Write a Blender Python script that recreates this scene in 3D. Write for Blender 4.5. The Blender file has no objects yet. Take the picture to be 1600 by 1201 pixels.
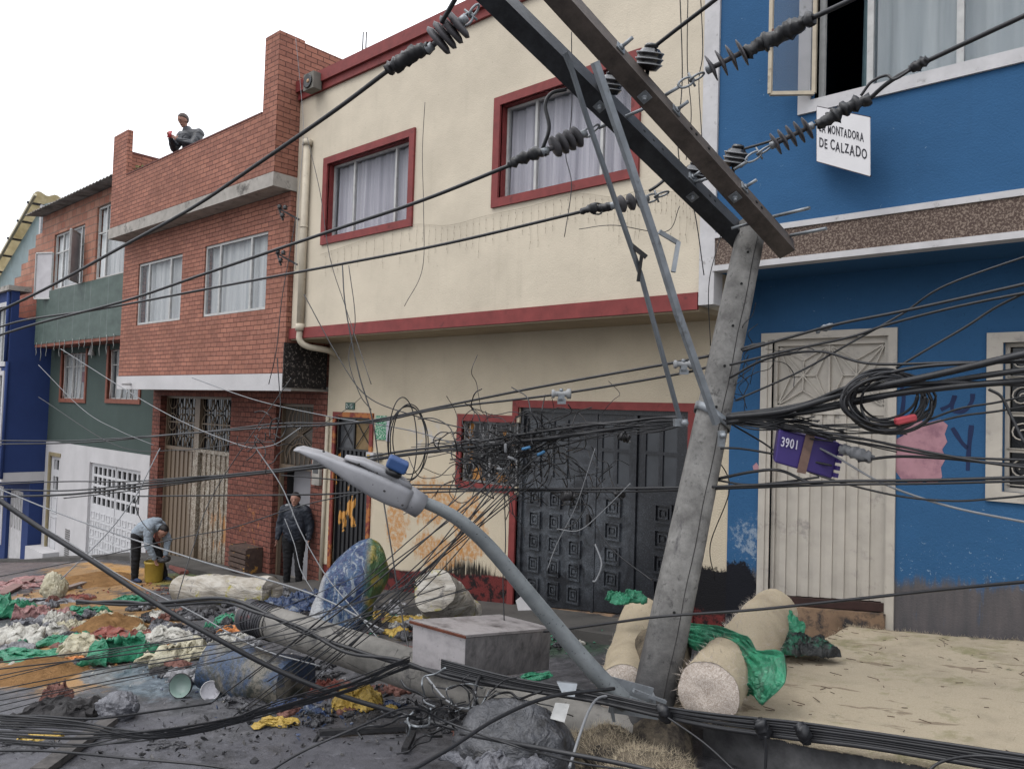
import bpy, bmesh, math, random
from mathutils import Vector, Matrix, noise
R = math.radians
random.seed(7)
C = bpy.context.scene.collection
S = bpy.context.scene

# ------------------------------------------------------------------ camera
YAW, PITCH, ROLL, FOC = R(42.25), R(1.95), R(1.77), 1200.0
FW = Vector((-math.sin(YAW)*math.cos(PITCH), math.cos(YAW)*math.cos(PITCH), math.sin(PITCH)))
_r0 = Vector((math.cos(YAW), math.sin(YAW), 0)); _u0 = _r0.cross(FW)
RT = _r0*math.cos(ROLL) + _u0*math.sin(ROLL); UP = -_r0*math.sin(ROLL) + _u0*math.cos(ROLL)
cd = bpy.data.cameras.new('camera'); cam = bpy.data.objects.new('camera', cd); C.objects.link(cam)
cd.sensor_width = 36; cd.sensor_fit = 'HORIZONTAL'; cd.lens = 36*FOC/1600
cd.clip_start = 0.05; cd.clip_end = 2000
cam.matrix_world = Matrix(((RT.x, UP.x, -FW.x, 0), (RT.y, UP.y, -FW.y, 0), (RT.z, UP.z, -FW.z, 0), (0, 0, 0, 1)))
S.camera = cam
# ------------------------------------------------------------------ world: overcast sky, sun behind cloud
w = bpy.data.worlds.new('World'); S.world = w; w.use_nodes = True
nt = w.node_tree; nt.nodes.clear(); L = nt.links.new
out = nt.nodes.new('ShaderNodeOutputWorld'); bg = nt.nodes.new('ShaderNodeBackground')
sky = nt.nodes.new('ShaderNodeTexSky'); sky.sky_type = 'NISHITA'; sky.sun_disc = False
sky.sun_elevation = R(58); sky.sun_rotation = R(200); sky.air_density = 1.0; sky.dust_density = 4
tc = nt.nodes.new('ShaderNodeTexCoord'); mp = nt.nodes.new('ShaderNodeMapping'); mp.inputs['Scale'].default_value = (1, 1, 2.6)
ns = nt.nodes.new('ShaderNodeTexNoise'); ns.inputs['Scale'].default_value = 1.6; ns.inputs['Detail'].default_value = 6
cr = nt.nodes.new('ShaderNodeValToRGB')
cr.color_ramp.elements[0].position = .36; cr.color_ramp.elements[0].color = (10.8, 11.4, 12.5, 1)
cr.color_ramp.elements[1].position = .58; cr.color_ramp.elements[1].color = (17.6, 17.7, 18.0, 1)
# overcast skies are brighter towards the zenith
sp = nt.nodes.new('ShaderNodeSeparateXYZ'); mr = nt.nodes.new('ShaderNodeMapRange')
mr.inputs[1].default_value = 0; mr.inputs[2].default_value = 1; mr.inputs[3].default_value = .74; mr.inputs[4].default_value = 2.0
vm = nt.nodes.new('ShaderNodeVectorMath'); vm.operation = 'SCALE'
mx = nt.nodes.new('ShaderNodeMix'); mx.data_type = 'RGBA'; mx.inputs[0].default_value = .90
L(tc.outputs['Generated'], mp.inputs[0]); L(mp.outputs[0], ns.inputs['Vector']); L(ns.outputs[0], cr.inputs[0])
L(tc.outputs['Generated'], sp.inputs[0]); L(sp.outputs[2], mr.inputs[0])
L(cr.outputs[0], vm.inputs[0]); L(mr.outputs[0], vm.inputs['Scale'])
L(sky.outputs[0], mx.inputs[6]); L(vm.outputs[0], mx.inputs[7]); L(mx.outputs[2], bg.inputs[0])
bg.inputs[1].default_value = 0.083; L(bg.outputs[0], out.inputs[0])
sl = bpy.data.lights.new('sun', 'SUN'); sl.energy = 0.9; sl.angle = R(24); sl.color = (1, .965, .92)
so = bpy.data.objects.new('sun', sl); C.objects.link(so)
_az = R(200); _el = R(58)   # sky rotation is clockwise from +Y
so.rotation_euler = Vector((math.sin(_az)*math.cos(_el), math.cos(_az)*math.cos(_el), math.sin(_el))).to_track_quat('Z', 'Y').to_euler()
S.view_settings.view_transform = 'Standard'; S.view_settings.look = 'None'; S.view_settings.gamma = 1
S.view_settings.exposure = 0.28

# ------------------------------------------------------------------ pixel -> world helpers (photo is 1600 x 1201)
def ray(x, y): return FW + RT*((x-800)/FOC) - UP*((y-600.5)/FOC)
def aY(x, y, Y):
    d = ray(x, y); return d*(Y/d.y)
def aX(x, y, X):
    d = ray(x, y); return d*(X/d.x)
def aZ(x, y, Z):
    d = ray(x, y); return d*(Z/d.z)
def aD(x, y, D): return ray(x, y)*D
GP = [(-70, -12.0), (-40, -7.0), (-31, -5.75), (-26, -5.02), (-22, -4.32), (-18.8, -3.8), (-15, -3.52), (-12.7, -3.42), (-8, -2.93), (-5.8, -2.72), (-2.8, -2.4), (0, -2.08), (10, -0.9), (30, 1.4)]
def prof(X):
    for (a, za), (b, zb) in zip(GP, GP[1:]):
        if X <= b: return za + (zb-za)*(X-a)/(b-a)
    return GP[-1][1]
def profs(X): return sum(prof(X+o) for o in (-1.2, -.6, 0, .6, 1.2))/5
def G(X, Y):
    z = profs(X) + .03*noise.noise(Vector((X*.5, Y*.5, 0))) + .05*max(0, min(1, (Y-5)/2))
    hp = max(0, 1-((X+8.5)/5.5)**2)*max(0, 1-((Y-4.7)/2.6)**2)
    if hp > 0: z += .045*hp*noise.fractal(Vector((X*2.2, Y*2.2, 3)), 1, 2, 3)+.05*hp*(1-abs(noise.noise(Vector((X*3.1, Y*3.1, 8)))))
    return z
def aG(x, y, lift=0):
    d = ray(x, y); t = .5
    while t < 60:
        p = d*t
        if p.z < G(p.x, p.y) + lift:
            lo, hi = t-.12, t
            for _ in range(7):
                m = (lo+hi)/2; p = d*m
                if p.z < G(p.x, p.y) + lift: hi = m
                else: lo = m
            p = d*hi; return Vector((p.x, p.y, G(p.x, p.y)+lift))
        t += .12
    return d*30

# ------------------------------------------------------------------ mesh builder
class MB:
    def __init__(s): s.v = []; s.f = []; s.sm = []
    def add(s, vs, fs, smooth=False):
        n = len(s.v); s.v += [Vector(a) for a in vs]
        s.f += [tuple(i+n for i in f) for f in fs]; s.sm += [smooth]*len(fs); return s
    def box(s, x0, x1, y0, y1, z0, z1):
        if x1 < x0: x0, x1 = x1, x0
        if y1 < y0: y0, y1 = y1, y0
        if z1 < z0: z0, z1 = z1, z0
        v = [(x, y, z) for z in (z0, z1) for y in (y0, y1) for x in (x0, x1)]
        return s.add(v, [(0, 2, 3, 1), (4, 5, 7, 6), (0, 1, 5, 4), (2, 6, 7, 3), (0, 4, 6, 2), (1, 3, 7, 5)])
    def hexa(s, b, t):      # bottom quad, top quad (matching order)
        return s.add(list(b)+list(t), [(3, 2, 1, 0), (4, 5, 6, 7), (0, 1, 5, 4), (1, 2, 6, 5), (2, 3, 7, 6), (3, 0, 4, 7)])
    def slab(s, pts, off):  # polygon extruded by vector off
        n = len(pts); off = Vector(off); a = [Vector(p) for p in pts]
        return s.add(a+[p+off for p in a], [tuple(range(n))[::-1], tuple(range(n, 2*n))] + [(i, (i+1) % n, n+(i+1) % n, n+i) for i in range(n)])
    def bar(s, p, q, w, h, up=(0, 0, 1), w2=None, h2=None):
        p = Vector(p); q = Vector(q); d = (q-p).normalized(); up = Vector(up)
        a = d.cross(up)
        if a.length < 1e-4: a = d.cross(Vector((0, 1, 0)))
        a.normalize(); b = a.cross(d); w2 = w2 or w; h2 = h2 or h
        A = [p+a*w/2*i+b*h/2*j for i, j in ((-1, -1), (1, -1), (1, 1), (-1, 1))]
        B = [q+a*w2/2*i+b*h2/2*j for i, j in ((-1, -1), (1, -1), (1, 1), (-1, 1))]
        return s.hexa(A, B)
    def tube(s, pts, r, n=8, cap=True, smooth=True, ell=None):
        pts = [Vector(p) for p in pts]; m = len(pts)
        if m < 2: return s
        rs = r if isinstance(r, (list, tuple)) else [r]*m
        t0 = (pts[1]-pts[0]).normalized(); a = t0.orthogonal().normalized()
        vs = []
        for i, p in enumerate(pts):
            t = (pts[min(i+1, m-1)]-pts[max(i-1, 0)])
            if t.length < 1e-9: t = t0
            t.normalize(); a = (a - t*a.dot(t))
            if a.length < 1e-6: a = t.orthogonal()
            a.normalize(); b = t.cross(a)
            for k in range(n):
                an = 2*math.pi*k/n; vs.append(p + (a*math.cos(an)+b*math.sin(an))*rs[i])
        fs = [(i*n+k, i*n+(k+1) % n, (i+1)*n+(k+1) % n, (i+1)*n+k) for i in range(m-1) for k in range(n)]
        s.add(vs, fs, smooth)
        if cap: 
            b0 = len(s.v)-len(vs)
            s.f += [tuple(b0+k for k in range(n))[::-1], tuple(b0+(m-1)*n+k for k in range(n))]; s.sm += [False, False]
        return s
    def cyl(s, p, q, r, r2=None, n=16): return s.tube([p, q], [r, r2 if r2 is not None else r], n)
    def lathe(s, p, d, prof_, n=16):     # profile [(t, r)] along direction d from p
        d = Vector(d).normalized(); p = Vector(p)
        return s.tube_fixed([p+d*t for t, _ in prof_], [max(r, 1e-4) for _, r in prof_], d, n)
    def tube_fixed(s, pts, rs, d, n):
        a = d.orthogonal().normalized(); b = d.cross(a); vs = []
        for p, r in zip(pts, rs):
            for k in range(n):
                an = 2*math.pi*k/n; vs.append(p+(a*math.cos(an)+b*math.sin(an))*r)
        m = len(pts); fs = [(i*n+k, i*n+(k+1) % n, (i+1)*n+(k+1) % n, (i+1)*n+k) for i in range(m-1) for k in range(n)]
        fs += [tuple(range(n))[::-1], tuple((m-1)*n+k for k in range(n))]
        return s.add(vs, fs, True)
    def build(s, name, mat, parent=None, autos=None):
        me = bpy.data.meshes.new(name)
        piv = Vector((0, 0, 0))
        if parent is not None: piv = parent.matrix_world.translation.copy() if not parent.get('_piv') else Vector(parent['_piv'])
        elif s.v:
            lo = [min(v[i] for v in s.v) for i in range(3)]; hi = [max(v[i] for v in s.v) for i in range(3)]
            piv = Vector(((lo[0]+hi[0])/2, (lo[1]+hi[1])/2, lo[2]))
        if parent is not None: piv = Vector(PIV[parent.name])
        me.from_pydata([v-piv for v in s.v], [], s.f)
        me.polygons.foreach_set('use_smooth', s.sm)
        me.update()
        o = bpy.data.objects.new(name, me); C.objects.link(o)
        if mat: me.materials.append(mat)
        PIV[o.name] = tuple(piv)
        if parent is None: o.location = piv
        else: o.parent = parent
        return o
PIV = {}
def thing(name, label, cat, loc, group=None):
    o = bpy.data.objects.new(name, None); C.objects.link(o); o.location = loc; o.empty_display_size = .1
    PIV[o.name] = tuple(loc); o['label'] = label; o['category'] = cat
    if group: o['group'] = group
    return o
def tag(o, label, cat, group=None):
    o['label'] = label; o['category'] = cat
    if group: o['group'] = group
    return o
def struct(o): o['kind'] = 'structure'; return o
def spline(P, n=8):
    P = [Vector(p) for p in P]
    if len(P) == 2: return [P[0].lerp(P[1], i/n) for i in range(n+1)]
    Q = [P[0]*2-P[1]] + P + [P[-1]*2-P[-2]]; o = []
    for i in range(1, len(Q)-2):
        a, b, c, d = Q[i-1:i+3]
        for k in range(n):
            t = k/n; o.append(.5*((2*b)+(c-a)*t+(2*a-5*b+4*c-d)*t*t+(3*b-a-3*c+d)*t**3))
    o.append(P[-1]); return o
def text_mesh(txt, origin, xd, zd, size, thick=.003, sx=1.0, jitter=0):
    """font outline turned into mesh data laid on the plane xd/zd, returned as an MB"""
    mb = MB(); xd = Vector(xd).normalized(); zd = Vector(zd).normalized(); nd = xd.cross(zd)
    cx = 0
    rr = random.Random(len(txt))
    for ch in txt:
        if ch == ' ': cx += .35*size*sx; continue
        cu = bpy.data.curves.new('t', 'FONT'); cu.body = ch; cu.size = size*(1+jitter*rr.uniform(-1, 1)); cu.extrude = thick/2; cu.offset = .012*size
        ob = bpy.data.objects.new('t', cu); C.objects.link(ob); bpy.context.view_layer.update()
        me = bpy.data.meshes.new_from_object(ob.evaluated_get(bpy.context.evaluated_depsgraph_get()))
        wd = max([v.co.x for v in me.vertices] or [0]); dz = jitter*size*rr.uniform(-.6, .6)
        mb.add([Vector(origin)+xd*((v.co.x+cx/sx)*sx)+zd*(v.co.y+dz)+nd*v.co.z for v in me.vertices], [tuple(p.vertices) for p in me.polygons])
        cx += (wd+.11*size)*sx
        bpy.data.objects.remove(ob); bpy.data.meshes.remove(me); bpy.data.curves.remove(cu)
    return mb

# ------------------------------------------------------------------ material DSL
def c(r, g, b):
    f = lambda u: (u/255/12.92) if u/255 <= .04045 else ((u/255+.055)/1.055)**2.4
    r, g, b = f(r), f(g), f(b); l = .3*r+.5*g+.2*b; k = .74   # measured picture colours brought down to surface albedo
    return tuple(k*(.84*v+.16*l) for v in (r, g, b)) + (1,)
class N:
    def __init__(s, name, world=False, rough=.8, spec=.3, metal=0):
        s.mat = bpy.data.materials.new(name); s.mat.use_nodes = True; s.t = s.mat.node_tree; s.b = s.t.nodes['Principled BSDF']
        s.b.inputs['Roughness'].default_value = rough; s.b.inputs['Specular IOR Level'].default_value = spec; s.b.inputs['Metallic'].default_value = metal
        if world: g = s.t.nodes.new('ShaderNodeNewGeometry'); s.pos = g.outputs['Position']
        else: g = s.t.nodes.new('ShaderNodeTexCoord'); s.pos = g.outputs['Object']
        sp = s.t.nodes.new('ShaderNodeSeparateXYZ'); s.L(s.pos, sp.inputs[0]); s.x, s.y, s.z = sp.outputs
    def L(s, a, b):
        if hasattr(a, 'links'): s.t.links.new(a, b)
        else: b.default_value = a
    def noise(s, sc, det=4, rough=.6, dist=0, vec=None, scale=None, col=False):
        n = s.t.nodes.new('ShaderNodeTexNoise'); n.inputs['Scale'].default_value = sc; n.inputs['Detail'].default_value = det
        n.inputs['Roughness'].default_value = rough; n.inputs['Distortion'].default_value = dist
        v = vec or s.pos
        if scale:
            mp = s.t.nodes.new('ShaderNodeMapping'); mp.inputs['Scale'].default_value = scale; s.L(v, mp.inputs[0]); v = mp.outputs[0]
        s.L(v, n.inputs['Vector']); return n.outputs[1 if col else 0]
    def voro(s, sc, feat='F1', vec=None, out=0, scale=None):
        n = s.t.nodes.new('ShaderNodeTexVoronoi'); n.feature = feat; n.inputs['Scale'].default_value = sc
        v = vec or s.pos
        if scale:
            mp = s.t.nodes.new('ShaderNodeMapping'); mp.inputs['Scale'].default_value = scale; s.L(v, mp.inputs[0]); v = mp.outputs[0]
        s.L(v, n.inputs['Vector']); return n.outputs[out]
    def m(s, op, a, b=0, cl=False):
        n = s.t.nodes.new('ShaderNodeMath'); n.operation = op; n.use_clamp = cl; s.L(a, n.inputs[0]); s.L(b, n.inputs[1]); return n.outputs[0]
    def ramp(s, a, lo, hi, o0=0., o1=1.):
        n = s.t.nodes.new('ShaderNodeMapRange'); s.L(a, n.inputs[0])
        for i, k in enumerate((lo, hi, o0, o1)): n.inputs[i+1].default_value = k
        return n.outputs[0]
    def mul(s, *a):
        o = a[0]
        for k in a[1:]: o = s.m('MULTIPLY', o, k)
        return o
    def mix(s, f, a, b, mode='MIX'):
        n = s.t.nodes.new('ShaderNodeMix'); n.data_type = 'RGBA'; n.blend_type = mode; s.L(f, n.inputs[0]); s.L(a, n.inputs[6]); s.L(b, n.inputs[7]); return n.outputs[2]
    def comb(s, x, y, z):
        n = s.t.nodes.new('ShaderNodeCombineXYZ'); s.L(x, n.inputs[0]); s.L(y, n.inputs[1]); s.L(z, n.inputs[2]); return n.outputs[0]
    def brick(s, vec, w_, h_, mort, c1, c2, cm, off=.5):
        n = s.t.nodes.new('ShaderNodeTexBrick'); n.inputs['Scale'].default_value = 1; n.inputs['Brick Width'].default_value = w_; n.inputs['Row Height'].default_value = h_
        n.inputs['Mortar Size'].default_value = mort; n.inputs['Mortar Smooth'].default_value = .3; n.inputs['Color1'].default_value = c1; n.inputs['Color2'].default_value = c2; n.inputs['Mortar'].default_value = cm
        n.offset = off; s.L(vec, n.inputs[0]); return n.outputs
    def bump(s, h, st=.5, d=.01):
        n = s.t.nodes.new('ShaderNodeBump'); n.inputs['Strength'].default_value = st; n.inputs['Distance'].default_value = d; s.L(h, n.inputs['Height'])
        if getattr(s, '_n', None): s.L(s._n, n.inputs['Normal'])
        s._n = n.outputs[0]; s.L(n.outputs[0], s.b.inputs['Normal'])
    def done(s, col, rough=None):
        s.L(col, s.b.inputs['Base Color'])
        if rough is not None: s.L(rough, s.b.inputs['Roughness'])
        return s.mat
    def band(s, v, a, b, soft=.05):    # 1 inside a..b
        return s.mul(s.ramp(v, a-soft, a+soft), s.ramp(v, b-soft, b+soft, 1., 0.))
def simple(name, col, var=.25, sc=12, rough=.7, spec=.3, metal=0, bump=.3, bd=.003, dirt=None, dsc=5, dlo=.5, dhi=.65, world=False):
    n = N(name, world, rough, spec, metal)
    k = n.noise(sc, 5); d = tuple(v*(1-var) for v in col[:3])+(1,); l = tuple(min(1, v*(1+var)) for v in col[:3])+(1,)
    o = n.mix(n.ramp(k, .3, .7), d, l)
    if dirt: o = n.mix(n.ramp(n.noise(dsc, 8, .7), dlo, dhi), o, dirt)
    if bump: n.bump(n.noise(sc*4, 5), bump, bd)
    return n.done(o)

SOOT = c(38, 38, 40); OCH = c(196, 128, 28)
def stucco(name, col, low, spl=None, rough_bump=1.0):
    n = N(name, True, .85, .2)
    a = n.noise(1.3, 6, .6); b = n.noise(26, 4)
    o = n.mix(n.ramp(a, .25, .75), tuple(v*.86 for v in col[:3])+(1,), tuple(min(1, v*1.08) for v in col[:3])+(1,))
    # fine specks and faint vertical dribbles
    o = n.mix(n.mul(n.ramp(n.noise(38, 3, .7), .66, .72), .55), o, tuple(v*.35 for v in col[:3])+(1,))
    st = n.noise(1, 5, .65, scale=(9, 9, .7)); o = n.mix(n.mul(n.ramp(st, .56, .75), .13), o, tuple(v*.5 for v in col[:3])+(1,))
    if low:   # spatter and soot on the bottom of the wall, below z
        z0, z1, dc, amt = low
        zm = n.ramp(n.m('ADD', n.z, n.m('MULTIPLY', n.x, -.1)), z0, z1, 1., 0.)
        f = n.m('ADD', zm, n.m('SUBTRACT', n.noise(5, 9, .75, scale=(1, 1, .5)), .5))
        o = n.mix(n.mul(n.ramp(f, .5, .66), amt), o, dc)
    if spl: o = spl(n, o)
    n.bump(n.noise(55, 4), .5*rough_bump, .008); n.bump(n.noise(2.2, 3), .3, .03)
    return n.done(o)
def blob(n, cx, cz, rx, rz):          # 1 near centre on an X/Z wall
    dx = n.m('DIVIDE', n.m('SUBTRACT', n.x, cx), rx); dz = n.m('DIVIDE', n.m('SUBTRACT', n.z, cz), rz)
    d = n.m('SQRT', n.m('ADD', n.mul(dx, dx), n.mul(dz, dz))); return n.ramp(d, .3, 1.1, 1., 0.)
def yellow_spl(n, o):
    st = n.noise(1, 7, .7, .6, scale=(6, 6, 1.3)); f1 = n.noise(4.5, 8, .7)
    for cx, cz, rx, rz, th in ((-8.9, -1.45, 1.1, .6, .52), (-8.0, -1.7, .55, .9, .45), (-9.7, -1.9, .5, .7, .55), (-8.7, -2.2, .9, .5, .55)):
        f = n.m('ADD', n.mul(blob(n, cx, cz, rx, rz), .55), n.m('SUBTRACT', n.mul(st, .6), .3)); f = n.m('ADD', f, n.mul(n.m('SUBTRACT', f1, .5), .7))
        o = n.mix(n.mul(n.ramp(f, .33, .42), n.ramp(n.noise(14, 7, .75), .38, .56), .85), o, OCH)
    dr = n.noise(1, 6, .75, 0, scale=(22, 22, .9))
    f = n.m('ADD', n.mul(blob(n, -8.0, -2.5, 1.3, .6), .5), n.m('SUBTRACT', dr, .5)); o = n.mix(n.ramp(f, .36, .46), o, c(40, 36, 30))
    # red skirting paint near the ground
    zz = n.m('ADD', n.z, n.m('MULTIPLY', n.x, -.115)); f = n.m('ADD', zz, n.mul(n.m('SUBTRACT', n.noise(3, 6), .5), .12))
    red = n.mix(n.ramp(n.noise(6, 8, .75), .48, .56), c(112, 40, 38), c(30, 26, 28))
    o = n.mix(n.ramp(f, -1.50, -1.47, 1., 0.), o, red)
    f = n.m('ADD', n.mul(blob(n, -4.15, -1.95, .75, .4), .7), n.m('SUBTRACT', n.noise(13, 9, .85), .5)); o = n.mix(n.ramp(f, .36, .44), o, c(26, 26, 30))
    wh = n.mul(blob(n, -9.0, -.45, .5, .3), n.ramp(n.noise(7, 7), .5, .6)); o = n.mix(wh, o, c(196, 192, 190))
    return o
def blue_spl(n, o):
    # chipped specks of pale undercoat, denser low down, grey bare render at the foot
    zz = n.m('ADD', n.z, n.m('MULTIPLY', n.x, -.12))
    dens = n.ramp(zz, -1.45, -.55, .60, .72)
    f = n.m('SUBTRACT', n.noise(30, 3, .6, 1.5), dens); o = n.mix(n.mul(n.ramp(f, 0, .03), .75), o, c(150, 175, 195))
    f = n.m('ADD', n.ramp(zz, -1.35, -1.0, 1., 0.), n.mul(n.m('SUBTRACT', n.noise(1, 8, .7, scale=(14, 14, 1.5)), .5), 1.2))
    o = n.mix(n.ramp(f, .55, .85), o, n.mix(n.noise(3, 6, scale=(5, 5, .6)), c(64, 68, 74), c(112, 104, 104)))
    f = n.m('ADD', n.mul(blob(n, -3.8, -1.9, .4, .5), .8), n.m('SUBTRACT', n.noise(7, 9, .8), .5)); o = n.mix(n.ramp(f, .42, .5), o, c(24, 26, 34))
    f = n.m('ADD', n.mul(blob(n, -3.7, -1.3, .5, .5), .5), n.m('MULTIPLY', n.m('SUBTRACT', n.noise(11, 9, .85), .5), 1.6)); o = n.mix(n.mul(n.ramp(f, .45, .6), .45), o, c(190, 200, 205))
    return o
M = {}
M['cream'] = stucco('cream_stucco', c(214, 201, 178), None)
M['cream_low'] = stucco('cream_rough_stucco', c(208, 193, 166), None, yellow_spl, 2.2)
M['blue'] = stucco('blue_paint', c(36, 94, 142), (-1.7, -1.0, c(60, 70, 84), .0), blue_spl)
M['navy'] = stucco('navy_paint', c(38, 62, 118), None)
M['white_wall'] = stucco('white_wall', c(200, 198, 200), None)
M['green_wall'] = stucco('green_wall', c(68, 84, 80), None)
M['white_paint'] = simple('white_paint', c(196, 194, 196), .12, 5, .7, dirt=c(120, 116, 112), dsc=9, dlo=.6, dhi=.72, world=True)
M['red_paint'] = simple('red_paint', c(134, 48, 46), .18, 7, .65, dirt=c(88, 34, 34), dlo=.58, dhi=.72, world=True)
M['slab'] = simple('grey_slab', c(166, 160, 152), .2, 4, .85, dirt=c(84, 80, 76), dsc=3, dlo=.55, dhi=.7, bump=.5, world=True)
M['dark_concrete'] = simple('dark_concrete', c(92, 92, 94), .35, 3, .7, dirt=c(46, 46, 50), dsc=2.5, dlo=.42, dhi=.66, bump=.6, bd=.008, world=True)
M['white_frame'] = simple('window_frame_paint', c(186, 186, 184), .15, 9, .5, dirt=c(110, 104, 98), dsc=14, dlo=.6, dhi=.75)
M['black'] = simple('black_plastic', c(26, 26, 30), .3, 30, .42, .5)
M['rubber'] = simple('black_rubber', c(30, 31, 36), .35, 18, .5, .5, dirt=c(84, 84, 88), dsc=25, dlo=.64, dhi=.75)
M['steel'] = simple('galvanised_steel', c(140, 146, 152), .22, 9, .45, .5, .4, dirt=c(70, 66, 64), dsc=7, dlo=.55, dhi=.7)
M['dark_steel'] = simple('dark_steel', c(46, 45, 47), .35, 10, .5, .5, .4, dirt=c(86, 74, 64), dsc=6, dlo=.58, dhi=.72)
M['polymer'] = simple('grey_polymer', c(84, 82, 86), .2, 12, .6)
M['porcelain'] = simple('black_porcelain', c(22, 22, 27), .2, 12, .25, .6)
M['glass_dark'] = simple('dark_pane', c(20, 22, 26), .4, 3, .12, .6, bump=0)
M['soot'] = simple('charred', c(34, 34, 38), .4, 12, .6, .4, bump=.8, bd=.01)
def brickmat(name, c1, c2, cm, bw=.25, bh=.088, mo=.0075, spl=None, var=.7):
    n = N(name, True, .85, .2)
    vec = n.comb(n.m('ADD', n.x, n.y), n.z, 0.)
    warp = n.mul(n.m('SUBTRACT', n.noise(.8, 3), .5), .04)
    vec = n.comb(n.m('ADD', n.m('ADD', n.x, n.y), warp), n.m('ADD', n.z, warp), 0.)
    o = n.brick(vec, bw, bh, mo, c1, c2, cm); col = o[0]
    col = n.mix(n.mul(n.ramp(n.noise(1.1, 6), .35, .75), var), col, tuple(v*.45 for v in c1[:3])+(1,))
    col = n.mix(n.mul(n.ramp(n.noise(17, 4), .5, .8), .3), col, c(205, 150, 130))
    if spl: col = spl(n, col)
    n.bump(n.m('MULTIPLY', o[1], -1.), .9, .012); n.bump(n.noise(60, 3), .3, .004)
    return n.done(col)
def brick_spl(n, o):
    f = n.m('ADD', n.mul(blob(n, -14.2, -2.3, 1.3, 1.3), .3), n.m('MULTIPLY', n.m('SUBTRACT', n.noise(5.5, 8, .75, .6, scale=(1.3, 1.3, .8)), .5), 1.5)); o = n.mix(n.mul(n.ramp(f, .40, .46), .8), o, c(186, 116, 44))
    f = n.m('ADD', n.mul(blob(n, -14.2, -3.0, .8, .7), .4), n.m('MULTIPLY', n.m('SUBTRACT', n.noise(7, 6, .7, .6, scale=(1, 1, .35)), .5), 1.4)); o = n.mix(n.mul(n.ramp(f, .5, .55), .8), o, c(110, 170, 50))
    f = n.m('SUBTRACT', n.noise(4, 7, .8), .58); o = n.mix(n.mul(n.ramp(n.z, 0, -.4), n.ramp(f, 0, .05), .8), o, c(48, 34, 34)); return o
M['brick'] = brickmat('red_brick', c(184, 118, 94), c(156, 98, 80), c(84, 54, 48))
M['brick_low'] = brickmat('stained_brick', c(146, 84, 68), c(116, 66, 56), c(52, 36, 34), .2, .1, .008, brick_spl)
M['clay'] = brickmat('hollow_clay_block', c(196, 138, 112), c(168, 98, 74), c(134, 116, 104), .34, .22, .014)
M['clay_red'] = brickmat('raw_clay_block', c(176, 96, 72), c(150, 74, 54), c(110, 92, 84), .34, .2, .012)
def fleck(name, base, spot, thr, sc=40, low=None):
    n = N(name, True, .8, .3); f = n.noise(sc, 4, .7, .5)
    o = n.mix(n.ramp(f, thr, thr+.06), base, spot); n.bump(f, .6, .008); return n.done(o)
M['black_render'] = fleck('blackened_render', c(34, 30, 30), c(132, 122, 114), .56, 26)
M['pebbledash'] = fleck('brown_pebbledash', c(84, 66, 58), c(142, 124, 110), .5, 55)
def curtain(name, a, b, sc=14):
    n = N(name, True, .9, .1); wv = n.noise(1, 3, .5, scale=(sc, sc, .35)); o = n.mix(n.ramp(wv, .3, .7), a, b); n.bump(wv, 1.0, .03)
    n.b.inputs['Coat Weight'].default_value = .0
    return n.done(o)
M['curtain'] = curtain('lilac_curtain', c(190, 186, 200), c(244, 240, 250))
M['curtain_grey'] = curtain('grey_curtain', c(168, 182, 188), c(220, 230, 232), 7)
M['curtain_white'] = curtain('white_curtain', c(214, 220, 222), c(250, 252, 252), 10)
def glassm():
    n = N('window_glass', rough=.06, spec=.5); n.b.inputs['Transmission Weight'].default_value = 0
    n.b.inputs['Alpha'].default_value = .18; n.bump(n.noise(1.2, 2), .15, .02); return n.done(c(110, 118, 128))
M['glass'] = glassm()

# ================================================================== GROUND
def ground_mesh():
    mb = MB(); xs = []; x = -400
    while x < 300: xs.append(x); x += (.16 if -20 < x < 1 else .6 if -42 < x < 8 else 25)
    ys = []; y = -200
    while y < 300: ys.append(y); y += (.16 if .6 < y < 8.4 else .8 if -4 <= y < 12 else 20)
    vs = []
    for Y in ys:
        for X in xs:
            z = G(X, Y)
            if -20 < X < 1 and .6 < Y < 8:
                z += .016*noise.fractal(Vector((X*4.2, Y*4.2, 3)), 1, 2, 4)
            vs.append((X, Y, z))
    n = len(xs); mb.add(vs, [(j*n+i, j*n+i+1, (j+1)*n+i+1, (j+1)*n+i) for j in range(len(ys)-1) for i in range(n-1)], True)
    return mb
g = N('street_surface', True, .62, .45)
a = g.noise(.9, 8, .65); b = g.noise(7, 8, .75); fine = g.noise(60, 5, .7)
col = g.mix(g.ramp(b, .35, .7), c(44, 45, 49), c(104, 103, 108))
col = g.mix(g.ramp(fine, .6, .75), col, c(112, 112, 116))
def gblob(cx, cy, rx, ry, lo=.3, hi=1.1):
    dx = g.m('DIVIDE', g.m('SUBTRACT', g.x, cx), rx); dy = g.m('DIVIDE', g.m('SUBTRACT', g.y, cy), ry)
    return g.ramp(g.m('SQRT', g.m('ADD', g.mul(dx, dx), g.mul(dy, dy))), lo, hi, 1., 0.)
def paint(col, spots, colr, amt=1., nz=(2.6, 9, .78), lo=.42, hi=.62, wgt=1.7):
    f0 = None
    for s_ in spots:
        f0 = gblob(*s_) if f0 is None else g.m('MAXIMUM', f0, gblob(*s_))
    nn = g.m('MULTIPLY', g.m('SUBTRACT', g.noise(*nz), .5), wgt)
    f = g.m('ADD', f0, nn); return g.mix(g.mul(g.ramp(f, lo, hi), amt), col, colr)
def gp(x, y): p = aG(x, y); return p.x, p.y
col = paint(col, [(-26, 4, 12, 6)], c(112, 96, 92), .85)
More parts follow.
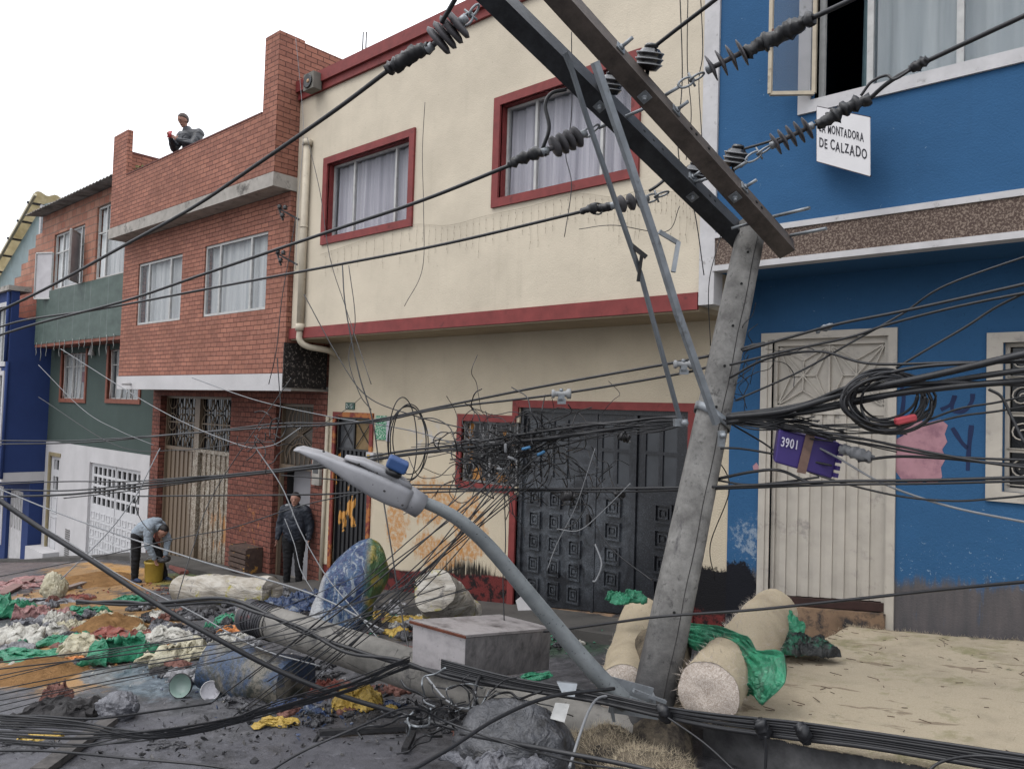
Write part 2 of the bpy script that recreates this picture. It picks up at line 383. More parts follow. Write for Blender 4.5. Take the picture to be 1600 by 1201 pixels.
col = paint(col, [(*gp(60, 1030), 3.0, 1.0), (*gp(200, 960), 2.4, .9), (*gp(150, 900), 3.5, 1.0), (*gp(120, 940), 2.5, 1.2)], g.mix(b, c(140, 102, 54), c(186, 138, 66)), .95)
col = paint(col, [(*gp(190, 890), 4., .5)], c(200, 144, 48), .8)
col = paint(col, [(*gp(290, 905), 1.4, .8), (*gp(700, 950), .8, .6)], c(116, 134, 56), .6)
col = paint(col, [(*gp(890, 1000), .9, 1.1), (*gp(600, 960), 1.2, .7)], c(48, 74, 54), .8)
col = paint(col, [(*gp(260, 1060), 1.5, .7), (*gp(400, 1085), 1.0, .4), (*gp(180, 1055), 1., .4)], g.mix(g.ramp(g.noise(5, 8, .75, 1.5), .4, .6), c(58, 78, 92), c(120, 138, 150)), .8)
col = paint(col, [(*gp(150, 1160), 2.5, 1.0), (*gp(500, 1180), 1.5, .8)], c(84, 84, 92), .7)
col = g.mix(g.mul(g.ramp(g.noise(3.2, 9, .8, 1.2, scale=(1, 2.2, 1)), .60, .66), .45), col, c(150, 150, 158)); col = g.mix(g.mul(g.ramp(g.noise(1.9, 9, .78), .52, .6), .6), col, c(26, 27, 30))
g.bump(b, .6, .03); g.bump(fine, .7, .008)
GM = g.done(col, g.ramp(g.noise(1.6, 6, .7), .4, .62, .28, .75))
struct(ground_mesh().build('road', GM))
# raised pavement along the facades, follows the hill
PVM = simple('pavement_concrete', c(88, 85, 82), .3, 4, .8, dirt=c(58, 56, 54), dsc=2, dlo=.42, dhi=.66, bump=.6, bd=.01, world=True)
def strip(x0, x1, y0, y1, lift, thick, step=.5, zf=None):
    mb = MB(); n = max(1, int((x1-x0)/step)); xs = [x0+(x1-x0)*i/n for i in range(n+1)]; zf = zf or (lambda X: G(X, y0)+lift)
    vs = []
    for X in xs: z = zf(X); vs += [(X, y0, z), (X, y1, z), (X, y1, z-thick), (X, y0, z-thick)]
    fs = [(i*4+k, (i+1)*4+k, (i+1)*4+(k+1) % 4, i*4+(k+1) % 4) for i in range(n) for k in range(4)] + [(0, 1, 2, 3), (n*4+3, n*4+2, n*4+1, n*4)]
    return mb.add(vs, fs)
struct(strip(-36, -12.0, 7.35, 8.02, .10, .6).build('pavement', PVM))
struct(strip(-12.0, -4.1, 7.2, 8.02, .12, .6).build('pavement', PVM))
TZ = lambda X: -1.68+.118*X
ter = MB(); ter_s = strip(-2.62, 6, 4.98, 8.02, 0, 1.4, .3, lambda X: TZ(X)-.05)
o = ter_s.build('terrace', M['dark_concrete']); struct(o)

# ================================================================== WALL TOOLS
def wall(mb, x0, x1, z0, z1, y0, y1, holes=()):
    xs = sorted({x0, x1, *[h[0] for h in holes], *[h[1] for h in holes]}); zs = sorted({z0, z1, *[h[2] for h in holes], *[h[3] for h in holes]})
    xs = [x for x in xs if x0 <= x <= x1]; zs = [z for z in zs if z0 <= z <= z1]
    nx, nz = len(xs)-1, len(zs)-1
    def solid(i, j):
        if i < 0 or j < 0 or i >= nx or j >= nz: return False
        cx, cz = (xs[i]+xs[i+1])/2, (zs[j]+zs[j+1])/2
        return not any(h[0] < cx < h[1] and h[2] < cz < h[3] for h in holes)
    for i in range(nx):
        for j in range(nz):
            if not solid(i, j): continue
            a, b, p, q = xs[i], xs[i+1], zs[j], zs[j+1]
            mb.add([(a, y0, p), (b, y0, p), (b, y0, q), (a, y0, q)], [(0, 1, 2, 3)]); mb.add([(a, y1, p), (b, y1, p), (b, y1, q), (a, y1, q)], [(3, 2, 1, 0)])
            if not solid(i-1, j): mb.add([(a, y0, p), (a, y0, q), (a, y1, q), (a, y1, p)], [(0, 1, 2, 3)])
            if not solid(i+1, j): mb.add([(b, y0, p), (b, y1, p), (b, y1, q), (b, y0, q)], [(0, 1, 2, 3)])
            if not solid(i, j-1): mb.add([(a, y0, p), (a, y1, p), (b, y1, p), (b, y0, p)], [(0, 1, 2, 3)])
            if not solid(i, j+1): mb.add([(a, y0, q), (b, y0, q), (b, y1, q), (a, y1, q)], [(0, 1, 2, 3)])
    return mb
def frame(mb, x0, x1, z0, z1, y0, y1, t, sides='lrtb'):
    if 'l' in sides: mb.box(x0, x0+t, y0, y1, z0, z1)
    if 'r' in sides: mb.box(x1-t, x1, y0, y1, z0, z1)
    a = x0+(t if 'l' in sides else 0); b = x1-(t if 'r' in sides else 0)
    if 'b' in sides: mb.box(a, b, y0, y1, z0, z0+t)
    if 't' in sides: mb.box(a, b, y0, y1, z1-t, z1)
    return mb
def window(par, x0, x1, z0, z1, y, mull=(), trans=(), cmat='curtain', fmat='white_frame', trim=None, tw=.1, ft=.035, dep=.10, trim_mat='red_paint', opens=(), folds=9, cdep=.12, trim_out=.035):
    """window as a part of its house: frame > pane, curtain, trim"""
    f = MB(); frame(f, x0, x1, z0, z1, y+dep, y+dep+.05, ft)
    for m_ in mull: f.box(m_-ft*.55, m_+ft*.55, y+dep-.004, y+dep+.046, z0+ft, z1-ft)
    ms = [x0+ft]+[v for m_ in mull for v in (m_-ft*.55, m_+ft*.55)]+[x1-ft]
    for t_, a, b in trans: f.box(a, b, y+dep+.002, y+dep+.044, t_-ft*.4, t_+ft*.4)
    fo = f.build('window', M[fmat], par)
    for k in range(0, len(ms), 2):
        if k//2 in opens: continue
        MB().box(ms[k], ms[k+1], y+dep+.02, y+dep+.026, z0+ft, z1-ft).build('pane', M['glass'], fo)
    if cmat:
        cu = MB(); n = max(16, int((x1-x0)*36)); vs = []
        rr = random.Random(int(abs(x0*100)))
        ph = rr.uniform(0, 6)
        for i in range(n+1):
            X = x0+.02+(x1-x0-.04)*i/n; dy = .028*math.sin(X*folds*3.1+ph+1.5*math.sin(X*4))+.012*math.sin(X*53)
            for zz, am in ((z0+.01, 1.2), ((z0+z1)/2, 1), (z1-.02, .8)): vs.append((X, y+dep+cdep+dy*am, zz))
        cu.add(vs, [(i*3+k, (i+1)*3+k, (i+1)*3+k+1, i*3+k+1) for i in range(n) for k in range(2)], True)
        cu.build('curtain', M[cmat], fo)
    if trim:
        t = MB(); frame(t, x0-tw, x1+tw, z0-tw, z1+tw, y-trim_out, y+.02, tw, trim)
        # reveals: lining of the opening, thin
        t.box(x0, x0+.006, y+.02, y+dep-.002, z0, z1); t.box(x1-.006, x1, y+.02, y+dep-.002, z0, z1); t.box(x0+.006, x1-.006, y+.02, y+dep-.002, z1-.006, z1); t.box(x0+.006, x1-.006, y+.02, y+dep-.002, z0, z0+.006)
        t.build('window_trim', M[trim_mat], fo)
    return fo

# ================================================================== YELLOW (CREAM) HOUSE
YU, YL = 7.25, 8.0
yh = thing('cream_house', 'cream stuccoed two-storey house with dark red window trim and black garage doors', 'house', (-7.8, 8, -2.9))
XL, XR = -11.80, -3.97
w1 = (-10.86, -8.76, 2.77, 4.00); w2 = (-6.92, -4.86, 2.78, 4.02)
mb = MB(); wall(mb, XL, XR, 1.16, 5.42, YU, YU+.18, [w1, w2]); mb.box(XL, XL+.18, YU+.18, 14, 1.16, 5.42); mb.box(XR-.18, XR, YU+.18, 14, 1.16, 5.42); mb.box(XL+.18, XR-.18, 13.8, 14, 1.16, 5.42)
mb.build('upper_wall', M['cream'], yh)
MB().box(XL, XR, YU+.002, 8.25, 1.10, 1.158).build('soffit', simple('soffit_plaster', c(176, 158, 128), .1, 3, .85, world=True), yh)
r_ = MB(); r_.box(XL-.06, XR, YU-.10, YU+.22, 5.424, 5.62); r_.box(XL-.06, XR, YU-.05, YU-.002, 5.30, 5.423)
r_.build('parapet_band', M['red_paint'], yh)
MB().box(XL, XR, YU+.22, 14.1, 5.43, 5.55).build('roof', M['slab'], yh)
b_ = MB(); b_.box(XL-.02, XR, YU-.035, YU-.002, 1.12, 1.30); b_.build('floor_band', M['red_paint'], yh)
for k_, (wn, ml) in enumerate(((w1, (-10.28, -9.22)), (w2, (-6.40, -5.36)))):
    fo = window(yh, *wn, YU, ml, cmat='curtain', trim='lrtb', tw=.115, dep=.11, folds=7)
    fo['label'] = ('smaller lilac-curtained window near the downpipe', 'larger lilac-curtained window partly behind the beams')[k_]
# lower wall with door, small window and garage
d1 = (-11.43, -10.45, -3.3, -.20); lw = (-8.23, -7.16, -1.06, -.17); gd = (-7.11, -4.47, -3.2, .05)
mb = MB(); wall(mb, -11.72, -3.96, -5.0, 1.10, YL, YL+.2, [d1, (lw[0], gd[0], lw[2], lw[3]), gd])
mb.build('lower_wall', M['cream_low'], yh)
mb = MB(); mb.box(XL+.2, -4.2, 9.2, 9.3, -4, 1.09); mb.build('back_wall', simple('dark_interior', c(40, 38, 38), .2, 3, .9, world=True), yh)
mb = MB(); ft = .085
frame(mb, d1[0]-ft, d1[1]+ft, -5, d1[3]+ft, YL-.03, YL+.03, ft, 'lrt'); mb.build('door_trim', simple('red_trim_splashed', c(128, 46, 42), .25, 5, .65, dirt=c(176, 104, 34), dsc=4, dlo=.5, dhi=.56, world=True), yh)
mb = MB(); frame(mb, lw[0]-.1, lw[1], lw[2]-.1, lw[3]+.1, YL-.03, YL+.03, .1, 'ltb')
mb.box(gd[0]-.11, gd[0], YL-.03, YL+.03, -5, lw[2]-.101); mb.box(gd[0]-.11, gd[0]-.002, YL-.03, YL+.03, lw[3]+.101, gd[3]+.10); mb.box(gd[0], gd[1]+.11, YL-.03, YL+.03, gd[3], gd[3]+.10); mb.box(gd[1], gd[1]+.11, YL-.03, YL+.03, -5, gd[3]-.001)
mb.build('garage_trim', M['red_paint'], yh)
# small barred window
GRB = simple('grey_grille', c(128, 128, 130), .2, 12, .5, .5, .2)
wo = MB(); frame(wo, lw[0], lw[1], lw[2], lw[3], YL+.04, YL+.08, .03); wo.box(-7.72, -7.68, YL+.042, YL+.078, lw[2]+.03, lw[3]-.03); wo.box(lw[0]+.03, lw[1]-.03, YL+.044, YL+.076, -.47, -.43)
wo = wo.build('window', GRB, yh); wo['label'] = 'small barred window beside the garage'
MB().box(lw[0]+.03, lw[1]-.03, YL+.10, YL+.104, lw[2]+.03, lw[3]-.03).build('pane', simple('smeared_pane', c(36, 38, 42), .4, 4, .3, .5, dirt=c(200, 132, 30), dsc=3, dlo=.53, dhi=.57, world=True), wo)
gb = MB()
for cx in (-8.09, -7.82, -7.56, -7.29):
    for cz in (-.31, -.61, -.9):
        for sg in (-1, 1):
            gb.tube([(cx+sg*(.012+.10*(1-t/10)*math.sin(t*.55)), YL+.03, cz+.12*math.cos(t*.42)) for t in range(11)], .006, 5)
    gb.cyl((cx, YL+.02, lw[2]), (cx, YL+.02, lw[3]), .007, n=6)
gb.build('grille', GRB, wo)
# front door (left), black corrugated steel splashed with ochre
DS = N('black_splashed_door', True, .4, .5)
f = DS.m('ADD', DS.mul(blob(DS, -11.2, -1.6, .75, 1.6), .4), DS.m('SUBTRACT', DS.noise(3.2, 5, .55, 1.2, scale=(1, 1, .55)), .5))
DS.bump(DS.noise(6, 3), .3, .01); DSM = DS.done(DS.mix(DS.ramp(f, .43, .45), c(30, 31, 35), c(214, 148, 32)))
dm = MB(); n = 15
for i in range(n):
    xa = d1[0]+.03+(d1[1]-d1[0]-.06)*i/n; xb = xa+(d1[1]-d1[0]-.06)/n; dm.box(xa, xb-.002, YL+(.05 if i % 2 else .075), YL+.12, -3.2, -.78)
frame(dm, d1[0], d1[1], -3.25, d1[3], YL+.035, YL+.13, .03, 'lrt'); dm.box(d1[0]+.03, d1[1]-.03, YL+.04, YL+.12, -.78, -.745); dm.box(-10.99, -10.95, YL+.042, YL+.12, -.745, d1[3]-.03)
do = dm.build('front_door', DSM, yh); do['label'] = 'black corrugated door splashed with ochre paint'
MB().box(d1[0]+.03, -10.99, YL+.08, YL+.085, -.745, d1[3]-.03).build('pane', simple('door_pane', c(74, 76, 80), .3, 4, .3), do)
MB().box(-10.95, d1[1]-.03, YL+.08, YL+.085, -.745, d1[3]-.03).build('pane', simple('door_board', c(128, 104, 66), .3, 4, .7), do)
gb = MB()
for x0, x1 in ((d1[0]+.05, -11.0), (-10.93, d1[1]-.05)): gb.bar((x0, YL+.055, -.72), (x1, YL+.055, -.27), .012, .012); gb.bar((x0, YL+.066, -.27), (x1, YL+.066, -.72), .012, .012)
gb.build('door_bar', M['dark_steel'], do)
# garage
GD = N('black_garage_paint', True, .34, .5)
f = GD.noise(45, 5, .75); zlow = GD.m('ADD', GD.z, GD.m('MULTIPLY', GD.x, -.1))
sm = GD.mul(GD.ramp(blob(GD, -6.4, -1.45, 1.3, 1.2), 0, .5), GD.ramp(GD.noise(3.5, 6, .7, 1.), .38, .6), GD.ramp(GD.noise(70, 4, .8), .38, .62))
o_ = GD.mix(GD.mul(sm, .6), GD.mix(GD.mul(GD.ramp(GD.noise(60, 5, .8), .52, .66), .5), c(26, 28, 34), c(96, 102, 112)), c(124, 132, 142))
sm2 = GD.mul(blob(GD, -5.2, -1.9, 1.3, 1.1), GD.ramp(GD.noise(80, 4, .8), .55, .7), GD.ramp(GD.noise(2, 6), .4, .6)); o_ = GD.mix(GD.mul(sm2, .5), o_, c(110, 118, 130))
GD.bump(GD.noise(12, 4), .25, .01); GDM = GD.done(o_)
M['garage_black'] = GDM
def gfloor(X): return -2.52+.125*(X+5.83)
go = thing('x', '', '', (0, 0, 0)); bpy.data.objects.remove(go)
fr = MB(); frame(fr, gd[0], gd[1], -3.2, gd[3], YL+.03, YL+.12, .06, 'lrt'); go = fr.build('garage_door', GDM, yh); go['label'] = 'wide black metal garage door with embossed squares and small panes'
def sqpanel(mb, cx, cz, sx, sz, y):
    for q, t, o2 in ((1, .024, .034), (.55, .018, .026)):
        frame(mb, cx-sx*q, cx+sx*q, cz-sz*q, cz+sz*q, y-o2, y+.004, t)
    mb.box(cx-sx*.22, cx+sx*.22, y-.02, y+.004, cz-sz*.22, cz+sz*.22)
def leaf(x0, x1, panes, cols, pz=(-.10, -.88), tr=-.46):
    """leaf between x0..x1: pane x ranges, columns of squares"""
    yb = YL+.07; holes = []
    for a, b in panes:
        holes += [(a, b, pz[1], tr-.02), (a, b, tr+.02, pz[0])]
    m_ = MB(); n_ = 8
    wall(m_, x0, x1, -2.05, gd[3]-.062, yb, yb+.04, holes)
    m_.hexa([(x0, yb, gfloor(x0)), (x1, yb, gfloor(x1)), (x1, yb+.04, gfloor(x1)), (x0, yb+.04, gfloor(x0))], [(x0, yb, -2.05), (x1, yb, -2.05), (x1, yb+.04, -2.05), (x0, yb+.04, -2.05)])
    for cx, s in cols:
        z = -1.17
        while z > gfloor(cx)+.12: sqpanel(m_, cx, z, s, .115, yb); z -= .30
    lf = m_.build('door_leaf', GDM, go)
    gl = MB()
    for a, b, p, q in holes: gl.box(a, b, yb+.02, yb+.024, p, q)
    return lf, gl
xs_ = lambda px: aY(px, 700, 8.07).x
lv = []
l1 = leaf(gd[0]+.062, xs_(929), [(xs_(824)+i*.235, xs_(824)+i*.235+.19) for i in range(4)], [(xs_(840), .10), (xs_(871), .10), (xs_(903), .10)])
l2 = leaf(xs_(934), xs_(990), [(xs_(941), xs_(959)), (xs_(965), xs_(984))], [(xs_(961), .12)])
l3 = leaf(xs_(998), gd[1]-.062, [(xs_(1009), xs_(1030)), (xs_(1036), xs_(1058))], [(xs_(1040), .12)])
for lf, gl in (l1, l2, l3):
    gl.build('pane', simple('dusty_pane', c(58, 62, 68), .3, 3, .2, .5, bump=0, world=True), go)
pm = MB(); pm.box(xs_(990)+.01, xs_(998)-.01, YL+.04, YL+.11, -2.45, gd[3]-.061); pm.box(xs_(929)+.004, xs_(934)-.004, YL+.06, YL+.1, -2.6, gd[3]-.061); pm.build('door_post', GDM, go)
hm = MB(); hm.box(xs_(925)-.03, xs_(925)+.02, YL+.02, YL+.069, -1.45, -1.3); hm.build('handle', M['dark_steel'], go)
# concrete step and ramp under the garage
mb = MB(); mb.hexa([(gd[0]-.1, 7.62, -3.3), (gd[1]+.1, 7.62, -3.0), (gd[1]+.1, 8.1, -3.0), (gd[0]-.1, 8.1, -3.3)], [(gd[0]-.1, 7.62, gfloor(gd[0])-.13), (gd[1]+.1, 7.62, gfloor(gd[1])-.13), (gd[1]+.1, 8.1, gfloor(gd[1])-.01), (gd[0]-.1, 8.1, gfloor(gd[0])-.01)])
mb.build('door_step', simple('worn_step', c(136, 108, 82), .3, 5, .85, dirt=c(52, 50, 52), dsc=4, dlo=.48, dhi=.6, world=True), yh)
# downpipe at the left edge (part of house)
PW = simple('downpipe_cream', c(198, 186, 164), .1, 6, .6, dirt=c(110, 104, 96), dsc=5, dlo=.6, dhi=.75, world=True)
p = MB(); px_ = -11.42
p.tube([(px_, YU-.07, 4.42), (px_, YU-.07, 1.36)], .062, 12)
p.lathe((px_, YU-.07, 4.42), (0, 0, 1), [(0, .064), (0, .085), (.09, .085), (.09, .05)]); p.lathe((px_, YU-.07, 1.36), (0, 0, -1), [(0, .063), (0, .075), (.12, .075), (.12, .055)])
p.tube(spline([(px_, YU-.07, 1.24), (px_+.01, YU-.07, 1.08), (px_+.08, YU+.05, .98), (px_+.25, YU+.35, .93), (px_+.1, YU+.62, .86)], 5), .052, 12)
p.lathe((px_, YU-.07, 3.0), (0, 0, 1), [(0, .063), (0, .07), (.03, .07), (.03, .063)])
p.build('downpipe', PW, yh)
p = MB(); p.tube([(-11.66, YL-.03, -.2), (-11.69, YL-.03, -3.3)], .035, 8); p.build('downpipe', PW, yh)
# loudspeaker / lamp box at the roof corner
q = aY(485, 128, 7.05); t = thing('wall_speaker', 'small grey square horn speaker under the left end of the red roof edge', 'speaker', q)
bx = MB(); bx.box(q.x-.15, q.x+.15, q.y-.04, q.y+.12, q.z-.14, q.z+.14); o = bx.build('housing', simple('speaker_grey', c(116, 112, 104), .2, 9), t)
l_ = MB(); l_.lathe((q.x, q.y-.041, q.z), (0, -1, 0), [(0, .11), (.02, .12), (.022, .105), (.004, .03)]); l_.build('horn', M['black'], t)
l_ = MB(); l_.lathe((q.x, q.y-.046, q.z), (0, -1, 0), [(0, .035), (.012, .03), (.02, .01)]); l_.build('horn_centre', simple('horn_brass', c(190, 150, 110), .2, 9), t)
# house number plate and the green notice
q = aY(547, 634, YL-.012); nb = thing('house_number_plate', 'small green house number plate above the left black door', 'number plate', q)
MB().box(q.x-.13, q.x+.13, q.y-.006, q.y+.008, q.z-.06, q.z+.06).build('plate', simple('plate_green', c(60, 96, 84), .2, 20, .5), nb)
text_mesh('2-13', (q.x-.11, q.y-.008, q.z-.035), (1, 0, 0), (0, 0, 1), .1, .002).build('digits', simple('plate_white', c(200, 205, 200), .05, 20, bump=0), nb)
q = aY(597, 668, YL-.012); nb = thing('green_notice', 'green and white paper notice pasted right of the left black door', 'notice', q)
gm = N('notice_print', rough=.7); f = gm.noise(30, 3, .6, .5, scale=(1, 1, 2.2)); gmm = gm.done(gm.mix(gm.ramp(f, .52, .55), c(26, 132, 88), c(196, 214, 200)))
MB().box(q.x-.175, q.x+.115, q.y-.004, q.y+.008, q.z-.2, q.z+.2).build('sheet', gmm, nb)
MB().box(q.x+.117, q.x+.21, q.y-.003, q.y+.008, q.z-.22, q.z+.16).build('paper_strip', simple('notice_paper', c(180, 176, 186), .1, 6, bump=0), nb)
# doorbell / meter box beside the door
q = aY(582, 712, YL-.02); t = thing('meter_box', 'small white electricity box with a yellow sticker beside the left black door', 'meter box', q)
MB().box(q.x-.1, q.x+.1, q.y-.06, q.y+.02, q.z-.08, q.z+.06).build('box', M['white_paint'], t); MB().box(q.x-.07, q.x+.01, q.y-.064, q.y-.06, q.z-.05, q.z+.02).build('sticker', simple('sticker_yellow', c(196, 160, 40), .1, 9, bump=0), t)
MB().box(q.x+.14, q.x+.24, q.y-.04, q.y+.02, q.z-.06, q.z+.07).build('switch_box', M['slab'], t)
# rebar stubs on the roof
for i, px in enumerate((566, 571)):
    b0 = aY(px, 92, 9.2); tag(MB().cyl(b0, b0+Vector((0, 0, .55)), .014, n=6).build('rebar', M['dark_steel']), ('left', 'right')[i]+' one of two steel bars sticking up behind the cream house roof edge', 'steel bar', 'steel bars on the roof')
# icicle light string draped on the upper wall
WL = simple('string_wire', c(150, 140, 122), .1, 9, bump=0)
t = thing('string_lights', 'string of unlit icicle lights hanging in drops below the cream house windows', 'string lights', aY(780, 380, YU-.02))
top = [aY(x, y, YU-.02) for x, y in ((500, 398), (560, 378), (640, 352), (700, 352), (760, 337), (830, 322), (900, 303), (960, 308), (1000, 298), (1050, 300), (1085, 300))]
sp_ = spline(top, 12); MB().tube(sp_, .0022, 4).build('wire', WL, t)
rr = random.Random(3); dr = MB()
for i in range(2, len(sp_), 2):
    p0 = sp_[i]; ln = rr.choice((.25, .4, .55, .35)); pts = [p0+Vector((rr.uniform(-.012, .012), 0, -ln*k/6)) for k in range(7)]
    dr.tube(pts, .0013, 4)
    for p1 in pts[1::2]: dr.box(p1.x-.004, p1.x+.004, p1.y-.004, p1.y, p1.z-.008, p1.z+.008)
dr.build('light_drops', WL, t)

# ================================================================== BLUE HOUSE (right)
bh = thing('blue_house', 'bright blue two-storey house with white bands and a closed white metal door', 'house', (-1, 8, -1.9))
BX0, BX1 = -3.78, 5.0
bw = (-2.80, 2.2, 3.05, 4.6)
mb = MB(); wall(mb, BX0, BX1, 1.90, 7.0, YU-.012, YU+.2, [bw]); mb.box(BX0, BX0+.2, YU+.2, 14, 1.9, 7); mb.box(BX1-.2, BX1, YU+.2, 14, 1.9, 7); mb.box(BX0+.2, BX1-.2, 13.8, 14, 1.9, 7); mb.box(BX0+.2, BX1-.2, YU+.2, 13.8, 1.9, 1.95)
mb.build('upper_wall', M['blue'], bh)
MB().box(BX0, BX1, YU-.1, 14.1, 7.0, 7.15).build('roof', M['slab'], bh)
MB().box(BX0, BX1, YU-.03, YU+.1, 1.56, 1.84).build('pebbledash_band', M['pebbledash'], bh)
mb = MB(); mb.box(BX0, BX1, YU-.045, YU+.1, 1.842, 1.898); mb.box(BX0-.02, BX1, YU-.05, YU+.1, 1.50, 1.558); mb.box(BX0-.175, BX0-.002, YU-.04, YU+.15, 1.16, 7.0)
mb.build('white_band', M['white_paint'], bh)
MB().box(BX0, BX1, YU+.102, 8.2, 1.5, 1.56).build('soffit', M['blue'], bh)
# upper window, left casement open
mb = MB(); frame(mb, bw[0]-.14, bw[1]+.14, bw[2]-.12, bw[3]+.1, YU-.04, YU+.02, .12, 'lrtb'); mb.box(bw[0]-.14, bw[0], YU+.02, YU+.12, bw[2], bw[3]); mb.build('window_surround', M['white_paint'], bh)
xo = -2.33
fo = window(bh, bw[0], bw[1], bw[2], bw[3], YU, (xo, -1.59, -.8, 0, .8, 1.5), cmat=None, dep=.12, ft=.05, opens=(0,))
fo['label'] = 'long upper window with grey curtains and its left casement open'
cu = MB(); vs = []; n = 120
for i in range(n+1):
    X = xo+.02+(bw[1]-xo-.04)*i/n; dy = .03*math.sin(X*21+2*math.sin(X*3.3))
    vs += [(X, YU+.27+dy, bw[2]+.02), (X, YU+.27+dy*.7, bw[3]-.02)]
cu.add(vs, [(2*i, 2*i+2, 2*i+3, 2*i+1) for i in range(n)], True); cu.build('curtain', M['curtain_grey'], fo)
cu = MB(); vs = []
for i in range(14): X = xo-.13+.011*i; vs += [(X, YU+.3+.03*math.sin(i*1.1), bw[2]+.02), (X+.02, YU+.3+.02*math.sin(i*1.1), bw[3])]
cu.add(vs, [(2*i, 2*i+2, 2*i+3, 2*i+1) for i in range(13)], True); cu.build('curtain', simple('teal_curtain', c(96, 124, 132), .2, 9, .9), fo)
# open casement: hinged at left edge, swung outwards
CF = simple('casement_paint', c(186, 172, 148), .15, 9, .5, dirt=c(120, 104, 84), dlo=.6, dhi=.7)
hb = Vector((bw[0]+.02, YU-.05, bw[2]+.05)); tl = aZ(1203, 150, 3.08)
ca = (Vector((tl.x, tl.y, hb.z))-hb); ca.z = 0; cw = min(ca.length, .62); ca.normalize()
cm_ = MB(); hh = 1.15
def cpt(u, z): return hb+ca*u+Vector((0, 0, z))
for (u0, z0), (u1, z1) in (((0, 0), (0, hh)), ((cw, 0), (cw, hh)), ((.0, 0), (cw, 0)), ((0, hh), (cw, hh))): cm_.bar(cpt(u0, z0), cpt(u1, z1), .035, .035, up=(.3, .3, 1) if z0 == z1 else (1, 0, 0))
cs = cm_.build('casement', CF, fo)
nn = ca.cross(Vector((0, 0, 1)))*.003
MB().slab([cpt(.015, .015), cpt(cw-.015, .015), cpt(cw-.015, hh-.015), cpt(.015, hh-.015)], nn).build('pane', M['glass'], cs)
h_ = MB(); h_.bar(cpt(cw-.01, .62)-nn*4, cpt(cw-.01, .52)-nn*16, .02, .02); h_.build('handle', simple('handle_brown', c(110, 70, 60)), cs)
# lower wall, door, window
bd = (-3.48, -2.32, -3.2, .85); bw2 = (-1.35, -.1, -.58, .74)
mb = MB(); wall(mb, -3.96, BX1, -3.4, 1.5, YL-.012, YL+.2, [bd, bw2]); mb.build('lower_wall', M['blue'], bh)
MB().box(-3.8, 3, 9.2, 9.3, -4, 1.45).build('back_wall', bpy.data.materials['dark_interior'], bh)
DW = simple('off_white_steel', c(188, 180, 168), .12, 4, .5, .4, dirt=c(104, 100, 104), dsc=3, dlo=.56, dhi=.75, world=True)
mb = MB(); frame(mb, bd[0]-.12, bd[1]+.09, -2.3, bd[3]+.07, YL-.035, YL+.02, .075, 'lrt'); mb.box(bd[0]-.045, bd[0], YL-.02, YL+.1, -2.2, bd[3]); mb.box(bd[1], bd[1]+.015, YL-.02, YL+.1, -2.2, bd[3])
mb.build('door_frame', DW, bh)
dz = lambda X: -1.86+.12*(X+3.5)-.02
m_ = MB(); n = 9; w_ = (bd[1]-bd[0]-.08)/n
x0 = bd[0]+.04
for i in range(n):
    a, b = x0+i*w_, x0+(i+1)*w_; g_ = .02
    for p0, p1, yy in ((a, a+w_*.42, YL+.06), (a+w_*.42, b, YL+.045)):
        m_.hexa([(p0, yy, dz(p0)), (p1, yy, dz(p1)), (p1, YL+.1, dz(p1)), (p0, YL+.1, dz(p0))], [(p0, yy, .06), (p1, yy, .06), (p1, YL+.1, .06), (p0, YL+.1, .06)])
m_.box(bd[0], bd[0]+.04, YL+.03, YL+.1, -1.95, bd[3]-.002); m_.box(bd[1]-.04, bd[1], YL+.03, YL+.1, -1.85, bd[3]-.002); m_.box(x0, bd[1]-.04, YL+.03, YL+.1, .062, .15); m_.box(x0, bd[1]-.04, YL+.03, YL+.1, bd[3]-.07, bd[3]-.002)
do = m_.build('door', DW, bh); do['label'] = 'white ribbed metal door with a star-patterned transom'
m_ = MB(); m_.box(x0, bd[1]-.04, YL+.075, YL+.09, .15, bd[3]-.07); m_.build('transom_sheet', DW, do)
m_ = MB(); zc = (.15+bd[3]-.07)/2; hz = (bd[3]-.07-.15)/2; mid = (x0+bd[1]-.04)/2
for cx, hw in (((x0+mid)/2, (mid-x0)/2), ((mid+bd[1]-.04)/2, (bd[1]-.04-mid)/2)):
    ce = Vector((cx, YL+.055, zc))
    for ex, ez in ((-1, -1), (1, -1), (1, 1), (-1, 1)): m_.bar(ce, (cx+ex*hw, YL+.055, zc+ez*hz), .012, .012, up=(0, 1, 0))
    for ex, ez in ((0, 1), (1, 0), (0, -1), (-1, 0)):
        tip = Vector((cx+ex*hw*.5, YL+.055, zc+ez*hz*.5)); m_.bar(ce, tip, .012, .012, up=(0, 1, 0))
        for sg in (-1, 1): m_.bar(tip, (cx+(ex*hw if ex else sg*hw), YL+.055, zc+(ez*hz if ez else sg*hz)), .012, .012, up=(0, 1, 0))
    m_.box(cx-.012, cx+.012, YL+.045, YL+.065, zc-.012, zc+.012)
m_.box(mid-.01, mid+.01, YL+.045, YL+.07, .15, bd[3]-.07); m_.build('star_grille', DW, do)
MB().hexa([(bd[0], YL+.0, dz(bd[0])-.09), (bd[1], YL+.0, dz(bd[1])-.09), (bd[1], YL+.09, dz(bd[1])-.09), (bd[0], YL+.09, dz(bd[0])-.09)], [(bd[0], YL+.0, dz(bd[0])-.01), (bd[1], YL+.0, dz(bd[1])-.01), (bd[1], YL+.09, dz(bd[1])-.01), (bd[0], YL+.09, dz(bd[0])-.01)]).build('door_sill', simple('rusty_brown', c(58, 36, 32), .3, 8, .7), bh)
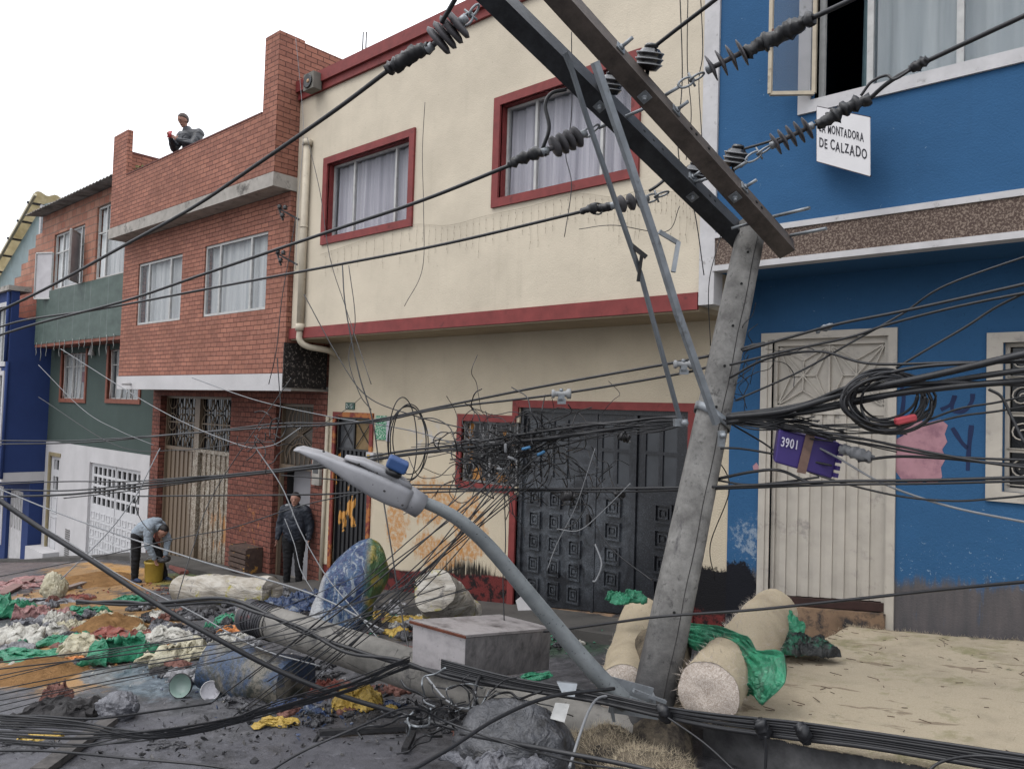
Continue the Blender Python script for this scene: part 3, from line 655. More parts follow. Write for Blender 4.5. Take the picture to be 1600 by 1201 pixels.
MB().hexa([(bd[0]-.02, YL-.06, -2.6), (bd[1]+.02, YL-.06, -2.6), (bd[1]+.02, YL+.1, -2.6), (bd[0]-.02, YL+.1, -2.6)], [(bd[0]-.02, YL-.06, dz(bd[0])-.1), (bd[1]+.02, YL-.06, dz(bd[1])-.1), (bd[1]+.02, YL+.1, dz(bd[1])-.1), (bd[0]-.02, YL+.1, dz(bd[0])-.1)]).build('door_step', bpy.data.materials['worn_step'], bh)
mb = MB(); frame(mb, bw2[0]-.13, bw2[1]+.13, bw2[2]-.09, bw2[3]+.09, YL-.04, YL+.03, .125, 'lr'); mb.box(bw2[0]-.005, bw2[1]+.005, YL-.04, YL+.03, bw2[2]-.09, bw2[2]); mb.box(bw2[0]-.005, bw2[1]+.005, YL-.04, YL+.03, bw2[3], bw2[3]+.09); mb.build('window_surround', DW, bh)
wo = MB(); frame(wo, bw2[0], bw2[1], bw2[2], bw2[3], YL+.05, YL+.09, .035)
for z_ in (.42, .1, -.22): wo.box(bw2[0]+.035, bw2[1]-.035, YL+.052, YL+.088, z_-.012, z_+.012)
wo = wo.build('window', DW, bh); wo['label'] = 'barred scrollwork window at the right edge'
MB().box(bw2[0]+.03, bw2[1]-.03, YL+.12, YL+.124, bw2[2]+.03, bw2[3]-.03).build('pane', M['glass_dark'], wo)
gr = MB()
for zc_ in (.58, .26, -.06, -.38):
    for k in range(5):
        for sg in (-1, 1):
            cx = bw2[0]+.13+k*.25; r0 = .1; pts = [(cx+sg*.0+r0*(1-t/22)*math.cos(t*.5)*sg, YL+.04, zc_+r0*(1-t/22)*math.sin(t*.5)) for t in range(20)]
            if sg > 0: gr.tube(pts, .007, 5)
    gr.cyl((bw2[0]+.02, YL+.042, zc_-.14), (bw2[1], YL+.042, zc_-.14), .007, n=6)
gr.build('grille', DW, wo)
# pink unpainted patch and graffiti strokes on the wall (thin coats of paint)
PK = simple('pink_paint', c(178, 128, 140), .1, 9, .8, dirt=c(150, 104, 120), world=True)
pk = [(1408, 668), (1420, 660), (1432, 655), (1450, 660), (1470, 655), (1481, 664), (1476, 678), (1480, 690), (1472, 702), (1478, 716), (1470, 730), (1472, 745), (1462, 757), (1445, 752), (1425, 757), (1408, 748), (1394, 728), (1391, 712), (1400, 700), (1396, 688), (1412, 680)]
MB().slab([aY(x, y, YL-.0145) for x, y in pk], (0, .002, 0)).build('paint_patch', PK, bh); MB().slab([aY(x, y, YL-.0145) for x, y in ((1176, 728), (1182, 722), (1187, 731), (1184, 736), (1177, 733))], (0, .002, 0)).build('paint_patch', PK, bh)
GF = simple('graffiti_dark', c(24, 42, 84), .1, 9, .8, bump=0, world=True)
for st in (((1405, 590), (1412, 620), (1408, 660), (1412, 700)), ((1470, 640), (1485, 632), (1492, 618), (1488, 640), (1506, 642), (1518, 628), (1520, 615)), ((1488, 668), (1502, 690), (1512, 700)), ((1518, 664), (1514, 700), (1512, 735))):
    pts = spline([aY(x, y, YL-.0125) for x, y in st], 6); mb = MB(); vs = []
    for i_, p_ in enumerate(pts):
        t_ = (pts[min(i_+1, len(pts)-1)]-pts[max(i_-1, 0)]).normalized(); s9 = Vector((-t_.z, 0, t_.x))*(.018+.006*noise.noise(p_*9)); vs += [p_-s9, p_+s9, p_-s9+Vector((0, -.0015, 0)), p_+s9+Vector((0, -.0015, 0))]
    k_ = len(pts); mb.add(vs, [(i_*4+2, i_*4+3, i_*4+7, i_*4+6) for i_ in range(k_-1)]+[(i_*4, i_*4+2, i_*4+6, i_*4+4) for i_ in range(k_-1)]+[(i_*4+1, i_*4+5, i_*4+7, i_*4+3) for i_ in range(k_-1)]); mb.build('graffiti', GF, bh)
# hanging sign
sg = thing('hanging_sign', 'white hand-lettered board hanging below the open upper window', 'sign', aY(1277, 165, 7.15))
A = aY(1277, 167, 7.10); B = aY(1277, 252, 7.10); Bq = aY(1360, 184, 6.92); Cq = aY(1361, 264, 6.92)
xd = (Bq-A); sw = xd.length; xd.normalize(); zd = (A-B); hg = zd.length; zd.normalize(); nd = xd.cross(zd).normalized()
def sp3(u, v, k=0): return A + xd*(u*sw) - zd*(v*hg) + nd*k
MB().slab([sp3(0, 0), sp3(1, 0), sp3(1, 1), sp3(0, 1)], nd*.008).build('board', simple('board_white', c(222, 220, 222), .04, 4, .6, bump=.1), sg)
for ln, v, s_, sxx in (('LA MONTADORA', .44, .115, .53), ('DE CALZADO', .72, .125, .62)):
    wd = 0
    text_mesh(ln, sp3(.05, v, .010), xd, zd, s_, .003, sxx, .10).build('lettering', simple('sign_ink', c(44, 44, 54), .1, 9, bump=0), sg)
e = MB(); e.bar(sp3(0, 0), sp3(1, 0), .014, .014); e.bar(sp3(0, 0), sp3(0, 1), .012, .012, up=(1, 0, 0)); e.bar(sp3(0, 1), sp3(1, 1), .014, .014); e.build('edging', simple('sign_edge', c(70, 60, 70), .1, 9, bump=0), sg)

# ================================================================== BRICK HOUSE
rh = thing('brick_house', 'red brick two-storey house with a brick roof parapet and a tall brown metal garage door', 'house', (-15.4, 8, -3.6))
UB = 7.15; AX0, AX1 = -19.02, -11.82
wa = (-18.15, -15.93, 1.68, 3.08); wb = (-14.93, -12.53, 1.68, 3.10)
mb = MB(); wall(mb, AX0, AX1, .52, 3.70, UB, UB+.18, [wa, wb]); mb.box(AX0, AX0+.18, UB+.18, 14, .3, 3.70); mb.box(AX1-.18, AX1, UB+.18, 8.2, .52, 3.70); mb.box(AX0+.18, AX1-.18, 13.8, 14, .3, 3.7)
mb.build('upper_wall', M['brick'], rh)
mb = MB(); mb.box(AX0, AX1, UB-.03, UB+.16, .22, .518); mb.build('white_band', M['white_wall'], rh)
MB().box(AX0, AX1, UB+.162, 8.3, .235, .32).build('soffit', M['slab'], rh)
MB().box(AX1-.001, AX1+.03, UB-.025, 7.998, .28, 1.05).build('stained_side', M['black_render'], rh)
q = aY(205, 600, UB-.03); MB().tube([(q.x, UB-.03, q.z), (q.x+.02, UB-.25, q.z+.0)], .028, 8).build('spout', M['white_paint'], rh)
for k_, (wn, ml) in enumerate(((wa, (-17.62, -16.52)), (wb, (-14.33, -13.14)))):
    fo = window(rh, *wn, UB, ml, cmat='curtain_white', dep=.03, ft=.05, folds=5); fo['label'] = ('narrower white-curtained window of the brick house', 'wider white-curtained window of the brick house')[k_]
# roof slab, parapet, piers
SY = 6.8
mb = MB(); mb.box(AX0-.02, AX1+.03, SY-.02, 14, 3.70, 3.94); mb.build('roof_slab', M['slab'], rh)
mb = MB(); mb.box(AX0, AX1+.01, SY, SY+.12, 3.942, 5.06); mb.box(-12.27, AX1+.01, SY, SY+.12, 5.06, 6.40); mb.box(AX0, -18.22, SY, SY+.12, 5.06, 6.12)
mb.box(AX1-.11, AX1+.01, SY+.12, 7.3, 3.942, 6.40); mb.box(AX1-.11, AX1+.01, 7.3, 9.0, 3.942, 6.36); mb.box(AX0, AX0+.12, SY+.12, 12, 3.942, 5.80); mb.box(AX1+.01, -9.9, 8.88, 9.0, 5.0, 6.30)
mb.build('parapet', M['brick'], rh)
mb = MB(); mb.box(AX0-.01, AX0+.13, SY+.13, 12, 5.802, 5.85); mb.box(-18.2, -12.29, SY-.01, SY+.13, 5.062, 5.09); mb.build('coping', simple('brown_coping', c(110, 62, 54), .25, 8, .8, world=True), rh)
q = aY(212, 262, SY+.2); pl_ = MB(); rr = random.Random(4)
for i in range(60):
    p0 = Vector((q.x+rr.uniform(-.2, .3), SY+rr.uniform(.15, .3), 5.06+rr.uniform(-.02, .22))); d = Vector((rr.uniform(-1, 1), rr.uniform(-1, 1), rr.uniform(0, 1))).normalized()*.06; e = d.orthogonal().normalized()*.025
    pl_.add([p0, p0+d*.5+e, p0+d, p0+d*.5-e], [(0, 1, 2, 3)])
for i in range(6): pl_.tube([(q.x+.02*i, SY+.2, 5.0), (q.x+rr.uniform(-.15, .25), SY+.2, 5.25)], .004, 4)
tag(pl_.build('weed', simple('weed_green', c(90, 104, 40), .4, 20)), 'small green weed growing on the roof parapet behind its left pier', 'plant')
# ground floor
gA = (-18.62, -15.20, -4.2, .10); gB = (-13.44, -12.15, -4.2, .0)
mb = MB(); wall(mb, -19.04, -11.74, -5.2, .235, YL-.01, YL+.3, [gA, gB]); mb.build('lower_wall', M['brick_low'], rh)
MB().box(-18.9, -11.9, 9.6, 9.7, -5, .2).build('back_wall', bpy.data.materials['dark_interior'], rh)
BR = N('brown_door_paint', True, .5, .4)
f1 = BR.noise(16, 6, .72, 1.5); o_ = BR.mix(BR.mul(BR.ramp(f1, .49, .55), BR.ramp(blob(BR, -15.9, -1.95, 1.5, 1.7), 0, .4)), c(116, 98, 78), c(180, 172, 156))
f2 = BR.m('ADD', BR.mul(blob(BR, -15.9, -2.8, 1.1, 1.0), .4), BR.m('SUBTRACT', BR.noise(1, 7, .7, .5, scale=(5, 5, 1.6)), .5)); o_ = BR.mix(BR.mul(BR.ramp(f2, .36, .42), .85), o_, c(180, 120, 46))
BR.bump(BR.noise(30, 4), .25, .005); BRM = BR.done(o_)
HT = -1.12; y = YL+.14
m_ = MB(); frame(m_, gA[0], gA[1], -4.1, gA[3], y, y+.1, .05, 'lrt'); xm = -16.98
m_.box(gA[0]+.05, gA[1]-.05, y+.002, y+.09, HT-.04, HT+.04); m_.box(xm-.12, xm+.12, y-.02, y+.09, -4.0, HT-.041); m_.box(xm-.12, xm+.12, y-.02, y+.09, HT+.041, gA[3]-.05)
x = gA[0]+.05; i = 0
while x < gA[1]-.06:
    x2 = min(x+.11, gA[1]-.05)
    if not (xm-.14 < x < xm+.1): m_.box(x, x2-.002, y+(.03 if i % 2 else .055), y+.08, -3.72+.05*(x+17), HT-.041)
    x = x2; i += 1
do = m_.build('garage_door', BRM, rh); do['label'] = 'tall brown ribbed garage door with an arched wrought transom'
m_ = MB()
def arcs(x0, x1, n):
    w_ = (x1-x0)/n
    for i in range(n):
        cx = x0+w_*(i+.5)
        for cz, sg in ((HT+.06, 1), (-.55, 1), (-.47, -1), (.04, -1)): m_.tube([(cx+w_*.46*math.cos(a_*math.pi/8), y+.03, cz+sg*w_*.5*math.sin(a_*math.pi/8)) for a_ in range(9)], .014, 5)
        for k in range(3): m_.cyl((cx+(k-1)*w_*.3, y+.045, HT), (cx+(k-1)*w_*.3, y+.045, .06), .009, n=5)
    m_.box(x0, x1, y+.02, y+.04, -.525, -.495)
arcs(gA[0]+.06, xm-.13, 3); arcs(xm+.13, gA[1]-.06, 3); m_.build('transom_grille', simple('brown_bars', c(112, 96, 76), .2, 9, .5), do)
MB().box(gA[0]+.05, gA[1]-.05, y+.07, y+.074, HT, .05).build('pane', M['glass_dark'], do)
# second door: lattice transom and open doorway with a grey-white inner door
m_ = MB(); y = YL+.12; frame(m_, gB[0], gB[1], -3.9, gB[3], y, y+.08, .05, 'lrt'); m_.box(gB[0]+.05, gB[1]-.05, y+.002, y+.07, HT-.12, HT-.05)
cx = (gB[0]+gB[1])/2
for k in range(-3, 4):
    s_ = k/3; m_.tube(spline([(cx+s_*.05, y+.03, HT+.55), (cx+s_*.42, y+.03, -.35), (cx+s_*.30, y+.03, -.05)], 6), .012, 5); m_.tube(spline([(cx+s_*.05, y+.034, HT+.55), (cx+s_*.5, y+.034, HT+.25), (cx+s_*.45, y+.034, HT-.05)], 6), .012, 5)
m_.tube([(cx+.45*math.cos(a_*math.pi/10), y+.03, HT-.05+.42*math.sin(a_*math.pi/10)) for a_ in range(11)], .014, 5)
d2 = m_.build('doorway_frame', BRM, rh)
MB().box(gB[0]+.05, gB[1]-.05, y+.06, y+.064, HT-.05, gB[3]-.05).build('sheet', simple('brown_sheet', c(84, 76, 66), .2, 4, .5, world=True), d2)
MB().box(gB[0]+.05, gB[1]-.02, YL+.42, YL+.46, -3.9, HT-.05).build('inner_door', simple('grey_door', c(150, 150, 156), .06, 3, .5, world=True), d2)
MB().box(gB[0]-.3, gB[1]+.3, YL+.3, 9.6, -3.45, -3.36).build('floor', M['slab'], rh)
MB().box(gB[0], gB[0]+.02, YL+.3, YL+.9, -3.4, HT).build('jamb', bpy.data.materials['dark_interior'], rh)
q = aY(497, 735, YL-.03); t = thing('meter_cabinet', 'small grey glazed meter cabinet on the narrow brick pier right of the woman', 'meter box', q)
MB().box(q.x-.14, q.x+.1, YL-.07, YL-.012, q.z-.26, q.z+.26).build('box', M['slab'], t); MB().box(q.x-.1, q.x+.06, YL-.074, YL-.07, q.z-.05, q.z+.2).build('window', M['glass_dark'], t)
# rack insulators on the right edge of the brick house
for i, (px, py) in enumerate(((448, 335), (445, 405))):
    q = aY(px, py, UB-.12); t = thing('wall_bracket', ('upper', 'lower')[i]+' rusty wire bracket with insulators at the right edge of the brick house', 'wire bracket', q, 'wire brackets on the brick house')
    b_ = MB(); b_.bar((q.x+.22, UB-.01, q.z-.1), (q.x-.12, UB-.2, q.z+.1), .03, .03); b_.bar((q.x-.12, UB-.2, q.z+.1), (q.x+.02, UB-.2, q.z-.12), .025, .025); b_.build('arm', M['dark_steel'], t)
    for dx, dz_ in ((-.1, .14), (.0, -.02), (.08, .1)):
        MB().lathe((q.x+dx, UB-.2, q.z+dz_-.05), (0, 0, 1), [(0, .02), (.01, .045), (.03, .03), (.05, .045), (.08, .02)], 10).build('insulator', M['porcelain'], t)

# ================================================================== GREEN AND WHITE HOUSE
gh = thing('green_house', 'narrow house with green walls above a white ground floor and raw block top storey', 'house', (-22.8, 8, -4.4))
HX0, HX1 = -26.62, -19.06; GU = 7.5
s1 = (-25.55, -23.62, -.05, 1.28); s2 = (-21.95, -19.9, -.02, 1.30)
gw = (-22.95, -19.55, -6, -1.78); pw = (-26.25, -25.35, -6, -1.75)
mb = MB(); wall(mb, HX0, HX1, -1.36, 1.5, YL, YL+.2, [s1, s2]); mb.build('lower_wall', M['green_wall'], gh)
mb = MB(); wall(mb, HX0, HX1, -6.5, -1.362, YL-.02, YL+.2, [gw, pw]); mb.build('ground_floor_wall', M['white_wall'], gh)
MB().box(HX0+.1, HX1-.1, 9.3, 9.4, -6, 5.3).build('back_wall', bpy.data.materials['dark_interior'], gh)
OT = simple('orange_brown_trim', c(132, 72, 52), .2, 7, .7, world=True)
M['orange_trim'] = OT
for k_, wn in enumerate((s1, s2)):
    fo = window(gh, *wn, YL, (wn[0]+.7, wn[0]+1.25), cmat='curtain_white', trim='lrb', tw=.11, trim_mat='orange_trim', dep=.08, trans=((.9, wn[0], wn[1]),))
    fo['label'] = ('ground-level barred window with a pink paper, left', 'barred window with brown trim next to the brick house')[k_]
    b_ = MB()
    for i in range(6): X = wn[0]+.1+i*(wn[1]-wn[0]-.2)/5; b_.tube(spline([(X, YL+.02, wn[2]), (X+.05, YL+.02, (wn[2]+wn[3])/2), (X, YL+.02, wn[3])], 4), .012, 5)
    b_.build('grille', M['white_frame'], fo)
MB().box(-24.55, -24.2, YL+.17, YL+.175, .45, .75).build('paper', simple('pink_paper', c(200, 140, 150), .1, 9), gh)
# overhanging upper storey
UX0 = -26.35
u1 = (-25.2, -22.75, 3.12, 4.75); u2 = (-21.9, -19.15, 3.12, 5.05)
mb = MB(); wall(mb, UX0, HX1, 3.10, 5.45, GU, GU+.18, [u1, u2]); mb.box(UX0, UX0+.18, GU+.18, 13, 1.5, 5.45); mb.build('upper_wall', M['clay'], gh)
GP_ = N('green_panels', True, .6, .35); sx_ = GP_.m('FRACT', GP_.m('DIVIDE', GP_.x, 1.22)); ed = GP_.m('MINIMUM', sx_, GP_.m('SUBTRACT', 1., sx_))
o_ = GP_.mix(GP_.ramp(GP_.noise(2, 6, .7, scale=(1, 1, 2)), .3, .7), c(58, 76, 70), c(84, 104, 96)); o_ = GP_.mix(GP_.ramp(ed, .008, .014, .6, 0.), o_, c(120, 130, 128)); o_ = GP_.mix(GP_.mul(GP_.ramp(GP_.noise(1, 6, .7, scale=(9, 9, .5)), .62, .68), .6), o_, c(150, 156, 152))
MB().box(UX0-.02, HX1, GU-.05, GU+.18, 1.55, 3.098).build('green_panelling', GP_.done(o_), gh)
MB().box(UX0, HX1, GU-.04, 8.2, 1.46, 1.548).build('soffit', OT, gh)
CT = N('fibre_cement_roof', True, .85, .2); CT.bump(CT.m('SINE', CT.m('MULTIPLY', CT.x, 35.)), .8, .03); CTM = CT.done(CT.mix(CT.ramp(CT.noise(3, 6), .4, .6), c(120, 114, 108), c(160, 154, 148)))
mb = MB(); n = 110; vs = []
for i in range(n+1):
    X = UX0-.25+(HX1-UX0+.3)*i/n; dz_ = .02*math.sin(i*1.9)
    vs += [(X, GU-.42, 5.46+dz_), (X, 13, 6.2+dz_), (X, GU-.42, 5.44+dz_), (X, 13, 6.18+dz_)]
mb.add(vs, [(i*4, i*4+4, i*4+5, i*4+1) for i in range(n)]+[(i*4+2, i*4+3, i*4+7, i*4+6) for i in range(n)]+[(i*4, i*4+2, i*4+6, i*4+4) for i in range(n)]+[(0, 1, 3, 2)], True); mb.build('roof', CTM, gh)
for k_, (wn, ml, tr) in enumerate(((u1, (-24.55, -23.1), 4.2), (u2, (-21.3, -19.9), 4.35))):
    fo = window(gh, *wn, GU, ml, cmat='curtain_white', dep=.05, ft=.05, trans=((tr, wn[0]+.05, wn[1]-.05),), opens=(0,)); fo['label'] = ('upper window with two casements swung open', 'upper window beside the brick parapet')[k_]
    if k_ == 0:
        for hx, an in ((wn[0], 205), (wn[1]-.3, -38)):
            ca = Vector((math.cos(R(an)), math.sin(R(an)) if an > 0 else math.sin(R(an)), 0)); 
            if ca.y > 0: ca.y = -ca.y
            p0 = Vector((hx, GU-.02, wn[2]-.25 if an > 0 else wn[2]+.02)); H_ = 1.35; W_ = .62; m_ = MB()
            for a_, b_ in (((0, 0), (0, H_)), ((W_, 0), (W_, H_)), ((0, 0), (W_, 0)), ((0, H_), (W_, H_))): m_.bar(p0+ca*a_[0]+Vector((0, 0, a_[1])), p0+ca*b_[0]+Vector((0, 0, b_[1])), .05, .04, up=(.3, .3, 1) if a_[1] == b_[1] else (1, 0, 0))
            cs = m_.build('casement', M['white_frame'], fo); k9 = ca.cross(Vector((0, 0, 1)))*.004
            MB().slab([p0+ca*.02+Vector((0, 0, .02)), p0+ca*(W_-.02)+Vector((0, 0, .02)), p0+ca*(W_-.02)+Vector((0, 0, H_-.02)), p0+ca*.02+Vector((0, 0, H_-.02))], k9).build('pane', simple('grey_pane', c(190, 186, 190), .15, 3, .2, .5, bump=0), cs)
# white garage door with a grid of small panes, white side door, vent, step
WS = simple('white_steel', c(200, 200, 203), .06, 4, .5, .4, bump=.1, world=True)
m_ = MB(); pz0, pz1 = -2.95, -1.85; hs = []; nx = 10
for i in range(nx):
    for j in range(4):
        x0 = gw[0]+.12+i*.325; z0 = pz0+.27*j+.02
        hs.append((x0+.04, x0+.29, z0+.03, z0+.235))
wall(m_, gw[0], gw[1], -5.2, gw[3], YL+.05, YL+.09, hs)
for i in range(9):
    for j in range(6):
        cx = gw[0]+.22+i*.36; cz = -3.2-.24*j; frame(m_, cx-.12, cx+.12, cz-.09, cz+.09, YL+.036, YL+.054, .022)
m_.box(-21.27, -21.23, YL+.035, YL+.05, -5.2, gw[3])
do = m_.build('garage_door', WS, gh); do['label'] = 'white metal garage door with rows of small square panes'
MB().box(gw[0]+.05, gw[1]-.05, YL+.1, YL+.104, pz0, pz1).build('pane', M['glass_dark'], do)
m_ = MB(); wall(m_, pw[0]+.1, pw[1], -5.2, pw[3]-.05, YL+.02, YL+.06, [(pw[0]+.3, pw[1]-.45, -2.2, -1.9), (pw[1]-.4, pw[1]-.15, -2.2, -1.9), (pw[0]+.3, pw[1]-.45, -2.8, -2.4), (pw[1]-.4, pw[1]-.15, -2.8, -2.4)])
for j in range(3): frame(m_, pw[0]+.25, pw[1]-.15, -4.7+.6*j, -4.2+.6*j, YL+.004, YL+.024, .03)
do = m_.build('front_door', WS, gh); MB().box(pw[0]+.2, pw[1]-.1, YL+.065, YL+.07, -2.85, -1.88).build('pane', M['glass_dark'], do)
m_ = MB(); frame(m_, pw[0]-.02, pw[1]+.1, -6, pw[3]+.06, YL-.045, YL+.01, .11, 'lt'); m_.build('door_frame', simple('ochre_frame', c(150, 136, 100), .2, 7, .7, world=True), gh)
MB().box(-26.6, -25.0, 7.55, 8.0, -6, -4.55).build('door_step', M['white_wall'], gh)
m_ = MB()
for j in range(16): m_.box(-24.55, -24.2, YL-.035, YL-.022, -4.75+j*.06, -4.715+j*.06)
m_.build('vent', simple('vent_grey', c(110, 108, 106), .2, 9, world=True), gh)
q = aY(143, 548, 7.9); L_ = thing('hanging_bulb', 'bare white lamp hanging under the green overhang', 'lamp', q); MB().lathe((q.x, q.y, q.z-.12), (0, 0, 1), [(0, .09), (.12, .06), (.22, .03), (.3, .03)], 12).build('lamp_shade', M['white_paint'], L_); MB().cyl((q.x, q.y, q.z+.15), (q.x, q.y, 1.46), .008, n=6).build('cord', M['black'], L_)
# frayed white drip strings of spent icicle lights under the green overhang
rr = random.Random(9); t = thing('icicle_lights', 'white icicle light strands dangling under the green overhang', 'string lights', (-22.7, GU-.06, 1.5)); SWM = simple('strand_white', c(150, 152, 150), .1, 9)
for i in range(14):
    X = -26.1+i*.5+rr.uniform(-.1, .1); l_ = rr.uniform(.25, .6); MB().tube([(X+.03*math.sin(k*1.7+i), GU-.07, 1.6-l_*k/6) for k in range(7)], .009, 5).build('strand', SWM, t)

# ================================================================== NAVY HOUSE at the far left, with the raw block and sheet-roof shed on top
nh = thing('navy_house', 'navy blue house with a white band at the far left edge', 'house', (-30, 7, -5.8))
NY = 6.88; NX = -26.66
a1 = (-28.5, -27.05, 1.0, 2.7); a2 = (-28.3, -27.1, -1.4, .6)
mb = MB(); wall(mb, -38, NX, -2.32, 3.15, NY, NY+.2, [a1, a2, (-31.5, -29.5, .9, 2.7)]); mb.box(NX-.2, NX, NY+.2, 13, -2.32, 2.35); mb.build('upper_wall', M['navy'], nh)
lb = (-28.9, -27.3, -7, -3.0); lc = (-31.6, -29.3, -4.9, -3.0); NL = 7.62
mb = MB(); wall(mb, -38, NX-.02, -8, -2.60, NL, NL+.2, [lb, lc]); mb.box(NX-.22, NX-.02, NL+.2, 8.3, -8, -2.60); mb.build('lower_wall', M['navy'], nh)
mb = MB(); mb.box(-38, NX+.02, NY-.03, 8.1, -2.60, -2.322); mb.box(-38, NX-.7, NY-.02, NY-.001, .62, .82); mb.build('white_band', M['white_wall'], nh)
MB().box(-37.8, -27, 9.3, 9.4, -7, 3).build('back_wall', bpy.data.materials['dark_interior'], nh)
MB().box(-38, NX+.05, NY-.12, NY+.5, 3.15, 3.30).build('roof_slab', M['slab'], nh)
m_ = MB(); m_.tube([(NX-.12, NY-.06, 3.1), (NX-.12, NY-.06, 1.0)], .05, 8); m_.tube([(NX+.02, NY-.04, 1.0), (NX+.02, NY-.04, -2.5)], .045, 8); m_.build('downpipe', M['navy'], nh)
for k_, wn in enumerate((a1, a2)):
    fo = window(nh, *wn, NY, ((wn[0]+wn[1])/2,), cmat='curtain_white', trim='lrtb', tw=.13, trim_mat='white_paint', dep=.07, trans=(((wn[2]+wn[3])/2, wn[0]+.04, wn[1]-.04),)); fo['label'] = ('upper', 'lower')[k_]+' white-trimmed window of the navy house'
m_ = MB(); frame(m_, lb[0], lb[1], -6.5, lb[3], NL+.1, NL+.14, .08, 'lrt'); m_.box(lb[0]+.08, lb[1]-.08, NL+.11, NL+.13, -6.5, -4.3); m_.box(lb[0]+.08, lb[1]-.08, NL+.12, NL+.128, -4.3, -3.08); do = m_.build('front_door', M['white_paint'], nh)
for i, (bx0, bx1, bz0, bz1) in enumerate(((lb[0]+.1, lb[1]-.1, -4.25, -3.1), (lc[0]+.08, lc[1]-.08, -4.5, -3.1))):
    m_ = MB()
    for k in range(5):
        X = bx0+(bx1-bx0)*(k+.5)/5; m_.tube([(X+.05*math.sin(s_*.9+k), NL+.09, bz0+(bz1-bz0)*s_/12) for s_ in range(13)], .012, 5)
    m_.build('grille', M['white_frame'], do if i == 0 else nh)
m_ = MB(); frame(m_, lc[0], lc[1], lc[2], lc[3], NL-.02, NL+.1, .12); m_.build('window_surround', M['white_paint'], nh); MB().box(lc[0]+.1, lc[1]-.1, NL+.13, NL+.14, lc[2]+.1, lc[3]-.1).build('pane', bpy.data.materials['grey_pane'], nh)
# stepped block wall and shed
bk = thing('block_shed', 'unfinished clay block shed with stepped wall, teal panels and yellowed corrugated roof', 'shed', (-29, 9, 3.2))
mb = MB(); mb.box(-32, NX+.25, 8.0, 8.15, 2.3, 3.0)
st = MB(); 
for i in range(5):
    x1_ = -26.75; st.box(-32.4+i*.72, -28.2, 8.22, 8.4, 3.35+i*.42 if i else 2.3, 3.35+(i+1)*.42)
st.build('stepped_wall', M['clay'], bk)
MB().box(-38, -26.64, 8.02, 8.2, 1.9, 3.62).build('raw_wall', M['clay_red'], bk)
CR = N('yellowed_sheet', False, .7, .3); _cc = CR.mix(CR.ramp(CR.noise(1.5, 5), .3, .7), c(206, 194, 156), c(250, 240, 212)); CRM = CR.done(_cc)
_tr = CR.t.nodes.new('ShaderNodeBsdfTranslucent'); _mx = CR.t.nodes.new('ShaderNodeMixShader'); _mx.inputs[0].default_value = .6; CR.L(_cc, _tr.inputs[0]); CR.t.links.new(CR.b.outputs[0], _mx.inputs[1]); CR.t.links.new(_tr.outputs[0], _mx.inputs[2]); CR.t.links.new(_mx.outputs[0], CR.t.nodes['Material Output'].inputs[0])
# mono-pitch corrugated sheet: falls towards the left/front
P0 = aY(55, 300, 9.2); P1 = aY(-4, 405, 9.2); P2 = aY(-15, 400, 9.2)
U_ = (P1-P0); V_ = Vector((.6, 5.5, -.15)); n = 60; m_ = MB(); vs = []
nU = U_.cross(V_).normalized()
if nU.z < 0: nU = -nU
for i in range(n+1):
    for j in range(2):
        p_ = P0+V_*(i/n)+U_*(j*1.6)+nU*(.07*math.sin(i*2*math.pi/6)); vs += [p_, p_-nU*.012]
m_.add(vs, [(i*4, i*4+2, i*4+6, i*4+4) for i in range(n)]+[(i*4+1, i*4+5, i*4+7, i*4+3) for i in range(n)]+[(i*4, i*4+4, i*4+5, i*4+1) for i in range(n)]+[(0, 1, 3, 2)], True); m_.build('corrugated_roof', CRM, bk)
for k in range(5):
    a_ = P0+U_*(.12+.26*k)-nU*.1+V_*-.02; MB().bar(a_, a_+V_, .08, .08).build('purlin', M['dark_steel'], bk)
MB().bar(P0-nU*.12, P0+U_*1.5-nU*.12, .1, .1).build('edge_beam', simple('beam_cream', c(190, 180, 150), .1, 5), bk)
tp = simple('teal_panel', c(104, 130, 134), .2, 3, .4, .4)
q0 = P0-nU*.2; m_ = MB(); zb = 3.6
m_.slab([q0+Vector((-.1, .3, -.25)), q0+U_*1.2+Vector((0, .3, -.1)), Vector(((q0+U_*1.2).x, 9.5, zb)), Vector((q0.x+.1, 9.5, zb))], (0, .05, 0)); m_.build('teal_panel', tp, bk)
m_ = MB(); m_.slab([q0+Vector((.1, .3, -.25)), q0+Vector((3.2, .3, -.5)), Vector((q0.x+3.2, 9.5, zb)), Vector((q0.x+.1, 9.5, zb))], (0, .05, 0)); m_.build('teal_panel', tp, bk)
MB().box(q0.x-.05, q0.x+.12, 9.38, 9.49, zb, q0.z-.3).build('post', M['white_paint'], bk)
MB().box(q0.x+.35, q0.x+.6, 9.40, 9.49, zb, q0.z-.6).build('panel_frame', simple('frame_teal', c(40, 84, 110), .1, 5), bk)

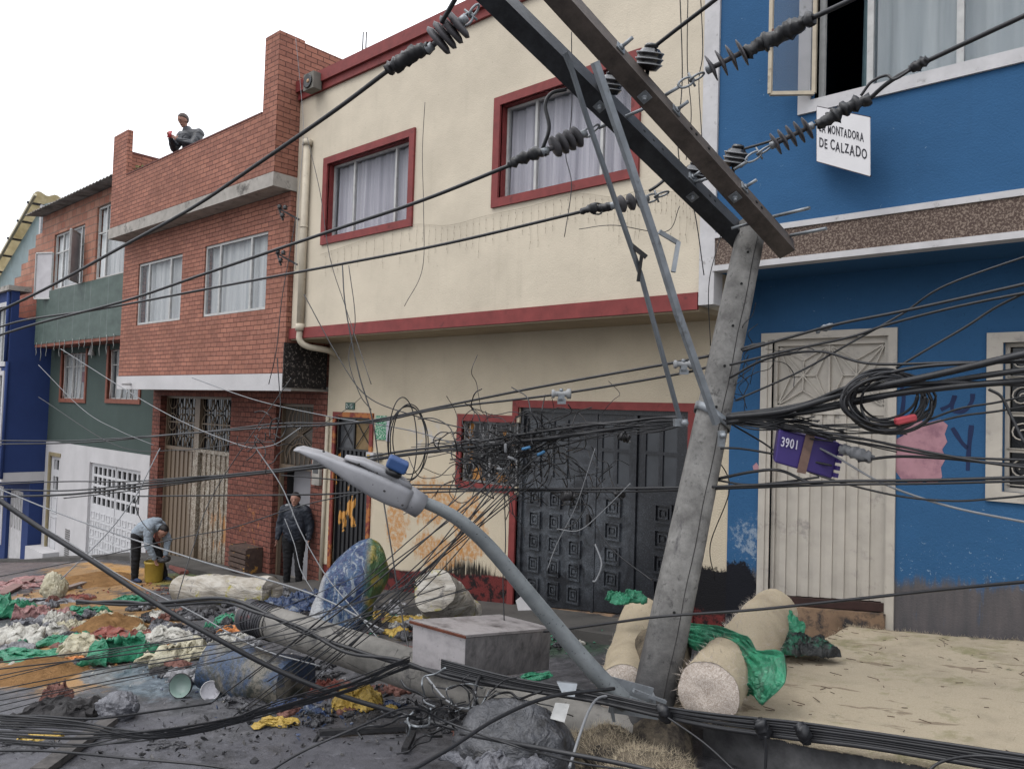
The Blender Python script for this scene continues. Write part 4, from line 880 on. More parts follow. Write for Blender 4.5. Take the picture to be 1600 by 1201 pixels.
# ================================================================== LEANING CONCRETE POLE WITH CROSSARMS
PC = N('pole_concrete', False, .85, .2)
o_ = PC.mix(PC.ramp(PC.noise(4, 8, .7), .35, .7), c(104, 102, 100), c(158, 156, 152)); o_ = PC.mix(PC.mul(PC.ramp(PC.noise(14, 6, .75), .56, .66), .7), o_, c(66, 64, 64)); o_ = PC.mix(PC.ramp(PC.noise(1, 6, .7, scale=(6, 6, 1)), .6, .7), o_, c(84, 82, 84))
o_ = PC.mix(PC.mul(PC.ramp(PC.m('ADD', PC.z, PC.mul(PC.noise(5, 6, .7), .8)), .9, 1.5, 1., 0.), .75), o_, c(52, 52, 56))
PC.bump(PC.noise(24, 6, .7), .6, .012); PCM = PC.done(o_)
B0 = aD(1006, 1165, 5.35); T0 = aD(1176, 350, 5.95)
pole = thing('leaning_pole', 'tall weathered concrete utility pole leaning to the right in front of the cream house', 'utility pole', B0)
n = 26; pts = [B0.lerp(T0, i/n) for i in range(n+1)]
mb = MB(); vs = []; ax = (T0-B0).normalized(); a = ax.cross(FW).normalized(); b = a.cross(ax)
for i in range(n+1):
    t = i/n; r = (.150*(1-t)+.103*t)
    for k in range(20):
        an = 2*math.pi*(k+.5)/20; ca, sa = math.cos(an), math.sin(an); q_ = (abs(ca)**4+abs(sa)**4)**-.25
        rr_ = r*(.45+.55*q_)*(1+.012*noise.noise(Vector((t*30, ca*2, sa*2)))); vs.append(pts[i]+(a*ca+b*sa)*rr_)
mb.add(vs, [(i*20+k, i*20+(k+1) % 20, (i+1)*20+(k+1) % 20, (i+1)*20+k) for i in range(n) for k in range(20)], True)
mb.add(vs[-20:], [tuple(range(20))]); mb.add(vs[:20], [tuple(range(20))[::-1]])
mb.build('shaft', PCM, pole)
def on_pole(t): return B0.lerp(T0, t)
sd = b if b.dot(FW) < 0 else -b       # side facing the viewer
side = a if a.dot(RT) > 0 else -a
hl = MB()
for t in (.24, .62, .70, .78, .865, .93): 
    r = .150*(1-t)+.103*t; p_ = on_pole(t)+sd*(r*1.0)+side*-.02; hl.cyl(p_-sd*.02, p_+sd*.004, .010, n=10)
    hl.build('bolt_hole', simple('hole_black', c(12, 12, 12), .1, 3, bump=0) if 'hole_black' not in bpy.data.materials else bpy.data.materials['hole_black'], pole); hl = MB()
sm_ = MB(); sm_.tube([on_pole(t/30)+sd*((.150*(1-t/30)+.103*t/30)*.985)+side*(.03+.004*math.sin(t*1.3)) for t in range(1, 30)], .0035, 5); sm_.build('mould_seam', simple('seam_dark', c(58, 56, 56), .3, 20, .9), pole)
# crossarms
def beam_up(sgn=1): return (-FW + (RT+UP)*.75*sgn).normalized()
RUST = N('weathered_beam', False, .6, .4); f = RUST.noise(5, 8, .75); RUST.bump(RUST.noise(30, 5), .4, .006)
RUSTM = RUST.done(RUST.mix(RUST.ramp(f, .35, .7), c(62, 54, 50), c(104, 92, 84)))
BLK = N('black_beam', False, .5, .45); f = BLK.noise(5, 8, .75); BLK.bump(BLK.noise(30, 5), .4, .006); BLKM = BLK.done(BLK.mix(BLK.ramp(f, .4, .75), c(34, 36, 42), c(70, 74, 80)))
ca1 = thing('crossarm', 'brown steel crossarm nearest the viewer, bolted to the right side of the leaning pole top', 'crossarm', aD(1228, 388, 5.78), 'crossarms of the leaning pole')
BA, BB = aD(812, -74, 4.5), aD(1229, 389, 5.78)
ca2 = thing('crossarm', 'black steel crossarm behind the brown one, ending at the left side of the pole top', 'crossarm', aD(1160, 375, 6.05), 'crossarms of the leaning pole')
CA, CB = aD(695, -80, 4.75), aD(1165, 380, 6.05)
MB().bar(BA, BB, .135, .125, up=beam_up()).build('beam', RUSTM, ca1)
MB().bar(CA, CB, .150, .135, up=beam_up()).build('beam', BLKM, ca2)
def beam_pt(A_, B_, x):   # point on the beam axis above picture column x
    best = min((abs((lambda v: 800+FOC*v.dot(RT)/v.dot(FW))(A_.lerp(B_, i/400))-x), i) for i in range(401))[1]
    return A_.lerp(B_, best/400)
def face_n(A_, B_, s_):
    d = (B_-A_).normalized(); up = beam_up(); a_ = d.cross(up).normalized(); b_ = a_.cross(d); return (a_ if a_.dot(FW) < 0 else -a_), b_
dB = (BB-BA).normalized(); na, nb_ = face_n(BA, BB, 1); na2, nb2 = face_n(CA, CB, 1)
def plate(A_, B_, x, par, up=True):
    nA, nB = face_n(A_, B_, 1); d = (B_-A_).normalized(); p_ = beam_pt(A_, B_, x); nn_ = nB if up else nA; ot = d.cross(nn_).normalized()
    o2 = p_+nn_*(.066 if up else .071); q_ = [o2+d*i*.035+ot*j*.035 for i, j in ((-1, -1), (1, -1), (1, 1), (-1, 1))]
    m_ = MB(); m_.slab(q_, nn_*.008); pl = m_.build('washer_plate', M['steel'], par)
    m_ = MB(); m_.cyl(o2, o2+nn_*(.10 if up else .05), .012, n=8); m_.lathe(o2+nn_*.008, nn_, [(0, .02), (.014, .02), (.015, .01)], 6); m_.build('bolt', M['steel'], pl)
for x_, u_ in ((957, True), (1150, True), (1043, True), (1008, False), (1148, False)): plate(BA, BB, x_, ca1, u_)
for x_, u_ in ((938, False), (1082, False), (1070, True)): plate(CA, CB, x_, ca2, u_)
for (A_, B_, xs__, par) in ((BA, BB, (1068, 1076, 1095, 1170, 1178), ca1), (CA, CB, (996, 1010, 1024, 1098, 1106), ca2)):
    nA, nB = face_n(A_, B_, 1)
    for x_ in xs__: p_ = beam_pt(A_, B_, x_); m_ = MB(); m_.cyl(p_+nB*.03, p_+nB*.0695, .012, n=10); m_.build('bolt_hole', bpy.data.materials['hole_black'], par)
def rod(x0, y0, d0, x1, y1, d1, r, par, nm='bolt', mt='steel'): return MB().cyl(aD(x0, y0, d0), aD(x1, y1, d1), r, n=8).build(nm, M[mt], par)
rod(1206, 339, 5.72, 1265, 325, 5.45, .013, ca1); rod(1235, 368, 5.76, 1291, 357, 5.5, .013, ca1); rod(1143, 357, 5.75, 1180, 347, 5.72, .012, ca1); rod(1078, 287, 5.75, 1112, 277, 5.5, .012, ca2)
# diagonal braces (angle bars)
def angle(path, w_, th, par_label, grp):
    pts_ = [aD(*p_) for p_ in path]; m_ = MB()
    for k in range(len(pts_)-1):
        p_, q_ = pts_[k], pts_[k+1]; d = (q_-p_).normalized(); up_ = (-FW+RT*.55).normalized(); a_ = d.cross(up_).normalized(); b_ = a_.cross(d)
        e = d*(.003 if k else 0)
        m_.bar(p_-e, q_, w_, th, up=up_); m_.bar(p_-e+a_*(w_/2)-b_*(w_/2)*.7, q_+a_*(w_/2)-b_*(w_/2)*.7, th, w_*.8, up=up_)
    o = m_.build('crossarm_brace', M['steel'] if grp == 1 else simple('brace_steel', c(120, 126, 132), .2, 8, .45, .5, .5)); tag(o, par_label, 'brace', 'diagonal braces of the crossarms'); return o
angle([(884, 82, 4.85), (896, 112, 4.9), (918, 182, 5.0), (965, 320, 5.2), (1003, 430, 5.35), (1066, 664, 5.55)], .026, .005, 'thinner left steel brace running from the black crossarm down to the pole clamp', 0)
angle([(932, 96, 4.75), (985, 250, 4.95), (1030, 385, 5.1), (1062, 490, 5.2), (1122, 662, 5.38)], .044, .006, 'wide right steel brace running from under the brown crossarm down to the pole clamp', 1)
m_ = MB(); m_.bar(aD(985, 382, 5.3), aD(1010, 402, 5.3), .03, .02, up=-FW); m_.bar(aD(1003, 396, 5.3), aD(997, 440, 5.32), .022, .02, up=-FW); tag(m_.build('brace_link', M['dark_steel']), 'short dark link bolted to the thinner left brace', 'bracket')
m_ = MB(); m_.bar(aD(1030, 362, 5.2), aD(1060, 380, 5.25), .03, .02, up=-FW); m_.bar(aD(1060, 378, 5.24), aD(1052, 425, 5.2), .03, .02, up=-FW); tag(m_.build('brace_link', M['steel']), 'short bent link bolted to the wide right brace', 'bracket')
# clamp band
def band(t, h, nm='clamp_band', wob=.06):
    m_ = MB(); vs = []
    c0 = on_pole(t); r = .150*(1-t)+.103*t
    for j in (0, 1):
        for k in range(28):
            an = 2*math.pi*k/28; ca, sa = math.cos(an), math.sin(an); q_ = (abs(ca)**4+abs(sa)**4)**-.25
            p_ = c0+(a*ca+b*sa)*(r*(.45+.55*q_)+.012)+ax*((j-.5)*h)+ax*(side.dot(a)*ca*-wob); vs.append(p_)
    m_.add(vs, [(k, (k+1) % 28, 28+(k+1) % 28, 28+k) for k in range(28)], True)
    o = m_.build(nm, M['steel'], pole); so_ = o.modifiers.new('s', 'SOLIDIFY'); so_.thickness = .006; return o
band(.605, .06)
m_ = MB(); cl = aD(1064, 660, 5.5); m_.bar(cl-RT*.05, cl+RT*.04, .05, .07, up=-FW); m_.lathe(cl+RT*.015-FW*.02, -FW, [(0, .025), (.05, .025), (.06, .012)], 10); m_.build('clamp_lug', M['steel'], pole)
cl = aD(1127, 684, 5.4); m_ = MB(); m_.bar(cl-UP*.06, cl+UP*.05, .04, .05, up=-FW); m_.lathe(cl-FW*.02+UP*.02, -FW, [(0, .02), (.05, .02)], 8); m_.build('clamp_lug', M['steel'], pole)

# ---------- insulators
def pin_insulator(x, y, D, rpx, label, tilt=.12):
    r = rpx*D/FOC; c0 = aD(x, y, D); d = (UP+RT*tilt-FW*.35).normalized()
    t = thing('pin_insulator', label, 'insulator', c0-d*r, 'black pin insulators on the crossarms')
    pr = [(-.9, .35), (-.88, .62), (-.55, .9), (-.5, .98), (-.44, .84), (-.2, .92), (-.14, 1.0), (-.08, .86), (.2, .94), (.26, 1.0), (.34, .8), (.55, .62), (.62, .42), (.9, .38), (.95, .2)]
    MB().lathe(c0, d, [(u*r, v*r) for u, v in pr], 22).build('body', M['porcelain'], t)
    w_ = MB()
    for u, v in ((-.47, .975), (-.11, 1.0), (.29, .985)): w_.lathe(c0+d*(u*r), d, [(0, v*r), (.006, v*r*1.01), (.012, v*r)], 22)
    for i_, (u, v) in enumerate(((-.47, .985), (-.11, 1.005), (.29, .99))): MB().lathe(c0+d*(u*r), d, [(-.004, v*r), (-.0035, v*r*1.012), (.0025, v*r*1.012), (.003, v*r)], 22).build('glaze_ring', simple('ring_grey', c(150, 152, 156), .1, 9, .4) if 'ring_grey' not in bpy.data.materials else bpy.data.materials['ring_grey'], t)
    MB().cyl(c0-d*r*1.8, c0-d*r*.85, .014, n=8).build('pin', M['dark_steel'], t)
    tie = MB()
    for k in range(5): tie.tube([c0+d*(.68*r+.03*r*k)+(RT*math.cos(q_)+d.cross(RT)*math.sin(q_))*r*.46 for q_ in [2*math.pi*i/12 for i in range(13)]], .005, 4)
    tie.build('tie_wire', M['rubber'], t); return c0+d*r*.8
i1 = pin_insulator(1015, 90, 5.0, 22, 'black pin insulator with a cable on top, standing on the right of the brown crossarm')
i2 = pin_insulator(955, 130, 5.25, 19, 'black pin insulator half hidden between the two crossarms above the cream house window')
i3 = pin_insulator(1150, 244, 5.75, 19, 'black pin insulator on the brown crossarm in front of the blue house')
i4 = pin_insulator(1085, 270, 5.95, 19, 'black pin insulator on the black crossarm beside the white wall strip')
def strain(x0, y0, D0, x1, y1, D1, n, rpx, label, mt='polymer'):
    A_, B_ = aD(x0, y0, D0), aD(x1, y1, D1); d = (B_-A_).normalized(); L_ = (B_-A_).length; r = rpx*D0/FOC
    t = thing('strain_insulator', label, 'insulator', A_, 'ribbed strain insulators on the power lines')
    MB().tube([A_, B_], .017, 8).build('core', M[mt], t)
    for k in range(n):
        m_ = A_.lerp(B_, .12+.76*k/(n-1)) if x0 > 1050 else A_.lerp(B_, .30+.5*k/(n-1)) if n > 1 else A_.lerp(B_, .5)
        tl_ = (d+UP*.12).normalized()
        MB().lathe(m_, tl_, [(-.010, .02), (-.008, r*.96), (-.002, r), (.006, r*.7), (.016, .02)] if x0 > 1050 else [(-.022, .02), (-.016, r*.9), (.002, r), (.016, r*.75), (.022, .02)], 20).build('shed', M[mt], t)
    for P_, q_ in ((A_, 1), (B_, -1)):
        MB().lathe(P_-d*.01*q_, d*q_, [(0, .012), (.005, .028), (.05, .028), (.055, .018)], 10).build('end_fitting', M['steel'] if mt == 'polymer' else M['black'], t)
    return A_, B_
def shackle(x0, y0, x1, y1, D, label):
    A_, B_ = aD(x0, y0, D), aD(x1, y1, D); d = (B_-A_).normalized(); s_ = d.cross(FW).normalized()
    m_ = MB(); L_ = (B_-A_).length
    lp = [A_+d*(L_*.3+L_*.3*math.cos(q_)*1.0)+s_*.028*math.sin(q_) for q_ in [2*math.pi*i/16 for i in range(17)]]; m_.tube(lp, .008, 6)
    lp = [A_+d*(L_*.72+L_*.28*math.cos(q_))+FW.cross(s_)*0+(-FW*.9+s_*.4)*.024*math.sin(q_) for q_ in [2*math.pi*i/16 for i in range(17)]]; m_.tube(lp, .008, 6)
    m_.cyl(A_+d*L_*.52-s_*.05, A_+d*L_*.52+s_*.05, .008, n=6)
    o = m_.build('shackle', M['steel']); tag(o, label, 'shackle', 'steel shackles on the crossarms')
def lumpy(path, r, label, nm='cable_splice', seed=0, mt='rubber', grp=None):
    pts_ = spline([aD(*p_) for p_ in path], 8); rs = [max(.008, r*(.75+.7*noise.noise(Vector((i*.45, seed, 0)))+(.35*math.sin(math.pi*i/len(pts_)))) ) for i in range(len(pts_))]
    m_ = MB(); m_.tube(pts_, rs, 10)
    k0 = len(m_.v)
    for v in m_.v: v += Vector((noise.noise(v*40), noise.noise(v*40+Vector((9, 0, 0))), noise.noise(v*40+Vector((0, 9, 0)))))*r*.45
    o = m_.build(nm, M[mt]); tag(o, label, 'cable fitting', grp); return o
def cable(path, r, label, grp=None, mt='rubber', nm='cable', k=10, cat='cable', n=6):
    pts_ = spline([aD(*p_) if len(p_) == 3 else p_[0] for p_ in path], k); m_ = MB(); m_.tube(pts_, r, n)
    o = m_.build(nm, M[mt]); tag(o, label, cat, grp); return o
strain(668, 78, 4.75, 728, 28, 4.65, 4, 26, 'largest ribbed insulator, at the top left under the red roof edge of the cream house')
strain(848, 238, 5.3, 915, 208, 5.35, 4, 18, 'ribbed insulator in front of the larger cream house window')
strain(955, 322, 5.75, 1012, 310, 5.8, 3, 14, 'small ribbed insulator left of the lower end of the braces, on the lowest line')
strain(1105, 110, 5.0, 1168, 78, 4.9, 4, 22, 'ribbed insulator in front of the white wall strip, on the upper right line')
strain(1205, 228, 5.6, 1270, 196, 5.5, 5, 19, 'ribbed insulator left of the hand-lettered sign')
shackle(1060, 135, 1100, 115, 5.05, 'steel shackle joining the brown crossarm to the upper right line'); shackle(1165, 252, 1206, 228, 5.65, 'steel shackle joining the brown crossarm to the line by the sign'); shackle(722, 40, 748, 8, 4.7, 'steel shackle at the top left end of the black crossarm'); shackle(912, 212, 936, 196, 5.4, 'steel shackle above the larger cream house window'); shackle(1005, 314, 1045, 300, 5.85, 'steel shackle at the lowest line of the black crossarm')
rod(1036, 151, 5.1, 1064, 134, 5.05, .012, ca1); rod(1147, 265, 5.7, 1168, 252, 5.65, .012, ca1); rod(936, 200, 5.45, 1006, 170, 5.3, .012, ca2)
# dead-end clamps / taped joints
lumpy([(606, 108, 4.9), (625, 98, 4.85), (650, 82, 4.8), (672, 74, 4.75)], .042, 'black dead-end clamp at the left end of the largest insulator', seed=1)
lumpy([(795, 258, 5.45), (815, 248, 5.4), (835, 240, 5.35), (856, 236, 5.3)], .036, 'black dead-end clamp on the line crossing the larger cream house window', seed=2)
lumpy([(908, 331, 5.85), (925, 326, 5.8), (942, 325, 5.8), (960, 321, 5.75)], .030, 'black dead-end clamp on the lowest line in front of the cream wall', seed=3)
lumpy([(1166, 84, 4.9), (1190, 68, 4.85), (1215, 58, 4.8), (1245, 40, 4.7), (1272, 28, 4.6)], .046, 'long lumpy taped splice crossing the open blue house casement', seed=5)
lumpy([(1276, 196, 5.5), (1300, 183, 5.45), (1325, 168, 5.4), (1358, 155, 5.35)], .044, 'lumpy taped splice in front of the hand-lettered sign', seed=7)
lumpy([(1422, 108, 5.1), (1436, 102, 5.05), (1450, 92, 5.0)], .030, 'small taped splice below the grey curtained window of the blue house', seed=9)
# power lines
cable([(-30, 500, 9.2), (75, 449, 8.7), (195, 383, 7.6), (300, 325, 6.8), (400, 258, 6.1), (520, 175, 5.4), (612, 106, 4.9)], .0165, 'thick upper power line running from the left edge up to the largest insulator')
cable([(-30, 533, 9.6), (60, 505, 9.2), (195, 470, 8.6), (325, 426, 7.8), (520, 360, 6.7), (660, 313, 6.0), (800, 257, 5.45)], .0145, 'middle power line running up to the insulator in front of the larger cream house window')
cable([(-30, 520, 9.8), (40, 500, 9.5), (155, 483, 9.0), (325, 451, 8.2), (520, 415, 7.2), (700, 380, 6.5), (912, 330, 5.85)], .0125, 'lowest power line running up to the small insulator left of the braces')
cable([(1270, 28, 4.6), (1330, 0, 4.4), (1450, -60, 4.2)], .016, 'upper right power line leaving the frame above the open casement')
cable([(1355, 158, 5.35), (1390, 128, 5.2), (1440, 100, 5.05), (1600, 25, 4.5), (1720, -30, 4.3)], .0155, 'right power line passing in front of the grey curtained window')
cable([(1345, 150, 5.3), (1362, 128, 5.25), (1385, 118, 5.2), (1398, 124, 5.15), (1425, 108, 5.08)], .010, 'kinked jumper wire above the taped splice by the sign')
cable([(1158, 234, 5.72), (1200, 222, 5.7), (1250, 206, 5.6), (1300, 182, 5.5)], .010, 'cable from the black pin insulator to the splice in front of the sign')
cable([(1024, 72, 4.98), (1060, 44, 4.8), (1120, -2, 4.5), (1180, -50, 4.3)], .014, 'power line rising from the pin insulator beside the brown crossarm')
cable([(690, 35, 4.6), (705, 10, 4.5), (725, -25, 4.4)], .015, 'short power line rising from the largest insulator out of the top of the picture')
cable([(848, 232, 5.3), (858, 200, 5.25), (852, 165, 5.25), (862, 146, 5.25), (885, 140, 5.25)], .013, 'curved jumper cable hooked up to the black crossarm over the larger window')
cable([(1015, 298, 5.85), (1030, 288, 5.9), (1060, 262, 5.95)], .012, 'short jumper cable under the black crossarm')
cable([(924, 330, 5.8), (930, 318, 5.8), (943, 322, 5.8), (938, 334, 5.78), (926, 334, 5.8)], .007, 'small wire loop at the dead-end clamp of the lowest line')

# ================================================================== STREET LIGHT (broken off, still strapped to the pole foot)
sl_ = thing('street_light', 'grey street light on a curved pipe arm sticking out left from the leaning pole foot', 'street light', aD(975, 1095, 5.1))
AG = N('arm_grey', False, .55, .4, .2); f = AG.noise(45, 4, .7); AGM = AG.done(AG.mix(AG.ramp(f, .62, .68), AG.mix(AG.ramp(AG.noise(5, 5), .3, .7), c(112, 118, 122), c(146, 152, 154)), c(40, 42, 44)))
ap = spline([aD(978, 1098, 5.1), aD(930, 1050, 5.05), aD(880, 992, 5.0), (aD(820, 920, 4.9)), aD(765, 855, 4.8), aD(725, 818, 4.72), aD(690, 796, 4.66), aD(655, 781, 4.6)], 8)
nA_ = len(ap); MB().tube(ap, [(14.8-5.8*(i/(nA_-1)))*(5.1-.5*i/(nA_-1))/FOC for i in range(nA_)], 16).build('arm', AGM, sl_)
LG = N('luminaire_grey', False, .5, .4, .15); f = LG.noise(34, 4, .7); LGM = LG.done(LG.mix(LG.ramp(f, .68, .7), LG.mix(LG.ramp(LG.noise(4, 5), .3, .7), c(122, 123, 128), c(154, 154, 159)), c(50, 50, 54)))
def loft(secs, nside, expo=5.):
    """secs: (centre, half-width along wdir, half-height along hdir)"""
    m_ = MB(); vs = []
    for c0, hw, hh_, wd, hd in secs:
        for k in range(nside):
            an = 2*math.pi*(k+.5)/nside; ca, sa = math.cos(an), math.sin(an)
            vs.append(c0+wd*hw*math.copysign(abs(ca)**(2/expo), ca)+hd*hh_*math.copysign(abs(sa)**(2/expo), sa))
    m = len(secs); m_.add(vs, [(i*nside+k, i*nside+(k+1) % nside, (i+1)*nside+(k+1) % nside, (i+1)*nside+k) for i in range(m-1) for k in range(nside)]+[tuple(range(nside))[::-1], tuple((m-1)*nside+k for k in range(nside))], True)
    return m_
axl = (aD(463, 700, 4.5)-aD(640, 780, 4.6)).normalized(); hd = (UP*.9+RT*.42).normalized(); hd = (hd-axl*hd.dot(axl)).normalized(); wd = axl.cross(hd)
def sec(x, y, hpx, w_): return (aD(x, y, 4.55), w_*.64, hpx*.80*4.55/FOC, wd, hd)
loft([sec(461, 701, 1.5, .10), sec(470, 701, 4, .13), sec(500, 712, 9, .15), sec(530, 727, 13, .155), sec(560, 742, 20, .16), sec(590, 757, 24, .16), sec(615, 768, 25, .15), sec(632, 777, 22, .12), sec(640, 780, 19, .09)], 20).build('luminaire_head', LGM, sl_)
loft([(aD(x, y, 4.55)+hd*(h_*.8*4.55/FOC), w_*.64, t_*.8*4.55/FOC, wd, hd) for x, y, h_, w_, t_ in ((535, 722, 12, .08, 3), (560, 735, 20, .12, 6), (600, 755, 22, .12, 8), (625, 768, 21, .1, 6), (636, 774, 19, .06, 3))], 16).build('driver_cover', LGM, sl_)
MB().lathe(aD(632, 775, 4.57), (aD(660, 792, 4.6)-aD(632, 775, 4.57)), [(0, .062), (.01, .078), (.12, .074), (.13, .05)], 18).build('collar', LGM, sl_)
for bx_, by_ in ((505, 706), (560, 726), (588, 740), (600, 768), (628, 790)):
    p9 = aD(bx_, by_, 4.40); MB().lathe(p9, hd, [(0, .006), (.004, .008), (.010, .006)], 8).build('screw', M['dark_steel'], sl_)
pq = aD(613, 742, 4.5); MB().lathe(pq, hd, [(0, .05), (.035, .05)], 14).build('photocell_base', M['black'], sl_)
pcx = pq+hd*.035; m_ = MB(); e1 = wd*.0+(axl*.062); e2 = wd*.062; m_.slab([pcx+e1+e2, pcx-e1+e2, pcx-e1-e2, pcx+e1-e2], hd*.07); o = m_.build('photocell', simple('photocell_blue', c(30, 72, 128), .15, 12, .5, .4), sl_)
bv = o.modifiers.new('b', 'BEVEL'); bv.width = .014; bv.segments = 3
# bracket at the pole foot
m_ = MB(); 
bc = aD(968, 1092, 5.12); pcn = aD(1012, 1092, 5.12)
m_.bar(aD(945, 1068, 5.1), aD(1018, 1088, 5.1), .012, .12, up=UP); m_.bar(aD(952, 1100, 5.1), aD(1030, 1112, 5.1), .012, .10, up=UP); m_.bar(aD(950, 1066, 5.1), aD(958, 1122, 5.1), .02, .10, up=-FW); m_.bar(aD(1018, 1082, 5.15), aD(1022, 1118, 5.15), .03, .1, up=-FW)
m_.bar(aD(990, 1078, 5.0), aD(1040, 1096, 5.05), .03, .02, up=UP); m_.bar(aD(985, 1090, 5.02), aD(1034, 1108, 5.05), .03, .02, up=UP)
m_.build('mounting_bracket', M['steel'], sl_)

# ================================================================== FALLEN POLE AND GREY CABINET
fp = [aG(420, 1010), aG(560, 1056), aG(700, 1092)]
F0 = aD(386, 960, 7.35); F1 = aD(700, 1064, 6.15); F2 = F1+(F1-F0).normalized()*1.75; F2.z = F1.z-.12
fo_ = thing('fallen_pole', 'grey concrete pole lying broken across the road under the cabinet', 'utility pole', (F0+F2)/2)
pp = [F0.lerp(F1, i/16) for i in range(17)]+[F1.lerp(F2, i/8) for i in range(1, 9)]
FPC = N('fallen_concrete', False, .85, .2); o_ = FPC.mix(FPC.ramp(FPC.noise(3, 8, .7), .35, .7), c(104, 102, 98), c(146, 142, 136))
crk = FPC.voro(2.3, 'DISTANCE_TO_EDGE'); wv = FPC.m('ADD', crk, FPC.mul(FPC.m('SUBTRACT', FPC.noise(6, 6), .5), .12)); o_ = FPC.mix(FPC.ramp(FPC.m('ABSOLUTE', wv), .008, .0, 0., .8), o_, c(40, 38, 38))
o_ = FPC.mix(FPC.ramp(FPC.noise(2, 7, .7), .56, .68), o_, c(70, 70, 72)); FPC.bump(FPC.noise(20, 6), .5, .01)
MB().tube(pp, [.150+.025*i/24 for i in range(25)], 22).build('shaft', FPC.done(o_), fo_)
cw_ = MB(); dF = (F1-F0).normalized()
cw_.tube([F0+dF*.02, F0+dF*.34], .156, 20, cap=False); cw_.build('dark_wrap', simple('wrap_dark', c(62, 62, 68), .3, 14, .5, .4, bump=.8, dirt=c(110, 60, 60), dsc=8, dlo=.6, dhi=.68), fo_)
for k in range(9):
    cc = F0+dF*(.10+.035*k); e1 = dF.orthogonal().normalized(); e2 = dF.cross(e1)
    MB().tube([cc+(e1*math.cos(q_)+e2*math.sin(q_))*.160+dF*.01*math.sin(q_*2+k) for q_ in [2*math.pi*i/18 for i in range(19)]], .004, 5, cap=False).build('binding_wire', M['rubber'], fo_)
gbx = thing('fallen_cabinet', 'grey sheet metal equipment cabinet lying on the fallen pole with a rusty edge', 'cabinet', aD(727, 1063, 5.8))
def zero(p_): return p_
n0 = aD(727, 1064, 5.80); l0 = aD(644, 1038, 6.05); r0_ = aD(858, 1046, 6.45)
n1 = aD(729, 996, 5.72); up_ = n1-n0; bk0 = l0+r0_-n0
q_ = [n0, r0_, bk0, l0]; tq = [v+up_ for v in q_]
CBL = N('cabinet_light', False, .55, .4, .1); o1 = CBL.mix(CBL.ramp(CBL.noise(7, 7, .7), .45, .75), c(206, 200, 202), c(168, 162, 164)); CBM = CBL.done(CBL.mix(CBL.ramp(CBL.noise(22, 5, .75), .62, .72), o1, c(84, 76, 78)))
CBD = N('cabinet_dark', False, .5, .4, .1); fst = CBD.noise(6, 7, .75, .3, scale=(2, 2, 1)); CBDM = CBD.done(CBD.mix(CBD.ramp(fst, .35, .65), c(92, 90, 92), c(146, 142, 143)))  # mottled darker grey for the body, against the paler end panel
m_ = MB(); m_.hexa(q_, tq); o = m_.build('body', CBDM, gbx); bv = o.modifiers.new('b', 'BEVEL'); bv.width = .008; bv.segments = 2
inn = lambda p_, k=.0: p_
m_ = MB(); fd = (l0-n0).cross(up_).normalized(); fd = fd if fd.dot(FW) < 0 else -fd
cF = (n0+l0)/2+up_/2; m_.slab([cF+(v-cF)*.97 for v in (n0, l0, l0+up_, n0+up_)], fd*.006); m_.build('end_panel', CBM, gbx)
lid = [n0+up_, r0_+up_, bk0+up_, l0+up_]; cL = sum(lid, Vector())/4; upn = up_.normalized()
m_ = MB(); m_.slab([cL+(v-cL)*1.035+upn*.004 for v in lid], upn*.022); m_.build('lid', CBM if False else simple('cabinet_lid', c(166, 160, 160), .25, 4, .5, .4, dirt=c(88, 82, 82), dsc=4, dlo=.45, dhi=.65), gbx)
m_ = MB(); m_.bar(cL+(l0+up_-cL)*1.04+upn*.008, cL+(n0+up_-cL)*1.04+upn*.008, .012, .02, up=upn); m_.build('rusty_edge', simple('rust', c(112, 62, 44), .4, 20, .9), gbx)
# purple distribution box 3901
pb = thing('splice_box', 'dark blue-purple telecom box strapped with tape and numbered 3901, hanging in the cables', 'junction box', aD(1260, 700, 5.2))
PM = simple('purple_plastic', c(62, 44, 124), .1, 5, .45, .4, bump=.1)
tl_, tr_, br_, bl_ = aD(1217, 671, 5.2), aD(1313, 692, 5.25), aD(1300, 748, 5.25), aD(1210, 722, 5.2); bk_ = FW*.22+RT*.06
m_ = MB(); m_.slab([tl_, bl_, br_, tr_], bk_); o = m_.build('case', PM, pb); bv = o.modifiers.new('b', 'BEVEL'); bv.width = .012; bv.segments = 2
xd = (tr_-tl_).normalized(); zd = (tl_-bl_).normalized(); nrm = -bk_.normalized()
for k in range(5): MB().bar(tr_.lerp(br_, .08+.2*k)+xd*.0-FW*.008, tr_.lerp(br_, .08+.2*k)+xd*.028-FW*.004, .03, .03, up=zd).build('rib', PM, pb)
text_mesh('3901', bl_+xd*.022+zd*.118-FW*.012, xd, zd, .088, .004, .66).build('number', simple('stencil_white', c(210, 205, 225), .05, 9, bump=0), pb)
a0 = tl_.lerp(tr_, .50); a1 = bl_.lerp(br_, .46); m_ = MB(); 
tw = xd*.032; m_.slab([a0-FW*.006-tw+zd*.02, a1-FW*.006-tw-zd*.02, a1-FW*.006+tw-zd*.02, a0-FW*.006+tw+zd*.02], -FW*.006); m_.build('tape_strap', simple('brown_tape', c(120, 92, 80), .35, 12, .3, .5), pb)
MB().bar(tl_+zd*.03+xd*.02, tr_+zd*.02-xd*.05, .06, .03, up=zd).build('lid_rail', M['black'], pb)
